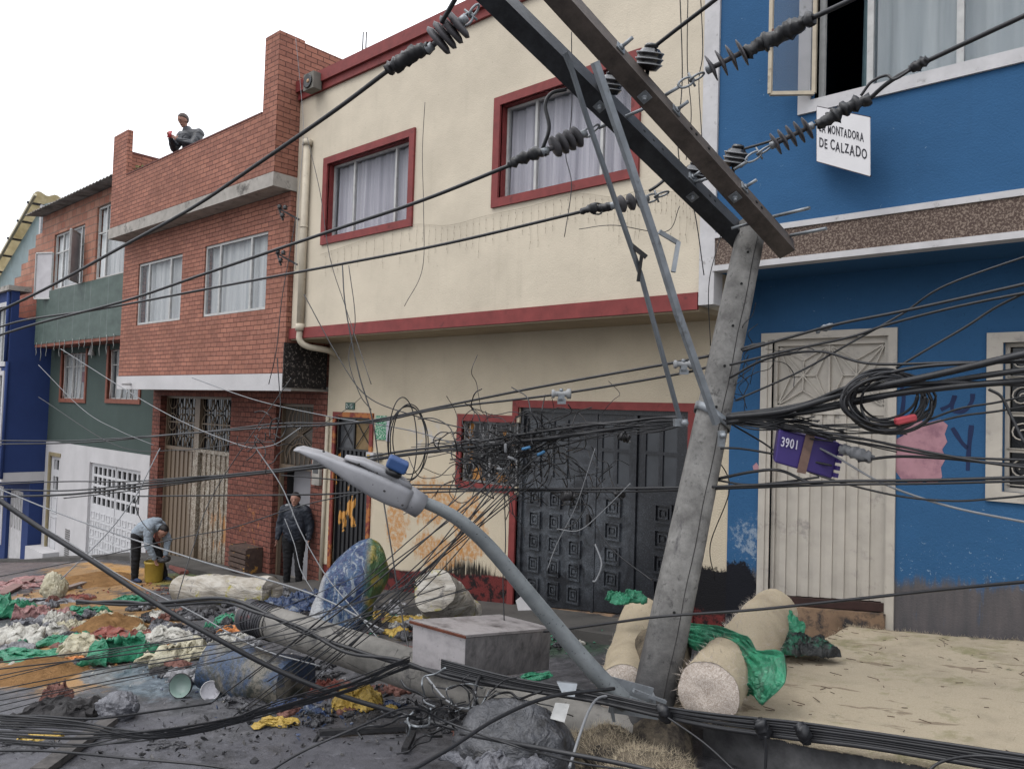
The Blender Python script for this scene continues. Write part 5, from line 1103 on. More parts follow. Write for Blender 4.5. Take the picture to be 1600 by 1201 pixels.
for i, (x, y, D) in enumerate(((877, 615, 6.4), (1068, 569, 5.9))):
    c0 = aD(x, y, D); k = D/FOC; t = thing('cable_clamp', ('light grey suspension clamp on the messenger wires above the garage', 'light grey suspension clamp just left of the wide brace by the pole')[i], 'cable clamp', c0, 'grey suspension clamps')
    m_ = MB(); m_.lathe(c0-RT*k*15, RT, [(0, k*6), (k*3, k*7), (k*6, k*4), (k*22, k*4.5), (k*25, k*8), (k*30, k*8), (k*30.5, k*5)], 12); m_.build('body', simple('clamp_grey', c(150, 152, 154), .15, 9, .5), t) 
    m_ = MB(); m_.bar(c0-UP*k*2, c0-UP*k*12, k*10, k*9, up=-FW); m_.bar(c0-UP*k*12-RT*k*6, c0-UP*k*12+RT*k*7, k*8, k*9, up=-FW); m_.build('jaw', M['steel'], t)
    MB().lathe(c0+UP*k*3, UP, [(0, k*3), (k*5, k*3)], 8).build('bolt', M['steel'], t)

# ================================================================== TELECOM CABLES
rr = random.Random(11)
def jit(path, s_, sd_=.0):
    return [(x+rr.uniform(-s_, s_), y+rr.uniform(-s_, s_), D+rr.uniform(-.05, .05)) for x, y, D in path]
ORD = ('first second third fourth fifth sixth seventh eighth ninth tenth eleventh twelfth thirteenth fourteenth fifteenth sixteenth seventeenth eighteenth nineteenth twentieth twenty-first twenty-second').split()
# messenger pair above the garage
cable([(-20, 694, 13), (130, 691, 12), (280, 678, 10.5), (420, 668, 9.2), (510, 664, 8.6), (585, 656, 8.1), (700, 633, 7.3), (850, 603, 6.6), (1050, 567, 6.0), (1108, 556, 5.8)], .011, 'upper of the two wires passing the grey clamps above the garage')
cable([(-20, 688, 13.2), (120, 688, 12), (300, 676, 10.4), (430, 662, 9.2), (500, 661, 8.7), (585, 659, 8.1), (690, 638, 7.3), (862, 617, 6.5), (1050, 586, 6.0), (1112, 572, 5.8)], .010, 'lower of the two wires, running through the grey clamp above the garage')
cable([(-20, 776, 12.6), (110, 772, 11.8), (240, 757, 10.6), (400, 740, 9.2), (515, 728, 8.4), (620, 712, 7.6), (720, 700, 7.0), (860, 684, 6.4), (1000, 664, 5.95), (1070, 655, 5.75)], .017, 'thickest dark cable at waist height passing behind the street light head')
cable([(-20, 764, 12.6), (110, 766, 11.8), (240, 753, 10.6), (400, 737, 9.2), (515, 724, 8.4), (620, 706, 7.6), (720, 694, 7.0), (860, 672, 6.4), (1000, 656, 5.95), (1070, 650, 5.75)], .012, 'slimmer cable riding on the thickest dark cable')
cable([(-20, 757, 12.8), (100, 752, 12), (200, 752, 11), (300, 745, 10), (420, 738, 9.2), (515, 730, 8.5)], .010, 'loose wire sagging beside the thick cable at the left')
cable([(100, 778, 11.8), (190, 768, 11), (320, 750, 10), (440, 732, 9), (520, 722, 8.4)], .009, 'thin wire crossing the thick cable in front of the brown garage door')
cable([(215, 775, 10.4), (320, 774, 9.8), (500, 772, 8.6), (640, 764, 7.6), (780, 764, 6.8), (960, 763, 6.1), (1120, 760, 5.5), (1300, 752, 5.0), (1450, 750, 4.7), (1640, 744, 4.3)], .0105, 'upper of the two level cables crossing the whole picture at door height')
cable([(640, 770, 7.5), (780, 766, 6.8), (960, 768, 6.1), (1130, 763, 5.5), (1300, 757, 5.0), (1450, 755, 4.7), (1640, 750, 4.3)], .0085, 'lower of the two level cables crossing the garage and the white door')
cable([(440, 742, 8.9), (560, 752, 8.2), (640, 757, 7.6), (720, 758, 7.2)], .008, 'slack wire between the woman and the level cables')
fan = 'wire in the loose bundle fanning from the leaning pole clamp over the black garage doors'
for i in range(22):
    y0 = 655+rr.uniform(-4, 8); xm = rr.uniform(880, 940); ye = 674+2.3*i; xe = rr.uniform(640, 790)
    cable([(1072, y0, 5.65), (1010, y0+rr.uniform(2, 14), 5.9), (xm, 672+rr.uniform(-10, 18), 6.3), (815, 690+rr.uniform(-14, 26), 6.7), (xe, ye+6, 7.1)], rr.choice((.0035, .0045, .0065, .004)), ORD[i]+' from the top at the left end of the wires fanning over the garage doors', 'wires fanning from the pole clamp', k=7, n=5)
tg = 'thin wire snarled in the cable knot beside the small barred window'
for i in range(120):
    x, y = rr.gauss(812, 50), rr.gauss(712, 27); p_ = [(x, y, 6.6)]; an = rr.uniform(0, 6.28)
    for k in range(rr.randint(3, 6)):
        an += rr.uniform(-1.3, 1.3); st_ = rr.uniform(14, 34); x += math.cos(an)*st_; y += math.sin(an)*st_*.8; p_.append((x, y, 6.6+rr.uniform(-.25, .25)))
    cable(p_, rr.choice((.003, .004, .0055)), tg, 'snarled wires in the cable knot', mt=rr.choice(('rubber', 'rubber', 'rubber', 'black')), k=6, n=5)
M['white_wire'] = simple('white_wire', c(132, 134, 138), .1, 9, .5); M['blue_wire'] = simple('blue_wire', c(50, 120, 170), .1, 9, .5)
for i, (x, y, cx_) in enumerate(((800, 716, 'grey'), (790, 700, 'white'), (783, 733, 'grey'), (845, 708, 'blue'), (822, 700, 'blue'), (980, 686, 'white'))):
    c0 = aD(x, y, 6.45); d = (RT*rr.uniform(-1, 1)+UP*rr.uniform(-.5, .5)).normalized(); MBx = MB().lathe(c0-d*.04, d, [(0, .006), (.01, .013), (.07, .013), (.08, .006)], 8)
    tag(MBx.build('wire_connector', M['blue_wire'] if cx_ == 'blue' else M['white_wire']), ('grey connector lying flat in the middle of the cable knot', 'white connector at the top left of the cable knot', 'grey connector hanging low at the left of the cable knot', 'blue connector at the right of the cable knot', 'blue connector near the top of the cable knot', 'white connector in the wire bundle near the second garage leaf')[i], 'connector')
# long diagonal wires from the knot down to the lower left
ORDX = ('first second third fourth fifth sixth seventh eighth ninth tenth eleventh twelfth thirteenth fourteenth fifteenth sixteenth seventeenth eighteenth nineteenth twentieth').split()
dl = 'thin wire in the bundle slanting from the cable knot down left past the street light arm'
for i in range(13):
    x0 = rr.uniform(770, 850); y0 = rr.uniform(700, 760); x1 = 335+17.5*i+rr.uniform(-6, 6); y1 = 1125-(x1-330)*.5+rr.uniform(-60, 40)
    xm_, ym_ = (x0+x1)/2+rr.uniform(-12, 12), (y0+y1)/2+rr.uniform(4, 26)
    D1 = min(8.2, (aG(x1, max(y1, 1000)).dot(FW))-.2)
    cable([(x0, y0, 6.5), (x0*.6+xm_*.4, y0*.6+ym_*.4, 6.3), (xm_, ym_, 6.2), (x1*.5+xm_*.5, y1*.5+ym_*.5+4, 6.2), (x1, y1, 6.4)], rr.choice((.005, .007, .0055)), ORD[i]+' from the left among the thin wires slanting down from the cable knot', 'wires slanting down from the cable knot', k=7, n=5)
for i, (pth, r_, lb) in enumerate((
    ([(60, 570, 12), (130, 640, 11), (185, 672, 10.4), (240, 695, 10)], .006, 'pale drop wire curving down across the navy and green houses'),
    ([(95, 545, 12), (240, 635, 10), (360, 690, 8.6), (420, 697, 8.0), (470, 668, 7.9)], .008, 'pale wire sloping from the green overhang to the small wire knot by the brick wall'),
    ([(60, 620, 12), (180, 695, 10.5), (280, 703, 9.6), (380, 692, 8.7), (430, 690, 8.2)], .006, 'slack wire dipping in front of the brown garage door'),
    ([(400, 700, 8.2), (440, 760, 8.), (470, 830, 7.8), (510, 900, 7.6), (560, 960, 7.2), (610, 1020, 6.8)], .009, 'pale wire dropping from the small knot past the woman to the road'),
    ([(445, 810, 8.2), (460, 850, 8.0), (470, 890, 7.8), (490, 925, 7.6)], .005, 'thin white wire hanging in front of the woman'),
    ([(300, 590, 10), (400, 625, 9), (512, 650, 8.6), (640, 672, 7.8), (730, 700, 7.1)], .007, 'wire sloping under the white band of the brick house to the cable knot'),
    ([(460, 690, 8.6), (540, 640, 8.4), (565, 620, 8.2)], .004, 'short thin wire above the left black door'),
    ([(475, 460, 8.6), (530, 560, 8.2), (575, 620, 7.9), (650, 650, 7.6), (730, 670, 7.2), (820, 690, 6.8)], .007, 'wire falling from the downpipe across the cream wall to the cable knot'),
    ([(535, 415, 8.6), (540, 480, 8.3), (560, 580, 8.0), (583, 660, 7.8), (596, 760, 7.6), (612, 860, 7.2), (628, 960, 6.9), (640, 1020, 6.6)], .009, 'long grey wire hanging straight down beside the street light head'),
    ([(545, 415, 8.6), (555, 500, 8.3), (545, 560, 8.2), (562, 615, 8.0), (580, 640, 7.9)], .006, 'dark twisted wire hanging from the red floor band'),
    ([(420, 600, 8.8), (432, 545, 8.8), (440, 470, 8.9), (452, 400, 9), (462, 340, 9.1)], .006, 'dark wire running down the right edge of the brick house'),
    ([(430, 690, 8.4), (438, 640, 8.6), (436, 600, 8.7), (433, 560, 8.8)], .007, 'dark wire rising from the small knot to the brick house wall'),
    ([(462, 60, 11.5), (470, 140, 11.5), (474, 210, 11.4), (466, 320, 11), (462, 420, 10.6)], .006, 'pale wire hanging down the side of the tall brick pier'),
    ([(480, 215, 11), (500, 300, 10.6), (515, 400, 10.2), (540, 480, 9.8), (580, 600, 8.6)], .006, 'thin wire hanging from the top of the downpipe'),
    ([(455, 590, 8.6), (340, 760, 8.4), (300, 860, 8.0), (270, 960, 7.6)], .006, 'thin black wire hanging down in front of the brown garage door'),
    ([(250, 700, 9.5), (225, 750, 9.2), (215, 770, 9.2), (170, 830, 9), (95, 905, 8.6)], .008, 'wire slanting down left over the white garage door'),
    ([(218, 772, 9), (212, 790, 9), (222, 815, 9), (240, 835, 8.9)], .006, 'loose wire end over the back of the bending man'),
    ([(664, 160, 8.6), (660, 240, 8.6), (662, 330, 8.5), (660, 420, 8.4), (632, 478, 8.2)], .0045, 'thin crooked wire hanging on the cream wall between the two windows'),
    ([(893, 50, 6.5), (893, 180, 6.8), (884, 240, 7), (893, 290, 7), (882, 370, 7)], .005, 'thin wire hanging in front of the larger cream house window'),
    ([(1062, -20, 6.6), (1066, 120, 6.8), (1060, 240, 6.9), (1085, 330, 7), (1100, 430, 7)], .006, 'left of the thin wires hanging beside the white wall strip'),
    ([(1075, -20, 6.6), (1074, 100, 6.8), (1080, 180, 6.9), (1072, 250, 6.9)], .005, 'middle one of the thin wires hanging beside the white wall strip'),
    ([(1094, -20, 6.6), (1098, 80, 6.8), (1092, 130, 6.9), (1097, 220, 6.9)], .005, 'right one of the thin wires hanging beside the white wall strip'),
    ([(1098, 300, 6.8), (1130, 340, 6.9), (1108, 440, 6.9), (1110, 540, 7)], .005, 'wire looping under the crossarm ends beside the blue house corner'),
    ([(905, 358, 6.5), (960, 352, 6.3), (1040, 362, 6.4), (1062, 322, 6.4)], .004, 'thin curved wire left of the wide brace'),
    ([(1110, 700, 5.7), (1140, 762, 6.6), (1110, 850, 7.2), (1117, 905, 7.4)], .006, 'wire hanging on the cream wall right of the pole'),
    ([(788, 770, 6.6), (790, 850, 6.5), (786, 900, 6.5), (788, 972, 6.4)], .006, 'dark wire hanging straight down left of the garage door'),
    ([(905, 770, 6.3), (950, 850, 6.1), (1010, 900, 5.9), (1020, 905, 5.8)], .007, 'wire slanting from the knot of brown connectors across the garage leaf to the pole'),
    ([(930, 700, 6.2), (900, 790, 6.3), (870, 850, 6.4), (855, 890, 6.4)], .006, 'pale wire slanting across the left garage leaf'),
    ([(870, 830, 6.3), (900, 815, 6.3), (918, 780, 6.3), (914, 740, 6.3)], .006, 'grey wire curling on the left garage leaf'),
    ([(870, 826, 6.3), (905, 828, 6.2), (940, 800, 6.1), (985, 755, 5.9)], .006, 'pale wire bowing across the two garage leaves'),
    ([(930, 850, 6.3), (940, 880, 6.2), (932, 905, 6.2), (926, 908, 6.2)], .009, 'white wire end curling at the foot of the garage leaf'),
    )): cable(pth, r_*(.68 if 'pale' in lb else .85), lb, mt='white_wire' if ('white' in lb.split(' wire')[0] or 'pale' in lb) else 'rubber', n=5)
M['grey_wire'] = M['white_wire']
# loops hanging at the cream wall
for i in range(4):
    cx, cy, rx, ry = 632+rr.uniform(-10, 8), 690+rr.uniform(-6, 10), 30+rr.uniform(-10, 10), 62+rr.uniform(-12, 10)
    cable([(cx+rx*math.sin(q_), cy-ry*math.cos(q_), 7.6+.05*math.sin(q_*2)) for q_ in [6.0*k/12-2.9+.35*i for k in range(13)]], .006, 'wire loop hanging in front of the cream wall right of the green notice', 'hanging wire loops', k=5, n=5)
# right-hand bundle in front of the blue house
rb = [
 ([(1135, 652, 5.4), (1230, 641, 5.2), (1330, 612, 5.0), (1450, 588, 4.7), (1600, 553, 4.35), (1700, 530, 4.2)], .022, 'thickest cable of the bundle leaving the pole towards the upper right edge'),
 ([(1135, 656, 5.4), (1250, 645, 5.2), (1350, 626, 5.0), (1470, 598, 4.7), (1600, 578, 4.35), (1700, 566, 4.2)], .018, 'second cable from the top in the thick bundle right of the pole'),
 ([(1135, 660, 5.4), (1260, 640, 5.2), (1380, 618, 4.9), (1500, 603, 4.6), (1640, 592, 4.3)], .020, 'middle cable of the thick bundle right of the pole'),
 ([(1135, 652, 5.4), (1240, 634, 5.2), (1340, 612, 5.0), (1460, 598, 4.7), (1640, 602, 4.3)], .013, 'slim cable on the underside of the thick bundle right of the pole'),
 ([(1136, 648, 5.4), (1250, 632, 5.2), (1320, 606, 5.0), (1430, 574, 4.8), (1640, 562, 4.3)], .012, 'slim cable along the top of the thick bundle right of the pole'),
 ([(1140, 590, 5.6), (1200, 560, 5.4), (1280, 549, 5.2), (1360, 568, 5.0), (1500, 566, 4.7), (1640, 566, 4.4)], .009, 'cable arching over the star-patterned transom and running level to the right edge'),
 ([(1160, 548, 5.5), (1230, 528, 5.3), (1310, 506, 5.1), (1420, 484, 4.9), (1640, 435, 4.4)], .010, 'upper cable sloping up over the white door lintel'),
 ([(1140, 570, 5.5), (1230, 548, 5.3), (1330, 526, 5.1), (1390, 506, 5.0), (1500, 478, 4.8), (1640, 450, 4.5)], .009, 'lower cable sloping up over the white door lintel'),
 ([(1150, 625, 5.5), (1250, 580, 5.3), (1330, 535, 5.1), (1410, 490, 5.0), (1480, 445, 4.8), (1640, 388, 4.5)], .007, 'thin wire crossing the door transom and rising to the right edge'),
 ([(1400, 575, 5.0), (1450, 545, 4.9), (1510, 510, 4.8), (1560, 478, 4.7), (1640, 440, 4.5)], .008, 'short cable rising steeply over the blue wall above the coil'),
 ([(1450, 656, 4.9), (1500, 638, 4.8), (1560, 628, 4.7), (1640, 610, 4.5)], .007, 'thin wire rising from the cable coil to the barred window'),
 ([(1430, 668, 4.9), (1500, 650, 4.8), (1560, 642, 4.7), (1640, 628, 4.5)], .007, 'thin wire below the coil running level to the barred window'),
 ([(1140, 660, 5.4), (1230, 668, 5.3), (1340, 684, 5.0), (1450, 706, 4.8), (1540, 722, 4.6), (1640, 735, 4.4)], .009, 'upper of the cables sagging from the purple box to the right edge'),
 ([(1150, 662, 5.4), (1260, 676, 5.2), (1360, 694, 5.0), (1470, 712, 4.8), (1640, 720, 4.4)], .008, 'lower of the cables sagging from the purple box to the right edge'),
 ([(1340, 720, 5.1), (1400, 713, 5.0), (1480, 716, 4.8), (1560, 724, 4.6), (1640, 728, 4.4)], .010, 'cable leaving the purple box through its grey gland'),
 ([(1545, 608, 4.7), (1565, 620, 4.65), (1580, 650, 4.6), (1600, 690, 4.5), (1620, 720, 4.5)], .010, 'cable curving down over the barred window'),
 ([(1115, 700, 5.6), (1160, 701, 5.5), (1240, 715, 5.3), (1300, 727, 5.2)], .008, 'wire running from the pole into the back of the purple box'),
 ([(1130, 655, 5.4), (1190, 690, 5.5), (1260, 735, 5.3), (1380, 770, 5.0), (1480, 782, 4.8), (1560, 778, 4.7), (1640, 770, 4.5)], .007, 'slack wire sagging below the purple box'),
 ([(1200, 660, 5.4), (1300, 710, 5.2), (1380, 755, 5.0), (1480, 790, 4.8), (1600, 815, 4.5), (1680, 830, 4.4)], .008, 'pale wire slanting down right under the barred window'),
 ([(1120, 748, 5.6), (1180, 736, 5.4), (1220, 735, 5.3), (1260, 752, 5.2), (1285, 755, 5.1)], .011, 'black cable arching under the purple box'),
 ([(1120, 750, 5.6), (1170, 757, 5.4), (1230, 752, 5.3), (1280, 745, 5.2)], .008, 'short cable below the purple box resting on the level cables'),
]
for pth, r_, lb in rb: cable(pth, r_, lb, mt='white_wire' if lb.startswith('pale') else 'rubber')
for i in range(28):
    y0 = 655+rr.uniform(-6, 6); x2 = rr.uniform(1240, 1420); y2 = 655+(x2-1240)*.16+rr.uniform(-14, 26)
    cable([(1138, y0, 5.42), (1190, y0+rr.uniform(-6, 14), 5.3), (x2*.5+600, y2*.6+262+rr.uniform(-8, 8), 5.25), (x2, y2, 5.1)], rr.choice((.004, .006, .005)), 'thin wire trailing from the pole around the purple box', 'thin wires around the purple box', k=6, n=5)
for i in range(14):
    x, y = rr.gauss(1165, 18), rr.uniform(530, 640); p_ = [(x, y, 5.75)]; an = rr.uniform(0, 6.28)
    for k in range(4): an += rr.uniform(-1.2, 1.2); x += math.cos(an)*22; y += math.sin(an)*20; p_.append((max(x, 1128), y, 5.75+rr.uniform(-.1, .1)))
    cable(p_, .0035, 'thin frayed wire curling off the right side of the pole', 'frayed wires right of the pole', k=5, n=4)
# coil of spare cable
for i in range(15):
    rx, ry = 62+rr.uniform(-14, 12), 40+rr.uniform(-8, 8); cx, cy = 1388+rr.uniform(-7, 7), 627+rr.uniform(-7, 7); tl_ = rr.uniform(-.25, .1)
    pts_ = [(cx+rx*math.cos(q_)-ry*math.sin(q_)*tl_, cy+ry*math.sin(q_)+rx*math.cos(q_)*-.06, 4.95+.08*math.sin(q_+i)) for q_ in [2*math.pi*k/14 for k in range(15)]]
    cable(pts_, rr.choice((.007, .009, .0085)), 'loop in the coil of spare black cable in front of the blue wall', 'loops of the spare cable coil', k=4, n=6)
m_ = MB(); c0 = aD(1416, 656, 4.85); m_.bar(c0-RT*.07-UP*.012, c0+RT*.06+UP*.018, .05, .045, up=UP); o = m_.build('red_tag', simple('red_plastic', c(190, 60, 72), .1, 9, .5, bump=.2)); tag(o, 'red plastic marker tied to the spare cable coil', 'cable tag'); bv = o.modifiers.new('b', 'BEVEL'); bv.width = .01
lumpy([(1312, 702, 5.2), (1330, 705, 5.15), (1350, 712, 5.1), (1362, 716, 5.1)], .035, 'crumpled pale plastic wrap on the cable right of the purple box', 'plastic_wrap', 21, 'white_wire')
lumpy([(1158, 545, 5.6), (1175, 541, 5.55), (1196, 537, 5.5)], .016, 'dark sleeve on the cable at the right edge of the pole', 'cable_sleeve', 23)
lumpy([(1275, 518, 5.2), (1290, 512, 5.18), (1302, 507, 5.15)], .018, 'grey end clamp on the cable above the white door', 'cable_sleeve', 25, 'steel')
lumpy([(876, 778, 6.35), (890, 774, 6.3), (896, 775, 6.3)], .035, 'brown cardboard-like scrap caught in the wires on the left garage leaf', 'scrap', 27, 'dark_steel')
lumpy([(960, 772, 6.1), (968, 770, 6.1), (976, 774, 6.1)], .028, 'dark scrap caught on the level cables over the middle garage leaf', 'scrap', 29, 'dark_steel')
lumpy([(966, 678, 6.0), (976, 683, 6.0), (984, 684, 6.0)], .034, 'brown taped lump in the wire bundle near the pole', 'cable_splice', 31, 'dark_steel')
# big black cable hanging in from the left, and the foreground bundles
cable([(-20, 768, 5.0), (60, 823, 5.0), (150, 880, 5.0), (240, 940, 5.0), (330, 992, 5.0), (420, 1040, 5.1), (520, 1082, 5.2), (640, 1118, 5.3), (740, 1145, 5.2)], .0165, 'thick black cable slanting down from the left edge across the whole debris heap')
cable([(120, 938, 7.4), (190, 944, 7.2), (260, 940, 7.0), (345, 934, 6.7), (400, 950, 6.5), (470, 985, 6.3), (540, 1010, 6.15), (620, 1035, 5.95), (700, 1052, 5.6), (800, 1068, 5.3), (900, 1088, 5.1), (1000, 1105, 4.95)], .017, 'upper strand of the heavy twisted cable lying over the fallen pole', 'heavy twisted cable pair')
cable([(120, 942, 7.4), (190, 939, 7.2), (260, 945, 7.0), (345, 940, 6.7), (400, 956, 6.45), (470, 980, 6.3), (540, 1018, 6.1), (620, 1030, 5.9), (700, 1058, 5.55), (800, 1074, 5.25), (900, 1085, 5.05), (1000, 1110, 4.9)], .015, 'lower strand of the heavy twisted cable lying over the fallen pole', 'heavy twisted cable pair')
fb = 'foreground cable in the heavy bundle running from the cabinet past the pole foot to the lower right corner'
for i in range(7):
    o_y = (i-3)*3.2
    cable([(690, 1040+o_y, 5.6), (800, 1066+o_y*.8, 5.2), (930, 1088+o_y+rr.uniform(-3, 3), 4.9), (1030, 1110+o_y*.8, 4.7), (1120, 1126+o_y+rr.uniform(-3, 3), 4.4), (1240, 1140+o_y*1.3, 4.05), (1350, 1154+o_y*1.2, 3.8), (1480, 1174+o_y*1.3, 3.55), (1620, 1196+o_y*1.4, 3.35)], rr.choice((.011, .014, .009)), ORD[i]+' from the top in the heavy foreground bundle crossing the pole foot', 'heavy foreground cable bundle')
for i, (x, y, D) in enumerate(((1037, 1112, 4.65), (1190, 1135, 4.15), (1255, 1143, 3.98))):
    lumpy([(x-8, y-12, D), (x, y, D-.03), (x+4, y+14, D)], .032, ('dark clamp around the foreground bundle at the pole foot', 'left dark clamp around the foreground bundle below the mat', 'right dark clamp around the foreground bundle below the mat')[i], 'bundle_clamp', 40+i)
cable([(1196, 1148, 4.1), (1197, 1175, 4.1), (1195, 1215, 4.1)], .009, 'short cable hanging from the left bundle clamp')
cable([(1040, 1118, 4.6), (1100, 1160, 4.4), (1160, 1215, 4.2)], .006, 'thin wire slanting down right from the pole foot')
cable([(1440, 1215, 3.5), (1470, 1190, 3.5), (1530, 1180, 3.4), (1620, 1190, 3.3)], .007, 'thin cable bowing up in the lower right corner')
cable([(1640, 905, 3.9), (1480, 920, 4.4), (1340, 935, 4.8), (1180, 952, 5.2), (1040, 962, 5.3), (960, 972, 5.6), (880, 983, 6.0), (850, 986, 6.2)], .010, 'single cable crossing behind the matting rolls from the right edge to the cabinet')
fl = 'cable in the flat bundle lying across the road from the lower left edge to the cabinet'
for i in range(12):
    y0 = 1116+4*i+rr.uniform(-1.5, 1.5)
    cable([(-20, y0, 3.6), (120, y0+rr.uniform(4, 12), 3.7), (230, 1148+rr.uniform(-8, 10), 3.8), (330, 1135+rr.uniform(-8, 8), 4.1), (430, 1106+rr.uniform(-10, 10), 4.5), (540, 1072+rr.uniform(-14, 10), 5.0), (640, 1034+rr.uniform(-8, 10), 5.5)], rr.choice((.0035, .005, .004, .006)), ORD[i]+' from the top at the left edge in the flat cable bundle on the road', 'flat bundle across the road', k=8, n=5)
for i in range(9):
    x0, y0 = rr.uniform(-20, 0), 1036+10*i; x1, y1 = rr.uniform(480, 760), rr.uniform(880, 960)
    cable([(x0, y0, 4.6), (x0*.7+x1*.3, y0*.6+y1*.4+25, 5.2), (x0*.35+x1*.65, y0*.35+y1*.65+22, 5.6), (x1, y1, 6.2)], rr.choice((.0035, .0045, .003)), ORD[i]+' from the top at the left edge of the thin wires over the debris', 'thin wires strung over the debris', k=8, n=5)
for pth, r_, lb in (
    ([(-20, 1172, 3.2), (80, 1173, 3.3), (200, 1184, 3.4), (330, 1196, 3.4), (420, 1215, 3.4)], .0055, 'cable lying along the bottom left edge of the road'),
    ([(-20, 1120, 3.7), (60, 1118, 3.8), (150, 1122, 3.9), (260, 1108, 4.2), (330, 1098, 4.4)], .006, 'cable passing under the crumpled black bag at the left'),
    ([(405, 1215, 3.3), (470, 1175, 3.5), (560, 1135, 3.7), (640, 1105, 4.0), (700, 1128, 4.2), (790, 1160, 4.0), (900, 1190, 3.8), (1000, 1205, 3.7)], .006, 'cable looping across the bottom centre of the road'),
    ([(620, 1215, 3.4), (700, 1170, 3.7), (780, 1120, 4.1), (860, 1088, 4.5), (960, 1075, 4.8)], .011, 'cable rising from the bottom edge to the pole foot bracket'),
    ([(720, 1145, 4.3), (800, 1160, 4.0), (880, 1175, 3.8), (960, 1190, 3.7), (1050, 1210, 3.6)], .012, 'thick dark pipe-like cable over the grey sack at the bottom'),
    ([(-20, 775, 10.5), (100, 842, 9.5), (190, 900, 8.6), (300, 955, 7.6), (400, 1010, 6.6), (500, 1040, 6.2)], .006, 'pale wire running parallel above the thick black cable at the left'),
    ([(-20, 756, 11), (120, 812, 10), (300, 872, 8.6), (480, 925, 7.4), (600, 985, 6.8)], .009, 'pale taut wire crossing in front of the bending man and the woman'),
    ([(0, 900, 9), (150, 870, 8.6), (280, 840, 8.4), (360, 825, 8.2), (470, 790, 8), (560, 770, 7.8)], .006, 'thin wire rising past the yellow bucket to the right'),
    ([(890, 1198, 4.0), (905, 1150, 4.3), (920, 1110, 4.6), (935, 1090, 4.8), (960, 1086, 4.9)], .008, 'grey wire curving up to the bracket at the pole foot'),
    ([(745, 1128, 4.7), (742, 1085, 5.1), (748, 1060, 5.3), (762, 1052, 5.5), (790, 1062, 5.4)], .013, 'thick grey cable end hooked over the pole beside the cabinet'),
    ([(665, 1055, 5.4), (700, 1095, 5.2), (735, 1106, 5.1), (743, 1080, 5.1)], .008, 'grey wire looping below the cabinet'),
    ): cable(pth, r_, lb, mt='grey_wire' if lb.startswith(('pale', 'grey')) else 'rubber')
for i in range(34):
    x, y = rr.gauss(690, 34), rr.gauss(1105, 17); p_ = [(x, y, 4.9)]; an = rr.uniform(0, 6.28)
    for k in range(rr.randint(3, 6)): an += rr.uniform(-1.4, 1.4); x += math.cos(an)*20; y += math.sin(an)*13; p_.append((x, y, 4.9+rr.uniform(-.15, .15)))
    cable(p_, rr.choice((.004, .006, .008)), 'wire in the tangle on the ground in front of the cabinet', 'wires tangled below the cabinet', mt=rr.choice(('rubber', 'rubber', 'steel')), k=5, n=5)
for i in range(10):
    x, y = rr.gauss(415, 16), rr.gauss(680, 12); p_ = [(x, y, 8.2)]; an = rr.uniform(0, 6.28)
    for k in range(4): an += rr.uniform(-1.6, 1.6); x += math.cos(an)*12; y += math.sin(an)*12; p_.append((x, y, 8.2+rr.uniform(-.1, .1)))
    cable(p_, .006, 'thin wire in the small knot left of the brick house doorway', 'wires of the small knot', k=4, n=4)

# ================================================================== MATTING ROLLS AND DEBRIS
def coir(name, a_, b_, low=None):
    n_ = N(name, False, .95, .05); f_ = n_.noise(120, 5, .8, 1.); g_ = n_.noise(2.2, 6, .65)
    o = n_.mix(n_.ramp(f_, .3, .7), a_, b_); o = n_.mix(n_.mul(n_.ramp(g_, .5, .75), .45), o, tuple(v*.5 for v in a_[:3])+(1,))
    return n_, o
n_, o = coir('coir_matting', c(198, 180, 150), c(236, 220, 190))
gs = n_.noise(2.0, 6, .7); o = n_.mix(n_.mul(n_.ramp(gs, .54, .66), .6), o, c(140, 142, 76)); gs = n_.noise(3.1, 8, .75); o = n_.mix(n_.mul(n_.ramp(gs, .60, .66), .7), o, c(84, 96, 74)); gs = n_.noise(1, 5, .6, .4, scale=(2, 6, 1)); o = n_.mix(n_.mul(n_.ramp(gs, .62, .66), .5), o, c(110, 84, 66))
n_.bump(n_.noise(90, 6, .8), 1.0, .02); MAT = n_.done(o)
n_, o = coir('coir_roll', c(196, 178, 146), c(232, 214, 182)); n_.bump(n_.noise(70, 6, .8), 1.0, .02); COIR = n_.done(o)
n_, o = coir('coir_end', c(214, 198, 184), c(255, 244, 234)); o = n_.mix(n_.ramp(n_.noise(34, 6, .85, 3.), .42, .6), tuple(v*.7 for v in c(200, 182, 166)[:3])+(1,), o); n_.bump(n_.noise(40, 5, .8, 2.), .5, .008); COIRE = n_.done(o)
n_, o = coir('sooty_coir', c(104, 92, 76), c(158, 144, 122)); o = n_.mix(n_.ramp(n_.noise(3, 7, .7), .45, .62), o, c(58, 54, 52)); n_.bump(n_.noise(60, 6, .8), 1.0, .02); COIRS = n_.done(o)
def hairs(base, n, ln, r, label=None, seed=0):
    """short fibres standing off a surface: base() -> (point, normal)"""
    rr = random.Random(seed); m_ = MB()
    for i in range(n):
        p_, nn = base(rr); d = (nn*.5+Vector((rr.uniform(-1, 1), rr.uniform(-1, 1), rr.uniform(-.6, 1)))).normalized(); L_ = ln*rr.uniform(.4, 1.3)
        e = d.orthogonal().normalized()*r; q_ = p_+d*L_+nn*L_*.2
        m_.add([p_-e, p_+e, q_], [(0, 1, 2)])
    return m_
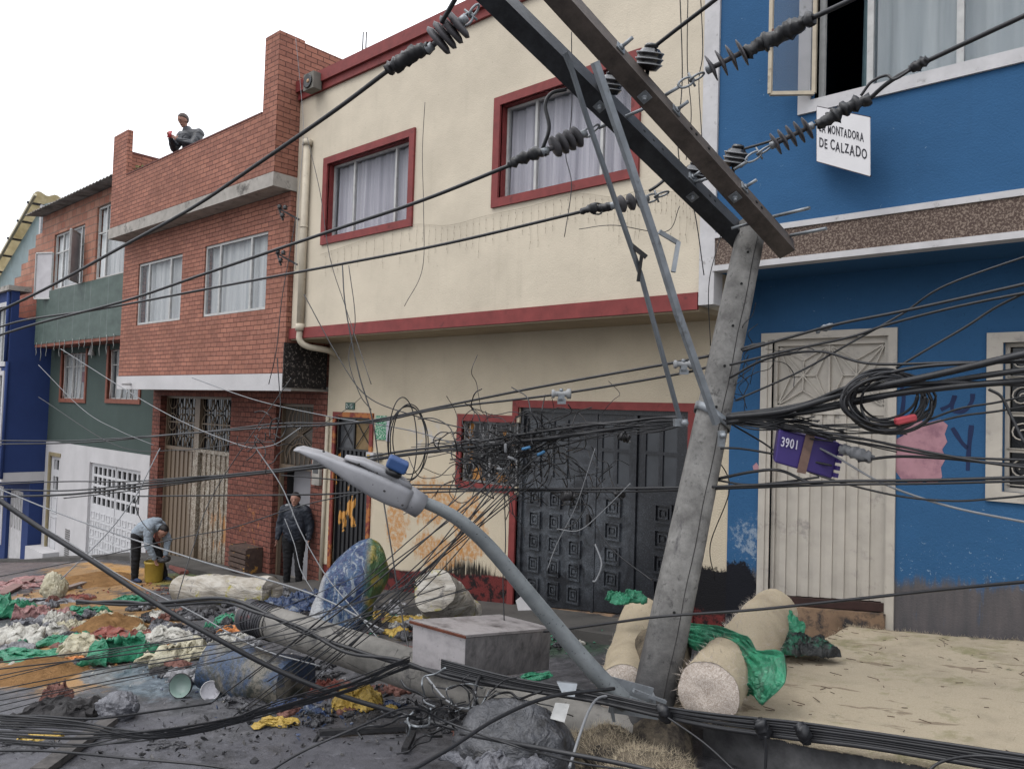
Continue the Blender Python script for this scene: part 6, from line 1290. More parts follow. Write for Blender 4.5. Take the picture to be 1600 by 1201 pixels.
def roll(p, q, r, label, mt=COIR, endm=COIRE, seed=0, squash=1., grp=None, r2=None, wob=.06, cat='matting roll', nm='matting_roll', fuzz=900, ends=True):
    p, q = Vector(p), Vector(q); d = (q-p).normalized(); L_ = (q-p).length; r2 = r2 or r; t = thing(nm, label, cat, (p+q)/2-Vector((0, 0, r)), grp)
    e1 = d.cross(Vector((0, 0, 1))).normalized(); e2 = e1.cross(d); n = 30; m = 26; vs = []
    for i in range(m+1):
        u = i/m; rr_ = r*(1-u)+r2*u
        for k in range(n):
            an = 2*math.pi*k/n; f = 1+wob*noise.noise(Vector((u*L_*3, math.cos(an)*1.5+seed, math.sin(an)*1.5)))*2+wob*.5*noise.noise(Vector((u*L_*9, math.cos(an)*5+seed, math.sin(an)*5)))
            vs.append(p.lerp(q, u)+(e1*math.cos(an)+e2*math.sin(an)*squash)*rr_*f)
    m_ = MB(); m_.add(vs, [(i*n+k, i*n+(k+1) % n, (i+1)*n+(k+1) % n, (i+1)*n+k) for i in range(m) for k in range(n)], True); m_.build('wrap', mt, t)
    for P_, s_, ring in ((p, -1, vs[:n]), (q, 1, vs[-n:])):
        e_ = MB(); vv = [P_+d*s_*.0]; 
        for j in (.33, .66, 1.0):
            for v in ring: w_ = P_+(v-P_)*j*.985; vv.append(w_+d*s_*(.012*noise.noise(w_*18)+(.02 if j < 1 else -.004)))
        fs = [(0, 1+k, 1+(k+1) % n) for k in range(n)]+[(1+j*n+k, 1+(j+1)*n+k, 1+(j+1)*n+(k+1) % n, 1+j*n+(k+1) % n) for j in range(2) for k in range(n)]
        e_.add(vv, fs, True); e_.build('rolled_end', endm, t)
    if fuzz:
        def bs(rr):
            u = rr.random(); an = rr.uniform(0, 6.28)
            if rr.random() < .45: u = 0 if rr.random() < .6 else 1; k = math.sqrt(rr.random()); return p.lerp(q, u)+(e1*math.cos(an)+e2*math.sin(an))*r*k, (-d if u == 0 else d)
            nn = e1*math.cos(an)+e2*math.sin(an); return p.lerp(q, u)+nn*(r*(1-u)+r2*u), nn
        o = hairs(bs, fuzz, .045, .0012, seed=seed).build('fibres', endm, t); o['kind'] = 'stuff'
    return t
roll(aZ(1106, 1081, -1.79), aZ(1208, 958, -1.76), .205, 'pale coir roll with its round end facing the viewer, right of the leaning pole', seed=1, r2=.215, fuzz=2500, wob=.035)
roll(aZ(975, 1080, -2.02), aZ(1003, 962, -2.04), .20, 'pale coir roll behind the left side of the leaning pole foot', seed=2, fuzz=600, wob=.03)
roll(aD(1030, 1230, 4.95), aD(1036, 1010, 6.1), .215, 'sooty coir roll lying along the right side of the leaning pole foot', COIRS, COIRS, seed=3, fuzz=900)
# unrolled mat on the terrace
mb = MB(); nx, ny = 130, 90; vs = []
for j in range(ny+1):
    for i in range(nx+1):
        X = -2.72+8.0*i/nx; Y = 4.93+2.98*j/ny+.03*noise.noise(Vector((X*2, 0, 5)))*(1 if j in (0, ny) else 0)
        e = max(0, 1-(i/nx)*8.0/.5); cu = .15*e**2.2*max(0, 1-j/ny*1.6); back = .03*noise.noise(Vector((X*9, Y, 2))) if j == ny else 0
        X0 = X+.10*e*e+.03*noise.noise(Vector((Y*3, 1, 1)))
        z = TZ(X0)-.02+cu+.012*noise.fractal(Vector((X*1.2, Y*1.2, 1)), 1, 2, 3)+.008*noise.noise(Vector((X*14, Y*14, 1)))
        if j <= 2: z -= .10*(1-j/2.)**2+.02
        vs.append((X0, Y, z+back*.3))
mb.add(vs, [(j*(nx+1)+i, j*(nx+1)+i+1, (j+1)*(nx+1)+i+1, (j+1)*(nx+1)+i) for j in range(ny) for i in range(nx)], True)
matt = thing('coir_mat', 'large tan fibre mat stained green, laid on the terrace by the blue house', 'mat', (1, 6.5, TZ(1)))
o = mb.build('sheet', MAT, matt); sd_ = o.modifiers.new('s', 'SOLIDIFY'); sd_.thickness = .035; sd_.offset = -1
MV = [Vector(v) for v in vs]
def mat_pt(rr):
    if rr.random() < .35: j = 0; 
    else: j = rr.randint(0, ny) if rr.random() < .8 else ny
    i = int(nx*min(1, rr.random()**1.6)); return MV[j*(nx+1)+i]+Vector((rr.uniform(-.03, .03), rr.uniform(-.02, .02), .0)), Vector((0, -.4 if j == 0 else 0, 1))
hairs(mat_pt, 8000, .032, .0011, seed=5).build('fibres', COIR, matt)['kind'] = 'stuff'
rr = random.Random(21); m_ = MB()
for i in range(260):
    p_ = MV[rr.randint(2, ny-2)*(nx+1)+int(nx*rr.random()**1.5)]+Vector((rr.uniform(-.04, .04), 0, .008)); an = rr.uniform(0, 6.28); ln = rr.uniform(.02, .09)
    m_.bar(p_, p_+Vector((math.cos(an)*ln, math.sin(an)*ln*.6, .006)), .004, .004)
m_.build('loose_twigs', simple('twig_brown', c(92, 70, 54), .4, 20), matt)['kind'] = 'stuff'

PL = {}
def plastic(name, a_, b_=None, rough=.35, tr=0., dirt=None, lo=.55, hi=.68):
    n_ = N(name, False, rough, .5); f_ = n_.noise(5, 6, .7); o = n_.mix(n_.ramp(f_, .35, .7), a_, b_ or tuple(v*1.35 for v in a_[:3])+(1,))
    if dirt: o = n_.mix(n_.ramp(n_.noise(6, 8, .75), lo, hi), o, dirt)
    o = n_.mix(n_.mul(n_.ramp(n_.noise(3.3, 9, .8, .8), .53, .63), .55), o, c(62, 58, 54)); n_.bump(n_.noise(7, 4, .55, 2.5), .7, .05); n_.bump(n_.noise(22, 5, .6, 1.5), .7, .02); PL[name] = n_.done(o); return PL[name]
plastic('green_tarp', c(0, 118, 84), c(22, 158, 112), .34, dirt=c(0, 92, 66), lo=.6, hi=.7)
plastic('green_dirty', c(0, 112, 80), c(20, 60, 50), .4, dirt=c(24, 28, 28), lo=.45, hi=.5)
plastic('white_sack', c(176, 172, 160), c(214, 212, 204), .6, dirt=c(116, 112, 100), lo=.56, hi=.72)
plastic('cream_sack', c(186, 176, 140), c(206, 200, 176), .6, dirt=c(140, 130, 92), lo=.55, hi=.7)
plastic('grey_bag', c(86, 88, 96), c(128, 128, 136), .38, dirt=c(56, 56, 62), lo=.5, hi=.66)
plastic('dark_bag', c(46, 46, 52), c(74, 74, 80), .4, dirt=c(28, 28, 30))
plastic('brown_cloth', c(112, 66, 56), c(130, 84, 72), .8)
plastic('black_cloth', c(34, 32, 34), c(52, 50, 52), .85)
plastic('blue_foil', c(30, 50, 90), c(50, 80, 124), .3, dirt=c(128, 136, 146), lo=.53, hi=.62)
plastic('yellow_plastic', c(186, 150, 26), c(206, 170, 50), .45, dirt=c(120, 90, 30), lo=.6, hi=.7)
plastic('orange_sheet', c(214, 128, 20), c(196, 110, 30), .5)
plastic('red_tarp', c(142, 62, 50), c(160, 84, 66), .7, dirt=c(120, 104, 96), lo=.52, hi=.6)
plastic('grey_sheet', c(120, 120, 126), c(160, 160, 164), .5, dirt=c(70, 70, 72))
plastic('pink_sheet', c(160, 104, 104), c(176, 136, 130), .6, dirt=c(110, 90, 88))
def crumple(px, py, wpx, hpx, mt, label, seed, yaw=0, asp=.7, nm='plastic_sheet', cat='plastic sheet', D=None, lift=.01, pos=None, grp=None, fold=1.0, n=44):
    """a crumpled sheet lying where the photo shows it: width and rise are read in picture pixels"""
    p0 = pos or (aG(px, py, lift) if D is None else aD(px, py, D)); dd = p0.dot(FW); w_ = wpx*dd/FOC*(1.18 if n >= 44 else 1); h_ = hpx*dd/FOC
    ca, sa = math.cos(R(42.25+yaw)), math.sin(R(42.25+yaw)); vs = []; sv = Vector((seed*3.7, seed*1.3, 0))
    for j in range(n+1):
        for i in range(n+1):
            u, v = i/n*2-1, j/n*2-1; an = math.atan2(v, u); lim = .78+.35*noise.noise(Vector((math.cos(an)*1.6, math.sin(an)*1.6, seed)))
            rr_ = max(abs(u), abs(v)); k = lim if rr_ > 0 else 1; uu, vv = u*k, v*k
            wx = Vector((uu*1.7, vv*1.7, 0))+sv; nv = lambda q_: Vector((noise.noise(q_), noise.noise(q_+Vector((5, 9, 0))), 0))
            dsp = nv(wx*1.3)*.13*w_+nv(wx*3.1)*.05*w_; sx = uu*w_/2+dsp.x; sy = vv*w_/2*asp+dsp.y
            st = Vector((wx.x*1.2+dsp.x*3/w_, wx.y*.5, 0)); rd = 1-abs(noise.noise(st*1.6)); rd2 = 1-abs(noise.noise(Vector((st.x*2.2, st.y*3.4, 2))+nv(wx*2)*.6)); rd3 = 1-abs(noise.noise(wx*7+nv(wx*5)))
            env = max(0, 1-rr_**2.6)**.7; z = h_*.62*(env*(.45*(.55+noise.noise(wx*.8))+.34*rd**3+.22*rd2**3)+.10*rd3**2*fold)-.012*(rr_ > .95)
            z = max(z, -.01)
            X, Y = p0.x+sx*ca-sy*sa, p0.y+sx*sa+sy*ca
            base = max(p0.z, G(X, Y)+.008) if (D is None and pos is None) else p0.z
            vs.append((X, Y, base+z))
    m_ = MB(); m_.add(vs, [(j*(n+1)+i, j*(n+1)+i+1, (j+1)*(n+1)+i+1, (j+1)*(n+1)+i) for j in range(n) for i in range(n)], False)
    o = m_.build(nm, PL[mt]); tag(o, label, cat, grp); s_ = o.modifiers.new('s', 'SOLIDIFY'); s_.thickness = .004
    o.data.polygons.foreach_set('use_smooth', [n > 20]*len(o.data.polygons)); return o
def sack(px, py, rx, ry, mt, label, seed, D=None, nm='sack', cat='sack', neck=None, pos=None, grp=None, yaw=0, fl=.8, wr=.16, mats=None):
    """stuffed bag: half-width and half-height in picture pixels, bottom at py"""
    p0 = pos or (aG(px, py) if D is None else aD(px, py, D)); dd = p0.dot(FW); a_ = rx*dd/FOC; h_ = ry*dd/FOC
    bmm = bmesh.new(); bmesh.ops.create_icosphere(bmm, subdivisions=5, radius=1); ca, sa = math.cos(R(42.25+yaw)), math.sin(R(42.25+yaw))
    vs = []; sv = Vector((seed*2.1, seed*.7, seed))
    for v in bmm.verts:
        q_ = v.co.copy(); f = 1+.22*noise.noise(q_*1.4+sv)+wr*(abs(noise.noise(q_*3.2+sv))-.25)-wr*.45*abs(noise.noise(Vector((q_.x*4, q_.y*4, q_.z*1.3))*2+sv))
        q_ *= f; q_ += q_.normalized()*wr*.35*((1-abs(noise.noise(Vector((math.atan2(q_.y, q_.x)*3.2, q_.z*1.2, seed)))))**4-.3); q_.z = max(q_.z, -.75); x, y, z = q_.x*a_, q_.y*a_*fl, (q_.z+.75)*h_/.87
        vs.append((p0.x+x*ca-y*sa, p0.y+x*sa+y*ca, p0.z+z*1.0))
    fs = [tuple(v.index for v in f.verts) for f in bmm.faces]; bmm.free()
    m_ = MB(); m_.add(vs, fs, True)
    if neck:
        nd_ = (RT*neck[0]+Vector((0, 0, neck[1]))-FW*.2).normalized(); c0 = p0+Vector((0, 0, h_*.9))+nd_*a_*.78
        m_.lathe(c0, nd_, [(-.2*a_, .35*a_), (0, .16*a_), (.12*a_, .1*a_), (.3*a_, .26*a_), (.36*a_, .24*a_)], 14)
    o = m_.build(nm, PL[mt] if isinstance(mt, str) else mt); tag(o, label, cat, grp); return o
g_ = 'green plastic sheets'
for a_ in (
 (14, 962, 62, 62, 'green_tarp', 'green plastic heap at the left edge of the picture', 1, 0, .8),
 (60, 1026, 150, 22, 'green_tarp', 'long flat strip of green plastic on the ochre powder at the left', 2, -3, .3),
 (100, 1004, 70, 26, 'green_tarp', 'green plastic scrap above the long green strip', 31, 10, .5),
 (128, 960, 78, 26, 'green_tarp', 'green plastic scrap below the heavy twisted cable, left part', 3, 12, .4),
 (190, 1032, 112, 78, 'green_tarp', 'largest green plastic sheet of the left heap, standing up in folds', 4, 5, .5),
 (205, 940, 56, 24, 'green_tarp', 'green plastic scrap on the road left of the bending man', 5, 0, .5),
 (355, 968, 40, 20, 'green_tarp', 'green plastic scrap beside the far end of the fallen pole', 6, 0, .6),
 (330, 985, 24, 26, 'green_tarp', 'small dark green scrap between the white sacks and the fallen pole', 7, 0, .6),
 (945, 1000, 44, 26, 'green_tarp', 'green plastic scrap on the ground left of the coir roll', 8, 0, .6),
 (905, 992, 40, 12, 'green_dirty', 'dirty dark green scrap behind the grey cabinet', 9, 0, .6),
 (838, 1058, 52, 14, 'green_tarp', 'small green scrap tied with wire right of the grey cabinet', 10, 0, .4),
): crumple(*a_, grp=g_)
crumple(978, 938, 62, 34, 'green_tarp', 'green plastic sheet on top of the coir roll left of the pole', 11, 10, .6, D=6.5, grp=g_)
# long green tarp tied over the coir roll: swept strip with folds
def strip_sheet(path, wd_, mt, label, seed, dirv, n=60, m=26, nm='plastic_sheet', grp=None, amp=.05):
    P_ = spline([aD(*p_) for p_ in path], 14); vs = []; L_ = len(P_)-1
    for i, p_ in enumerate(P_):
        u = i/L_; w_ = wd_(u); t_ = (P_[min(i+1, L_)]-P_[max(i-1, 0)]).normalized(); s_ = (dirv-t_*dirv.dot(t_)).normalized(); nn = t_.cross(s_)
        if nn.dot(FW) > 0: nn = -nn
        for j in range(m+1):
            v = j/m*2-1; f = (1-abs(noise.noise(Vector((u*3, v*4, seed)))))**2*.7+(1-abs(noise.noise(Vector((u*6, v*9, seed+3)))))**2*.4
            e_ = 1+.18*noise.noise(Vector((u*7, v*2, seed+9)))
            vs.append(p_+s_*v*w_*.5*e_+nn*(f*amp*(.4+w_*2)-.14*v*v*w_))
    m_ = MB(); m_.add(vs, [(i*(m+1)+j, i*(m+1)+j+1, (i+1)*(m+1)+j+1, (i+1)*(m+1)+j) for i in range(L_) for j in range(m)], True)
    o = m_.build(nm, PL[mt]); tag(o, label, 'plastic sheet', grp); s2 = o.modifiers.new('s', 'SOLIDIFY'); s2.thickness = .004; return o
def wprof(pts):
    def f(u):
        for (a_, wa_), (b_, wb_) in zip(pts, pts[1:]):
            if u <= b_: return wa_+(wb_-wa_)*(u-a_)/(b_-a_)
        return pts[-1][1]
    return f
strip_sheet([(1056, 978, 6.2), (1085, 993, 6.0), (1112, 1000, 5.75), (1140, 1008, 5.55), (1165, 1022, 5.35), (1185, 1042, 5.2), (1203, 1068, 5.05), (1198, 1104, 4.95)], wprof([(0, .10), (.2, .20), (.42, .20), (.55, .24), (.66, .16), (.82, .40), (.9, .34), (1, .03)]), 'green_tarp', 'long green plastic tarp draped over the coir roll and hanging onto the mat', 3, (UP*.85+RT*.55).normalized(), amp=.10)
crumple(1222, 985, 60, 62, 'green_tarp', 'bright green plastic on the mat beside the upper end of the coir roll', 13, 0, .7, pos=aD(1222, 985, 6.55), grp=g_)
crumple(1256, 1012, 100, 52, 'green_dirty', 'charred black and green plastic heap on the mat', 14, 0, .7, pos=aD(1254, 1014, 6.35), grp=g_)
w_ = 'white and cream sacks in the heap'
for a_ in (
 (46, 1000, 96, 52, 'white_sack', 'dirty white sheet heap behind the long green strip', 41, 0, .8), (20, 1018, 60, 24, 'grey_sheet', 'greyish sheet at the left edge under the white heap', 42, 0, .8),
 (90, 975, 40, 40, 'white_sack', 'white cloth hanging over the twisted cable', 43, 20, .5), (112, 984, 46, 34, 'cream_sack', 'cream sack scrap right of the hanging white cloth', 44, 0, .6),
 (140, 1018, 86, 52, 'cream_sack', 'cream sack left of the largest green sheet', 45, 10, .6), (160, 1032, 60, 22, 'white_sack', 'flat white sack below the cream sack', 46, 0, .5),
 (262, 1002, 92, 48, 'white_sack', 'empty white sack spread out at the upper right of the heap', 47, -18, .45), (278, 1030, 104, 58, 'cream_sack', 'long pale sack reaching towards the fallen pole', 48, 38, .4),
 (232, 1026, 56, 40, 'grey_bag', 'grey bag between the largest green sheet and the long pale sack', 49, 30, .6), (250, 965, 40, 26, 'white_sack', 'small white bag below the twisted cable', 50, 0, .8),
 (310, 1058, 100, 36, 'grey_sheet', 'grey flat sheet in front of the blue-grey drum', 51, 8, .6), (60, 905, 70, 10, 'pink_sheet', 'flat pinkish plastic on the road near the navy house', 52, 0, .6), (28, 916, 80, 14, 'pink_sheet', 'pinkish board and plastic at the far left of the road', 53, 0, .5),
 (50, 965, 60, 40, 'pink_sheet', 'pinkish grey sheet behind the green heap at the left', 54, 0, .6), (70, 940, 90, 12, 'grey_sheet', 'flat grey scrap on the road above the twisted cable', 55, 0, .4),
 (765, 968, 60, 18, 'white_sack', 'white crumpled bag behind the grey cabinet', 56, 0, .6), (812, 965, 40, 12, 'white_sack', 'white scrap by the garage step', 57, 0, .6),
 (620, 955, 60, 30, 'grey_sheet', 'grey crumpled sheet left of the pale standing roll', 58, 0, .7), (590, 985, 70, 20, 'dark_bag', 'dark crumpled plastic behind the middle of the fallen pole', 59, 0, .7),
 (885, 975, 50, 14, 'grey_sheet', 'flat grey scrap by the garage step', 60, 0, .7),
): crumple(*a_, grp=w_)
for a_ in (
 (440, 952, 90, 36, 'blue_foil', 'dark blue plastic heap left of the tall blue bundle', 61, 0, .6), (480, 940, 60, 36, 'blue_foil', 'blue plastic scraps at the foot of the tall blue bundle', 62, 0, .6), (402, 946, 50, 30, 'dark_bag', 'black crumpled bag above the far end of the fallen pole', 63, 0, .6),
 (430, 930, 44, 34, 'grey_sheet', 'grey board leaning on the blue plastic heap', 64, 25, .5), (368, 985, 60, 16, 'orange_sheet', 'orange plastic sheet by the far end of the fallen pole', 65, 10, .5), (360, 1005, 64, 34, 'white_sack', 'white and blue printed sack by the far end of the fallen pole', 66, 10, .5),
 (182, 1000, 110, 34, 'red_tarp', 'faded red tarpaulin half buried in ochre powder', 67, -8, .5), (225, 1005, 80, 26, 'red_tarp', 'brown and red canvas right of the red tarpaulin', 68, 0, .5),
 (560, 1100, 80, 50, 'yellow_plastic', 'yellow paint-soaked plastic below the fallen pole', 69, -15, .6), (434, 1128, 66, 12, 'yellow_plastic', 'flat yellow plastic on the dark road', 70, 5, .4), (640, 975, 70, 26, 'yellow_plastic', 'yellow plastic scraps behind the fallen pole', 71, 0, .6), (526, 1108, 50, 20, 'yellow_plastic', 'small yellow scrap beside the yellow paint-soaked plastic', 72, 0, .6),
 (612, 1108, 22, 16, 'yellow_plastic', 'tiny yellow scrap in front of the cabinet', 73, 0, .6), (510, 1082, 60, 40, 'red_tarp', 'reddish brown sheet under the fallen pole', 74, 0, .5), (118, 1030, 40, 10, 'orange_sheet', 'small orange scrap under the green strip', 75, 0, .4), (255, 1013, 40, 14, 'orange_sheet', 'orange scrap on the grey bag', 76, 20, .4),
 (395, 1098, 90, 26, 'dark_bag', 'dark wet plastic in front of the blue-grey drum', 77, 0, .5), (470, 1104, 80, 30, 'blue_foil', 'blue and grey wet rubbish below the fallen pole', 78, 0, .5), (340, 1068, 40, 24, 'grey_sheet', 'small grey scrap beside the round white lid', 79, 0, .6),
 (120, 936, 44, 16, 'red_tarp', 'brown rag on the road above the twisted cable', 80, 0, .6), (300, 965, 60, 30, 'dark_bag', 'black bag behind the long pale sack', 81, 0, .6), (275, 965, 50, 24, 'brown_cloth', 'brown rag beside the small white bag', 82, 0, .6),
 (690, 1120, 90, 34, 'dark_bag', 'charred plastic heap below the cabinet', 83, 0, .7), (880, 1100, 60, 34, 'grey_bag', 'grey metal-like scrap beside the street light bracket', 84, 0, .5), (905, 1130, 90, 50, 'dark_bag', 'charred crumpled heap left of the pole foot', 85, 0, .7),
 (30, 1168, 90, 8, 'dark_bag', 'flat dark plastic at the lower left of the road', 86, 0, .5), (70, 1150, 60, 7, 'yellow_plastic', 'small yellowish scrap under the flat cable bundle', 87, 0, .5), (260, 1165, 60, 6, 'dark_bag', 'torn dark scrap lying on the bottom of the road', 88, 0, .5),
): crumple(*a_, nm='plastic_scrap', grp='scraps in the debris heap')
# left heap: slack white sack, black cloth with brown lining, tied grey bag
sack(84, 938, 18, 22, 'cream_sack', 'half-full pale sack lying at the edge of the ochre powder', 3, neck=(-1, -.3))
crumple(96, 1117, 140, 48, 'black_cloth', 'heap of black cloth at the lower left, spilling a brown lining', 91, 0, .6, nm='black_cloth', cat='cloth', n=60)
crumple(88, 1096, 46, 60, 'brown_cloth', 'brown cloth standing up out of the black cloth heap', 92, 20, .6, nm='brown_cloth', cat='cloth')
crumple(125, 1106, 46, 34, 'grey_bag', 'grey fold of cloth on the black cloth heap', 93, -20, .6, nm='grey_cloth', cat='cloth')
sack(182, 1122, 31, 20, 'grey_bag', 'small tied grey bag beside the black cloth heap', 5, neck=(1, .05), nm='tied_bag', cat='bag')
# printed drum / barrel roll and bundles
DR = N('paint_stained_drum', False, .45, .5); f1 = DR.noise(2.6, 6, .6, .5); o_ = DR.mix(DR.ramp(f1, .44, .54), c(44, 70, 104), c(112, 106, 94)); o_ = DR.mix(DR.ramp(DR.noise(3, 8, .7), .54, .62), o_, c(46, 52, 46)); o_ = DR.mix(DR.mul(DR.ramp(DR.noise(26, 5, .8), .5, .56), .8), o_, c(50, 54, 50)); DR.bump(DR.noise(16, 6, .7), .8, .02); DRM = DR.done(o_)
pa = aG(338, 1075); pb_ = aG(462, 1098); 
roll(pa+Vector((0, 0, .23)), pb_+Vector((0, 0, .16)), .25, 'fat blue, grey and mouldy stained drum-shaped bundle lying in front of the fallen pole', DRM, DRM, seed=8, cat='bundle', nm='stained_bundle', fuzz=0, wob=.09)
GW = N('soiled_white_wrap', False, .7, .3); wv_ = GW.noise(1, 5, .6, .6, scale=(3, 3, 14)); o_ = GW.mix(GW.ramp(wv_, .35, .7), c(150, 140, 124), c(196, 190, 180)); o_ = GW.mix(GW.ramp(GW.noise(2.5, 7, .7), .57, .62), o_, c(160, 150, 50)); o_ = GW.mix(GW.ramp(GW.noise(3.3, 7, .75), .56, .66), o_, c(92, 88, 88)); GW.bump(wv_, 1., .04); GWM = GW.done(o_)
p0 = aG(282, 938)+Vector((0, 0, .2)); p1 = aG(425, 945)+Vector((0, 0, .2))
roll(p0, p1, .235, 'long soiled whitish roll lying on the ground in front of the woman', GWM, GWM, seed=9, cat='roll', nm='wrapped_roll', fuzz=0, wob=.1)
p0 = aG(712, 985)+Vector((0, 0, .14)); p1 = aD(678, 922, 8.4)
roll(p0, p1, .34, 'thick pale wrapped roll propped up behind the grey cabinet', GWM, GWM, seed=10, cat='roll', nm='wrapped_roll', fuzz=0, wob=.1, r2=.24)
# tall blue and white bundle
BB_ = N('marbled_plastic', False, .3, .5); f1 = BB_.noise(3.2, 6, .7, 2.2, scale=(2, 2, .8)); o_ = BB_.mix(BB_.ramp(f1, .45, .53), c(28, 54, 104), c(42, 82, 124)); o_ = BB_.mix(BB_.ramp(BB_.noise(4, 6, .7, 2., scale=(2, 2, .7)), .53, .6), o_, c(140, 150, 160)); sidex = BB_.m('ADD', BB_.m('MULTIPLY', BB_.x, .67), BB_.m('MULTIPLY', BB_.y, .74))
o_ = BB_.mix(BB_.ramp(sidex, .22, .32), o_, BB_.mix(BB_.ramp(BB_.noise(5, 6), .45, .55), c(58, 96, 48), c(150, 134, 36))); o_ = BB_.mix(BB_.ramp(sidex, -.3, -.24, 1., 0.), o_, c(170, 172, 176)); BB_.bump(BB_.noise(5, 6, .6, 2.), 1., .06); BBM = BB_.done(o_)
q0 = aG(548, 990); dd = q0.dot(FW); m_ = MB(); vs = []; nn_ = 34; mm = 40; ht = 150*dd/FOC
for i in range(mm+1):
    u = i/mm; hw = (44+9*math.sin(u*3.1)-16*u*u)*dd/FOC*math.sqrt(max(0, 1-max(0, (u-.72)/.28)**2.2)+.01); cx = (-28+46*u)*dd/FOC
    for k in range(nn_):
        an = 2*math.pi*k/nn_; f = 1+.16*noise.noise(Vector((math.cos(an)*2, math.sin(an)*2, u*4)))+.12*(abs(noise.noise(Vector((math.cos(an)*5, math.sin(an)*5, u*3))))-.2)
        vs.append(q0+_r0*(cx+hw*math.cos(an)*f)+Vector((FW.x, FW.y, 0))*(hw*.7*math.sin(an)*f+.25*u)+Vector((0, 0, ht*u-.05)))
m_.add(vs, [(i*nn_+k, i*nn_+(k+1) % nn_, (i+1)*nn_+(k+1) % nn_, (i+1)*nn_+k) for i in range(mm) for k in range(nn_)]+[tuple(mm*nn_+k for k in range(nn_))], True)
tag(m_.build('plastic_bundle', BBM), 'tall blue, white and green marbled plastic bundle leaning against the front of the cream house', 'bundle')
# big grey sack and fibre at the bottom
PL['big_sack'] = plastic('big_grey_sack', c(58, 60, 66), c(92, 93, 98), .42, dirt=c(42, 40, 40), lo=.5, hi=.66)
sack(800, 1225, 95, 64, 'big_grey_sack', 'big grey dusty sack bursting with fibre at the bottom of the picture', 7, D=4.75, fl=.8, wr=.10, nm='big_sack')
def fluff(px, py, D, wpx, hpx, label, seed, n=5000):
    p0 = aD(px, py, D); w2 = wpx*D/FOC; h2 = hpx*D/FOC; t = thing('fibre_heap', label, 'fibre heap', p0)
    bmm = bmesh.new(); bmesh.ops.create_icosphere(bmm, subdivisions=5, radius=1); vs = []; nn = []
    for v in bmm.verts:
        q_ = v.co*(1+.3*noise.noise(v.co*1.8+Vector((seed, 0, 0)))+.08*noise.noise(v.co*7)); w_ = p0+_r0*q_.x*w2/2+Vector((FW.x, FW.y, 0))*q_.y*w2/2+Vector((0, 0, q_.z*h2)); vs.append(w_); nn.append(v.co.copy())
    m_ = MB(); m_.add(vs, [tuple(v.index for v in f.verts) for f in bmm.faces], True); bmm.free(); m_.build('core', COIRS, t)
    def bs(rr): i = rr.randint(0, len(vs)-1); return vs[i], nn[i]
    hairs(bs, n, .05, .0012, seed=seed).build('fibres', COIR, t)['kind'] = 'stuff'
fluff(950, 1185, 5.0, 150, 36, 'dirty coir fibre heaped around the left of the leaning pole foot', 1); fluff(1020, 1222, 4.6, 150, 40, 'dirty coir fibre heap at the bottom edge right of the pole foot', 2)
crumple(790, 1200, 160, 70, 'grey_bag', 'torn grey plastic sheet over the top of the big sack', 95, 0, .6, D=4.55, nm='plastic_sheet')
m_ = MB(); e_ = aD(872, 1132, 4.75); m_.slab([aD(868, 1098, 4.8), aD(890, 1100, 4.85), aD(882, 1128, 4.7), aD(860, 1122, 4.68)], FW*.01); tag(m_.build('bent_sheet', M['white_frame']), 'bent light grey metal sheet standing beside the street light bracket', 'metal sheet')
m_ = MB(); m_.slab([aD(870, 1065, 4.9), aD(902, 1068, 4.9), aD(898, 1088, 4.85), aD(880, 1086, 4.85)], FW*.02); tag(m_.build('bent_bracket', M['steel']), 'bent steel bracket lying in front of the street light arm foot', 'bracket')
# bowl and lid
def dish(px, py, rpx, ry, mt_in, mt_out, label, nm, depth):
    p0 = aG(px, py); dd = p0.dot(FW); r = rpx*dd/FOC; d = (-FW*.9+UP*.25+RT*(-.1 if nm == 'bowl' else .45)).normalized(); c0 = p0+Vector((0, 0, r*.9)); t = thing(nm, label, nm, p0)
    def open_lathe(prof, nm_, mt):
        e1 = d.orthogonal().normalized(); e2 = d.cross(e1); n = 28; vs = [c0+d*t_+(e1*math.cos(2*math.pi*k/n)+e2*math.sin(2*math.pi*k/n))*max(q_, 1e-4) for t_, q_ in prof for k in range(n)]
        m_ = MB(); m_.add(vs, [(i*n+k, i*n+(k+1) % n, (i+1)*n+(k+1) % n, (i+1)*n+k) for i in range(len(prof)-1) for k in range(n)], True); m_.build(nm_, mt, t)
    open_lathe([(-depth, 0), (-depth, r*.6), (-depth*.5, r*.88), (0, r), (.006, r*.98), (.004, r*.93)], 'rim', mt_out)
    open_lathe([(.004, r*.93), (-depth*.45, r*.8), (-depth*.9, r*.5), (-depth*.92, 0)], 'inside', mt_in)
dish(281, 1088, 19, 17, simple('bowl_inside', c(134, 158, 150), .08, 4, .35, .5), M['black'], 'round dark-rimmed bowl with a pale green inside lying on the wet blue ground', 'bowl', .09)
dish(328, 1092, 15, 15, simple('lid_white', c(190, 188, 196), .12, 9, .5, dirt=c(110, 110, 116), dsc=9, dlo=.5, dhi=.6), M['white_paint'], 'round white plastic lid leaning beside the bowl', 'lid', .012)
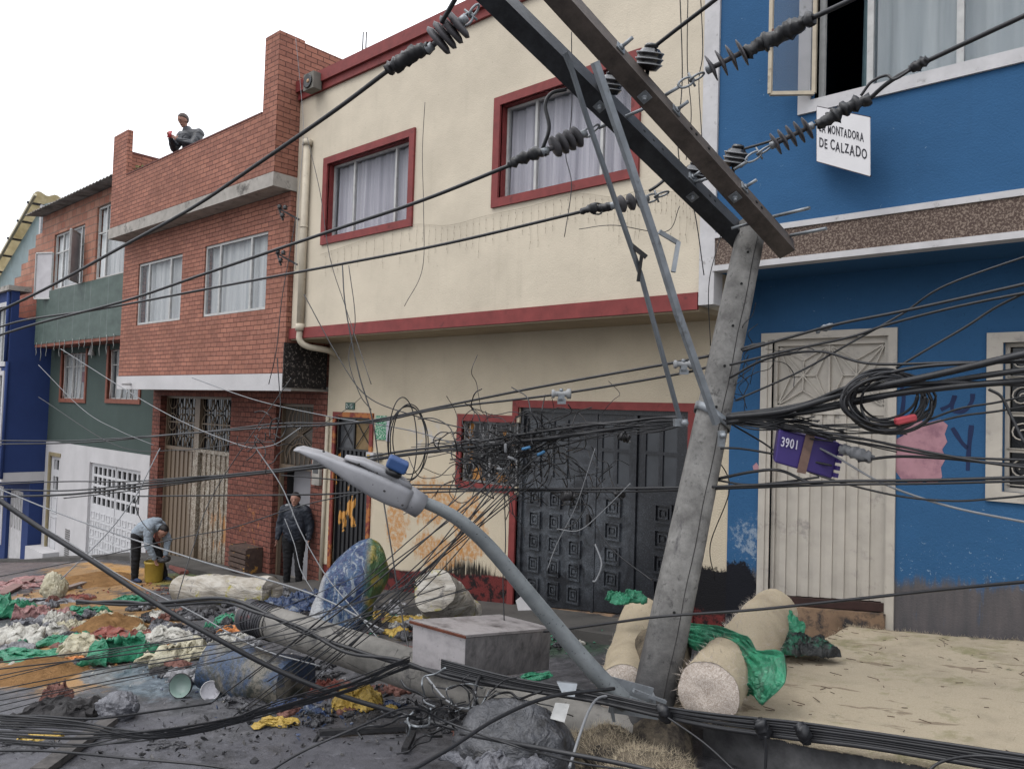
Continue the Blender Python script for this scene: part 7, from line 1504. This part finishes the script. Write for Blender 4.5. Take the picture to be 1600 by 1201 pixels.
# yellow bucket
p0 = aG(240, 908); dd = p0.dot(FW); k = dd/FOC; t = thing('bucket', 'yellow square-sided bucket the bending man reaches into', 'bucket', p0)
YB = simple('bucket_yellow', c(168, 140, 24), .15, 6, .45, .4, dirt=c(110, 100, 30), dlo=.6, dhi=.7)
MB().lathe(p0, (0, 0, 1), [(0, 12*k), (2*k, 13*k), (28*k, 14*k), (29*k, 15*k), (32*k, 15*k), (32*k, 13.5*k), (5*k, 12*k)], 20).build('body', YB, t)
for i in range(1): MB().tube([p0+_r0*14*k*math.cos(q_)+Vector((0, 0, 31*k+8*k*math.sin(q_))) for q_ in [math.pi*j/10 for j in range(11)]], .006, 5).build('handle', M['steel'], t)
# planks, crate, bars on the road
WD = simple('grey_wood', c(86, 82, 80), .3, 6, .85, dirt=c(56, 54, 54)); WDR = simple('red_wood', c(120, 66, 58), .3, 6, .8)
def plank(x0, y0, x1, y1, w2, th, label, mt=WD, nm='plank', cat='plank', lift=.02):
    p_, q_ = aG(x0, y0), aG(x1, y1); zz = Vector((0, 0, lift+th/2)); o = MB().bar(p_+zz, q_+zz, w2, th).build(nm, mt); tag(o, label, cat); return o
plank(60, 1215, 172, 1133, .13, .05, 'dark plank lying on the road at the lower left'); plank(500, 1152, 650, 1143, .05, .04, 'long dark bar lying on the road left of the tangle', M['soot'], 'bar', 'bar'); plank(632, 1180, 645, 1152, .05, .04, 'short dark stick at the bottom of the road', M['soot'], 'stick', 'stick')
plank(270, 888, 288, 898, .16, .06, 'dark red plank by the foot of the bending man', WDR); plank(70, 932, 135, 912, .12, .04, 'pale plank on the road in front of the white house', simple('pale_wood', c(140, 124, 116), .2, 6, .8)); plank(600, 1010, 660, 1022, .1, .03, 'reddish board behind the fallen pole', WDR)
plank(0, 932, 50, 905, .2, .04, 'pinkish board at the far left of the road', simple('pink_board', c(140, 108, 102), .2, 6, .8))
q_ = aY(378, 905, 7.75); m_ = MB(); zz0 = G(q_.x, 7.7)+.12
for k in range(5): m_.box(q_.x-.33, q_.x+.33, 7.62, 7.65, zz0+.1*k, zz0+.1*k+.075); 
for k in (-.33, .30): m_.box(q_.x+k, q_.x+k+.03, 7.65, 7.98, zz0, zz0+.5)
m_.box(q_.x-.3, q_.x+.3, 7.65, 7.98, zz0+.46, zz0+.49); tag(m_.build('wooden_crate', simple('crate_wood', c(84, 66, 58), .3, 8, .8, dirt=c(180, 130, 40), dlo=.6, dhi=.64)), 'dark wooden crate splashed with paint against the brick wall left of the woman', 'crate')
# white shards by the garage
for i, (x, y, w2, h2, an) in enumerate(((828, 962, 34, 40, 30), (836, 935, 16, 34, -35), (850, 948, 40, 12, 10))):
    p0 = aG(x, y+4, .02); dd = p0.dot(FW); k = dd/FOC; m_ = MB(); ang = R(an); e1 = _r0*math.cos(ang)+Vector((0, 0, 1))*math.sin(ang)*.4; e2 = Vector((0, 0, 1))*math.cos(ang)-_r0*math.sin(ang)*.6+Vector((FW.x, FW.y, 0))*.3
    pts_ = [p0+e1*k*w2*a1+e2*k*h2*b1 for a1, b1 in ((-.5, 0), (.4, -.02), (.5, .5), (.1, 1), (-.45, .8))]; m_.slab(pts_, Vector((FW.x, FW.y, 0))*.015); tag(m_.build('white_shard', M['white_paint']), ('broad broken white board at the foot of the garage door', 'narrow upright white shard at the foot of the garage door', 'flat white shard by the garage step')[i], 'broken board')
sr_ = random.Random(77)
DK = ('dark_bag', 'grey_bag', 'dark_bag', 'grey_sheet', 'black_cloth', 'brown_cloth')
for (cx, cy, sx, sy, n, kinds) in ((90, 985, 90, 34, 34, ('green_tarp', 'white_sack', 'cream_sack', 'grey_sheet', 'pink_sheet', 'dark_bag', 'grey_bag')), (270, 1000, 80, 40, 26, ('white_sack', 'grey_bag', 'dark_bag', 'cream_sack', 'brown_cloth')), (450, 950, 100, 30, 34, ('blue_foil', 'dark_bag', 'grey_sheet')), (500, 1096, 120, 26, 40, ('dark_bag', 'dark_bag', 'dark_bag', 'yellow_plastic', 'blue_foil', 'grey_bag', 'grey_bag', 'brown_cloth')), (630, 965, 90, 30, 36, ('grey_sheet', 'white_sack', 'dark_bag', 'yellow_plastic')), (860, 985, 80, 22, 26, ('white_sack', 'grey_sheet', 'dark_bag', 'green_tarp')), (880, 1110, 60, 26, 16, ('dark_bag', 'grey_bag')), (330, 985, 120, 50, 40, DK), (560, 960, 110, 40, 36, DK), (540, 1075, 120, 34, 36, DK), (160, 980, 110, 50, 34, DK+('green_tarp',)), (740, 1120, 70, 24, 20, DK)):
    for i in range(n):
        x, y = sr_.gauss(cx, sx*.55), sr_.gauss(cy, sy*.55)
        if not (-5 < x < 925 and 895 < y < 1150): continue
        q_ = aG(x, y)
        if q_.y > 7.25 or q_.dot(FW) > 19: continue
        kd = sr_.choice(kinds); cn = kd.replace('_', ' ').replace('tarp', 'plastic').replace('foil', 'plastic').replace('bag', 'plastic')
        crumple(x, y, sr_.uniform(18, 50), sr_.uniform(8, 26), kd, 'small '+cn+' scrap among the debris in the road', 200+i+int(cx), sr_.uniform(-60, 60), sr_.uniform(.4, .9), nm='small_scrap', cat='scrap', grp='small scraps in the debris', n=22)
# chips and rubble that nobody could count
rr = random.Random(5)
RM = {'dark': M['soot'], 'grey': simple('rubble_grey', c(84, 82, 82), .3, 9, .8), 'ochre': simple('rubble_ochre', c(170, 116, 56), .3, 9, .9), 'blue': PL['blue_foil'], 'green': PL['green_tarp'], 'white': PL['white_sack'], 'brick': simple('rubble_brick', c(140, 80, 62), .3, 9, .9)}
rub = {k: MB() for k in RM}
def chip(m_, p0, s_):
    e = Vector((rr.uniform(-1, 1), rr.uniform(-1, 1), rr.uniform(-.5, .5))).normalized()*s_; f = Vector((rr.uniform(-1, 1), rr.uniform(-1, 1), rr.uniform(-.4, .4))).normalized()*s_*rr.uniform(.3, .8); u2 = Vector((rr.uniform(-.2, .2), rr.uniform(-.2, .2), 1))*s_*rr.uniform(.2, .6)
    m_.hexa([p0-e-f, p0+e-f*.7, p0+e*.8+f, p0-e*.7+f*.9], [p0-e*.8-f*.6+u2, p0+e*.6-f*.6+u2*.8, p0+e*.5+f*.7+u2, p0-e*.6+f*.7+u2*.7])
for (cx, cy, sx, sy, n, kinds) in ((110, 1000, 110, 40, 420, ('ochre', 'dark', 'grey', 'white', 'green')), (300, 1030, 110, 45, 420, ('grey', 'dark', 'white', 'blue')), (450, 950, 90, 25, 500, ('dark', 'blue', 'grey')), (500, 1110, 120, 28, 700, ('dark', 'dark', 'grey', 'blue')), (640, 970, 90, 25, 600, ('dark', 'grey', 'green', 'brick')), (860, 990, 70, 22, 420, ('dark', 'grey', 'green')), (300, 920, 90, 18, 200, ('dark', 'ochre', 'brick')), (90, 925, 80, 14, 120, ('grey', 'brick')), (720, 1120, 80, 24, 300, ('dark', 'dark', 'grey')), (920, 1120, 50, 30, 200, ('dark', 'grey')), (300, 1160, 260, 34, 260, ('dark', 'grey'))):
    for i in range(n):
        x, y = rr.gauss(cx, sx*.6), rr.gauss(cy, sy*.6)
        if y < 885 or y > 1199 or x < -10: continue
        p0 = aG(x, y, .012)
        if p0.y > 7.2 or p0.dot(FW) > 22 or p0.x > -2.7: continue
        chip(rub[rr.choice(kinds)], p0, rr.uniform(.004, .022)*(1+.8*(rr.random() < .1))*(1 if y > 940 else 1.6))
for k, m_ in rub.items():
    if m_.v: o = m_.build('rubble', RM[k]); tag(o, {'dark': 'scattered small charred chips over the road', 'grey': 'scattered grey rubble chips over the road', 'ochre': 'ochre crumbs scattered in the left heap', 'blue': 'tiny blue plastic chips in the wet rubbish', 'green': 'tiny green plastic chips in the heap', 'white': 'tiny white paper and plastic chips in the heap', 'brick': 'small brick crumbs near the house fronts'}[k], 'rubble'); o['kind'] = 'stuff'
# powder mounds
OM = N('ochre_powder', False, .95, .05); OM.bump(OM.noise(30, 6, .8), 1., .04); OM.bump(OM.noise(6, 6, .8), 1., .08); OMM = OM.done(OM.mix(OM.ramp(OM.noise(4, 7, .75), .35, .7), c(148, 108, 64), c(190, 142, 84)))
def mound(px, py, wpx, hpx, label, seed):
    p0 = aG(px, py); dd = p0.dot(FW); w2 = wpx*dd/FOC/2; h2 = hpx*dd/FOC; n = 46; vs = []
    for j in range(n+1):
        for i in range(n+1):
            u, v = i/n*2-1, j/n*2-1; r = math.sqrt(u*u+v*v)*(1+.25*noise.noise(Vector((u*1.5, v*1.5, seed)))); X, Y = p0.x+u*w2*1.2, p0.y+v*w2*.8
            vs.append((X, Y, G(X, Y)-.03+h2*max(0, 1-r*r)**1.2*(1+.4*noise.fractal(Vector((u*3, v*3, seed)), 1, 2, 4))+.05*max(0, 1-r)))
    m_ = MB(); m_.add(vs, [(j*(n+1)+i, j*(n+1)+i+1, (j+1)*(n+1)+i+1, (j+1)*(n+1)+i) for j in range(n) for i in range(n)], True); o = m_.build('powder_mound', OMM); tag(o, label, 'powder heap')
mound(170, 985, 150, 22, 'ochre powder mound behind the red tarpaulin', 1); mound(60, 1045, 200, 12, 'broad low ochre powder mound at the left edge', 2); mound(150, 905, 150, 8, 'thin ochre powder ridge in front of the white garage door', 3)

# ================================================================== PEOPLE
SKIN = simple('skin', c(168, 120, 100), .08, 9, .55, .35, bump=.1); HAIR = simple('dark_hair', c(28, 24, 24), .2, 40, .6); GREYH = simple('greying_hair', c(84, 72, 68), .3, 40, .7)
def capsule(m_, a_, ra, b_, rb, wide):
    """closed tapered limb between two joints; radii are (across, deep)"""
    a_, b_ = Vector(a_), Vector(b_); d = (b_-a_); L_ = d.length; d.normalize(); wd_ = wide-d*wide.dot(d)
    if wd_.length < .2: wd_ = d.orthogonal()
    wd_.normalize(); dp = d.cross(wd_); rings = []
    for k in range(5): th = math.pi/2*(1-k/5); rings.append((-math.sin(th)*min(ra), math.cos(th), 0.))
    for k in range(7): rings.append((L_*k/6, 1., k/6))
    for k in range(1, 6): th = math.pi/2*k/5; rings.append((L_+math.sin(th)*min(rb), math.cos(th), 1.))
    vs = []; n = 20
    for t_, q_, u in rings:
        r1, r2 = (ra[0]*(1-u)+rb[0]*u)*max(q_, .02), (ra[1]*(1-u)+rb[1]*u)*max(q_, .02); c0 = a_+d*t_
        vs += [c0+wd_*r1*math.cos(2*math.pi*i/n)+dp*r2*math.sin(2*math.pi*i/n) for i in range(n)]
    m = len(rings); m_.add(vs, [(i*n+k, i*n+(k+1) % n, (i+1)*n+(k+1) % n, (i+1)*n+k) for i in range(m-1) for k in range(n)]+[tuple(range(n))[::-1], tuple((m-1)*n+k for k in range(n))], True)
def skin_mesh(J, E, root, sub=2):
    m_ = MB(); wide = (J['shl'][0]-J['shr'][0]) if 'shl' in J else (J['hil'][0]-J['hir'][0]); wide = wide.normalized()
    for a_, b_ in E:
        ra, rb = J[a_][1:], J[b_][1:]; ra = ra if len(ra) == 2 else (ra[0], ra[0]); rb = rb if len(rb) == 2 else (rb[0], rb[0])
        if a_ == 'che' and b_[:2] == 'sh': ra = (rb[0]*1.25, rb[0]*1.25)
        if a_ == 'che' and b_ == 'nec': ra = (rb[0]*1.7, rb[0]*1.5)
        if a_ == 'pel' and b_[:2] == 'hi': ra = (rb[0]*1.1, rb[0]*1.1)
        capsule(m_, J[a_][0], ra, J[b_][0], rb, wide)
    return m_
def ell(m_, c0, r, fw=Vector((0, -1, 0)), up=Vector((0, 0, 1)), seg=16):
    c0 = Vector(c0); rt = fw.cross(up).normalized(); vs = []; fs = []
    for j in range(seg//2+1):
        th = math.pi*j/(seg//2)
        for i in range(seg):
            ph = 2*math.pi*i/seg; vs.append(c0+rt*r[0]*math.sin(th)*math.cos(ph)+fw*r[1]*math.sin(th)*math.sin(ph)+up*r[2]*math.cos(th))
    for j in range(seg//2):
        for i in range(seg): fs.append((j*seg+i, j*seg+(i+1) % seg, (j+1)*seg+(i+1) % seg, (j+1)*seg+i))
    m_.add(vs, fs, True)
def remesh(parts, vox, wr=0, seed=0):
    """join meshes / builders into one closed surface"""
    me = bpy.data.meshes.new('t'); V_, F_ = [], []
    for p_ in parts:
        n = len(V_)
        if isinstance(p_, MB): V_ += [tuple(v) for v in p_.v]; F_ += [tuple(i+n for i in f) for f in p_.f]
        else: V_ += [tuple(v.co) for v in p_.vertices]; F_ += [tuple(i+n for i in f.vertices) for f in p_.polygons]
    me.from_pydata(V_, [], F_); bq = bmesh.new(); bq.from_mesh(me); bmesh.ops.recalc_face_normals(bq, faces=bq.faces); bq.to_mesh(me); bq.free()
    ob = bpy.data.objects.new('t', me); C.objects.link(ob); md = ob.modifiers.new('r', 'REMESH'); md.mode = 'VOXEL'; md.voxel_size = vox; md.use_smooth_shade = True
    sm = ob.modifiers.new('s', 'SMOOTH'); sm.factor = .5; sm.iterations = 5
    bpy.context.view_layer.update(); m2 = bpy.data.meshes.new_from_object(ob.evaluated_get(bpy.context.evaluated_depsgraph_get())); bpy.data.objects.remove(ob)
    if wr:
        for v in m2.vertices:
            q_ = v.co; v.co = q_+v.normal*wr*(abs(noise.noise(Vector((q_.x*9, q_.y*9, q_.z*16+seed))))-.25)
    return m2
def person(label, origin, s, yaw, J, head, hands, upper, lower, hair, jm, tm, shoes, ffw=Vector((0, -1, 0)), fup=Vector((0, 0, 1)), extra=()):
    t = thing('person', label, 'person', origin); ca, sa = math.cos(yaw), math.sin(yaw)
    def W(q_): return Vector(((q_[0]*ca-q_[1]*sa)*s, (q_[0]*sa+q_[1]*ca)*s, q_[2]*s))
    def put(me, nm, mt):
        for v in me.vertices: v.co = W(v.co)
        me.materials.clear(); me.materials.append(mt)
        for p_ in me.polygons: p_.use_smooth = True
        o = bpy.data.objects.new(nm, me); C.objects.link(o); o.parent = t; PIV[o.name] = tuple(origin); return o
    def putmb(m_, nm, mt): me = bpy.data.meshes.new(nm); me.from_pydata([tuple(v) for v in m_.v], [], m_.f); return put(me, nm, mt)
    E = [('pel', 'wai'), ('wai', 'che'), ('che', 'nec'), ('nec', 'nk2')]
    for k in 'lr': E += [('che', 'sh'+k), ('sh'+k, 'el'+k), ('el'+k, 'wr'+k), ('pel', 'hi'+k), ('hi'+k, 'kn'+k), ('kn'+k, 'an'+k), ('an'+k, 'to'+k)]
    JB = {k: (v[0],)+tuple(r_*(.72 if k in ('pel', 'wai', 'che', 'hil', 'hir', 'shl', 'shr') else .9) for r_ in v[1:]) for k, v in J.items()}
    bd_ = skin_mesh(JB, E, 'pel')
    hm = MB(); h = Vector(head); rt = ffw.cross(fup).normalized()
    ell(hm, h+fup*.02, (.080, .098, .104), ffw, fup, 20); ell(hm, h-fup*.045+ffw*.012, (.058, .072, .075), ffw, fup, 18); ell(hm, h-fup*.02+ffw*.092, (.013, .022, .022), ffw, fup, 10); ell(hm, h+fup*.012+ffw*.075, (.05, .018, .012), ffw, fup, 10)
    ell(hm, h-fup*.062+ffw*.078, (.026, .014, .010), ffw, fup, 10); ell(hm, h-fup*.1+ffw*.055, (.028, .026, .02), ffw, fup, 10)
    for sg in (-1, 1): ell(hm, h+rt*sg*.077-fup*.005, (.012, .022, .032), ffw, fup, 10)
    hd_ = MB()
    for wr_, dir_, th in hands:      # wrist, finger direction, thumb direction
        wr_ = Vector(wr_); d = Vector(dir_).normalized(); th = Vector(th); th = (th-d*th.dot(d)).normalized(); nn = d.cross(th)
        ell(hd_, wr_+d*.045, (.036, .05, .017), d, nn, 14)
        for k, ln in enumerate((.068, .078, .072, .056)):
            b0 = wr_+d*.08+th*(.027-.018*k); b1 = b0+d*ln*.5+nn*.006; b2 = b1+d*ln*.34+nn*.020; hd_.tube([b0, b1, b2], [.0092, .0085, .007], 8)
        b0 = wr_+d*.025+th*.03; hd_.tube([b0, b0+th*.03+d*.022, b0+th*.036+d*.052+nn*.01], [.011, .0095, .008], 8)
    put(remesh([bd_, hm, hd_], .0075), 'body', SKIN)
    # jacket and trousers over the body
    jk = {k: (J[k][0], *[r_+a_ for r_ in J[k][1:]]) for k, a_ in upper.items()}
    ej = [e for e in E if e[0] in jk and e[1] in jk]; put(remesh([skin_mesh(jk, ej, 'wai')], .011, .022, 1), 'jacket', jm)
    tk = {k: (J[k][0], *[r_+a_ for r_ in J[k][1:]]) for k, a_ in lower.items()}; et = [e for e in E if e[0] in tk and e[1] in tk]; put(remesh([skin_mesh(tk, et, 'pel')], .011, .018, 2), 'trousers', tm)
    for k in 'lr':
        m_ = MB(); a0, t0 = J['an'+k][0], J['to'+k][0]; a0 = Vector(a0); t0 = Vector(t0); d = (t0-a0); d.z = 0; d = d.normalized() if d.length > .01 else Vector((0, -1, 0)); m_.tube([a0-d*.06+Vector((0, 0, -.04)), a0+Vector((0, 0, -.03)), a0+d*.1+Vector((0, 0, -.045)), a0+d*.17+Vector((0, 0, -.055))], [.036, .048, .042, .026], 12); putmb(m_, 'shoe', shoes)
    # hair cap, eyes, brows, mouth
    m_ = MB(); ell(m_, h+fup*(.030+hair[1])-ffw*.012, (.089, .106, .106), ffw, fup, 28)
    nv_ = []
    for v in m_.v:
        q_ = Vector(v)-h; f_, u_ = q_.dot(ffw), q_.dot(fup)
        lim = .075 if u_ > .075 else .075-(.075-u_)*2.2
        lim = max(lim, -.015); nv_.append(Vector(v)-ffw*max(0, f_-lim))
    m_.v = nv_
    if hair[2]: ell(m_, h-ffw*.10+fup*.0, (.04, .04, .04), ffw, fup, 12)
    putmb(m_, 'hair', hair[0])
    for sg in (-1, 1): m_ = MB(); ell(m_, h+rt*sg*.03+ffw*.086+fup*.0, (.012, .006, .006), ffw, fup, 8); putmb(m_, 'eye', HAIR); m_ = MB(); ell(m_, h+rt*sg*.032+ffw*.092+fup*.024, (.020, .005, .004), ffw, fup, 8); putmb(m_, 'eyebrow', HAIR)
    m_ = MB(); ell(m_, h-fup*.062+ffw*.090, (.022, .005, .005), ffw, fup, 8); putmb(m_, 'mouth', simple('lips', c(130, 70, 64), .1, 9) if 'lips' not in bpy.data.materials else bpy.data.materials['lips'])
    for fn in extra: fn(t, putmb, put)
    return t
V = Vector
def std(**kw):
    J = dict(pel=(V((0, 0, .94)), .13, .10), wai=(V((0, 0, 1.10)), .115, .09), che=(V((0, 0, 1.34)), .13, .10), nec=(V((0, 0, 1.46)), .055), nk2=(V((0, -.01, 1.54)), .048),
      shl=(V((.175, 0, 1.40)), .058), ell=(V((.24, .02, 1.12)), .042), wrl=(V((.26, -.04, .87)), .027), shr=(V((-.175, 0, 1.40)), .058), elr=(V((-.24, .02, 1.12)), .042), wrr=(V((-.26, -.04, .87)), .027),
      hil=(V((.09, 0, .88)), .085), knl=(V((.10, -.01, .48)), .055), anl=(V((.11, .02, .09)), .036), tol=(V((.12, -.12, .03)), .03), hir=(V((-.09, 0, .88)), .085), knr=(V((-.10, -.01, .48)), .055), anr=(V((-.11, .02, .09)), .036), tor=(V((-.12, -.12, .03)), .03))
    for k, v in kw.items(): J[k] = (V(v),)+J[k][1:] if not isinstance(v[0], (tuple, list)) else (V(v[0]),)+tuple(v[1:])
    return J
UPJ = dict(pel=.030, wai=.045, che=.045, nec=.035, shl=.036, ell=.030, wrl=.020, shr=.036, elr=.030, wrr=.020)
LOJ = dict(pel=.018, hil=.018, knl=.022, anl=.026, hir=.018, knr=.022, anr=.026)
NAVYJ = simple('navy_jacket', c(36, 42, 54), .2, 5, .6, .3, bump=.5, bd=.01); BLKT = simple('black_trousers', c(24, 24, 28), .2, 6, .8); GREYJ = simple('grey_hoodie', c(138, 150, 162), .12, 5, .9, bump=.4, bd=.01); PUFF = simple('black_padded_jacket', c(42, 46, 54), .2, 6, .45, .4, bump=.6, bd=.02)
# 1. woman in the doorway
wf = aY(457, 908, 7.72); wf.z = -3.30; hT = aY(447, 768, 7.72).z; sw_ = (hT-wf.z)/1.69
J = std(pel=((0, 0, .93), .165, .125), wai=((0, -.01, 1.10), .165, .13), che=((0, 0, 1.32), .155, .115), shl=((.19, 0, 1.39), .062), shr=((-.19, 0, 1.39), .062), ell=((.27, .03, 1.12), .052), elr=((-.27, .03, 1.12), .052), wrl=(.285, -.05, .90), wrr=(-.285, -.06, .90), hil=((.10, 0, .88), .105), hir=((-.10, 0, .88), .105))
def wx(t, putmb, put):
    m_ = MB(); m_.bar((.315, -.13, .86), (.315, -.12, .72), .012, .07, up=(0, 1, 0)); putmb(m_, 'phone', M['black'])
    for sg in (-1, 1): m_ = MB(); ell(m_, (sg*.13, -.02, 1.475), (.055, .05, .03)); putmb(m_, 'white_hood_lining', M['white_wire'])
    m_ = MB(); ell(m_, (0, .06, 1.45), (.12, .06, .05)); putmb(m_, 'hood', NAVYJ)
    m_ = MB(); m_.tube([(0, -.155, 1.43), (.0, -.16, 1.25), (0, -.175, 1.0)], .005, 6); putmb(m_, 'zip', M['steel'])
person('woman in a dark jacket and black trousers standing in the brick house doorway', (wf.x, wf.y, wf.z), sw_, R(40), J, (0, -.03, 1.585), [((.287, -.055, .885), (.05, -.1, -1), (0, -1, 0)), ((-.287, -.065, .885), (-.05, -.1, -1), (0, -1, 0))], UPJ, LOJ, (HAIR, 0.0, True), NAVYJ, BLKT, M['black'], extra=(wx,))
# 2. man on the roof looking at a red phone
rm = aY(302, 205, 7.12); rm.z = 3.94; hT = aY(284, 178, 7.12).z; sr = (hT-rm.z)/1.93; print('roof man scale', sr, 'woman', sw_)
J = std(che=((-.02, -.05, 1.34), .14, .11), nec=(-.05, -.09, 1.46), nk2=(-.07, -.12, 1.52), shl=(.17, -.03, 1.40), shr=(-.20, -.06, 1.39), ell=(.21, -.20, 1.14), elr=(-.28, -.16, 1.13), wrl=(.0, -.34, 1.20), wrr=(-.16, -.36, 1.22))
def rx_(t, putmb, put):
    m_ = MB(); m_.bar((-.115, -.445, 1.20), (-.10, -.42, 1.335), .012, .085, up=(0, 1, .1)); m_.v = [V((v.x, v.y, v.z)) for v in m_.v]
    m_ = MB(); m_.slab([(-.16, -.44, 1.22), (-.06, -.45, 1.22), (-.06, -.43, 1.34), (-.16, -.42, 1.34)], (0, -.012, 0)); putmb(m_, 'red_phone', simple('phone_red', c(170, 30, 40), .1, 9, .4))
    m_ = MB(); ell(m_, (-.03, .05, 1.47), (.12, .07, .055)); putmb(m_, 'hood', PUFF)
tl9 = V((-.12, -.90, -.42)).normalized(); up9 = V((-.05, -.42, .90)).normalized()
person('man in a black padded jacket behind the brick roof parapet, holding up a red phone', (rm.x, rm.y, rm.z), sr, R(20), J, (-.09, -.16, 1.63), [((.0, -.345, 1.20), (-.5, -.6, .35), (0, 0, 1)), ((-.165, -.365, 1.22), (.25, -.6, .5), (0, 0, 1))], {k_: v_*1.1 for k_, v_ in UPJ.items()}, LOJ, (GREYH, 0.0, False), PUFF, BLKT, M['black'], tl9, up9, extra=(rx_,))
# 3. man bending over the yellow bucket
bm = aG(214, 908); dd = bm.dot(FW); sb_ = (dd/FOC*108)/1.31; print('bend', bm, sb_)
J = std(pel=((.0, .0, .90), .13, .11), wai=((.12, -.02, 1.02), .12, .10), che=((.30, -.05, 1.08), .14, .11), nec=(.42, -.06, 1.05), nk2=(.46, -.07, 1.01), shl=(.33, -.24, 1.05), shr=(.36, .12, 1.05), ell=(.36, -.28, .74), elr=(.50, .14, .78), wrl=(.46, -.22, .50), wrr=(.56, -.02, .54),
  hil=(.0, -.09, .86), hir=(.06, .09, .86), knl=(.02, -.10, .47), anl=(.0, -.08, .09), tol=(.12, -.12, .03), knr=(.34, .12, .52), anr=(.46, .16, .09), tor=(.6, .12, .03))
def bx_(t, putmb, put):
    m_ = MB(); ell(m_, (.36, -.04, 1.17), (.11, .11, .06)); putmb(m_, 'hood', GREYJ)
    m_ = MB(); m_.tube([(-.08, -.12, .86), (-.05, -.165, .48), (-.03, -.12, .14)], .012, 6); putmb(m_, 'white_stripe', M['white_wire'])
    m_ = MB(); ell(m_, (.56, -.12, .45), (.10, .08, .05)); ell(m_, (.62, -.06, .47), (.06, .08, .06)); putmb(m_, 'dark_cloth', PL['dark_bag'])
f9 = V((.62, -.35, -.68)).normalized(); u9 = V((.72, -.1, .62)); u9 = (u9-f9*u9.dot(f9)).normalized()
person('man in a grey hoodie bending over the yellow bucket', (bm.x, bm.y, bm.z), sb_, R(36), J, (.52, -.09, .98), [((.465, -.215, .49), (.3, .1, -1), (.3, 1, 0)), ((.57, -.03, .53), (-.1, -.3, -1), (-.3, -1, 0))], UPJ, LOJ, (HAIR, 0.0, False), GREYJ, BLKT, simple('blue_shoe', c(44, 60, 92), .2, 9), f9, u9, extra=(bx_,))
print('objects', len(bpy.data.objects))
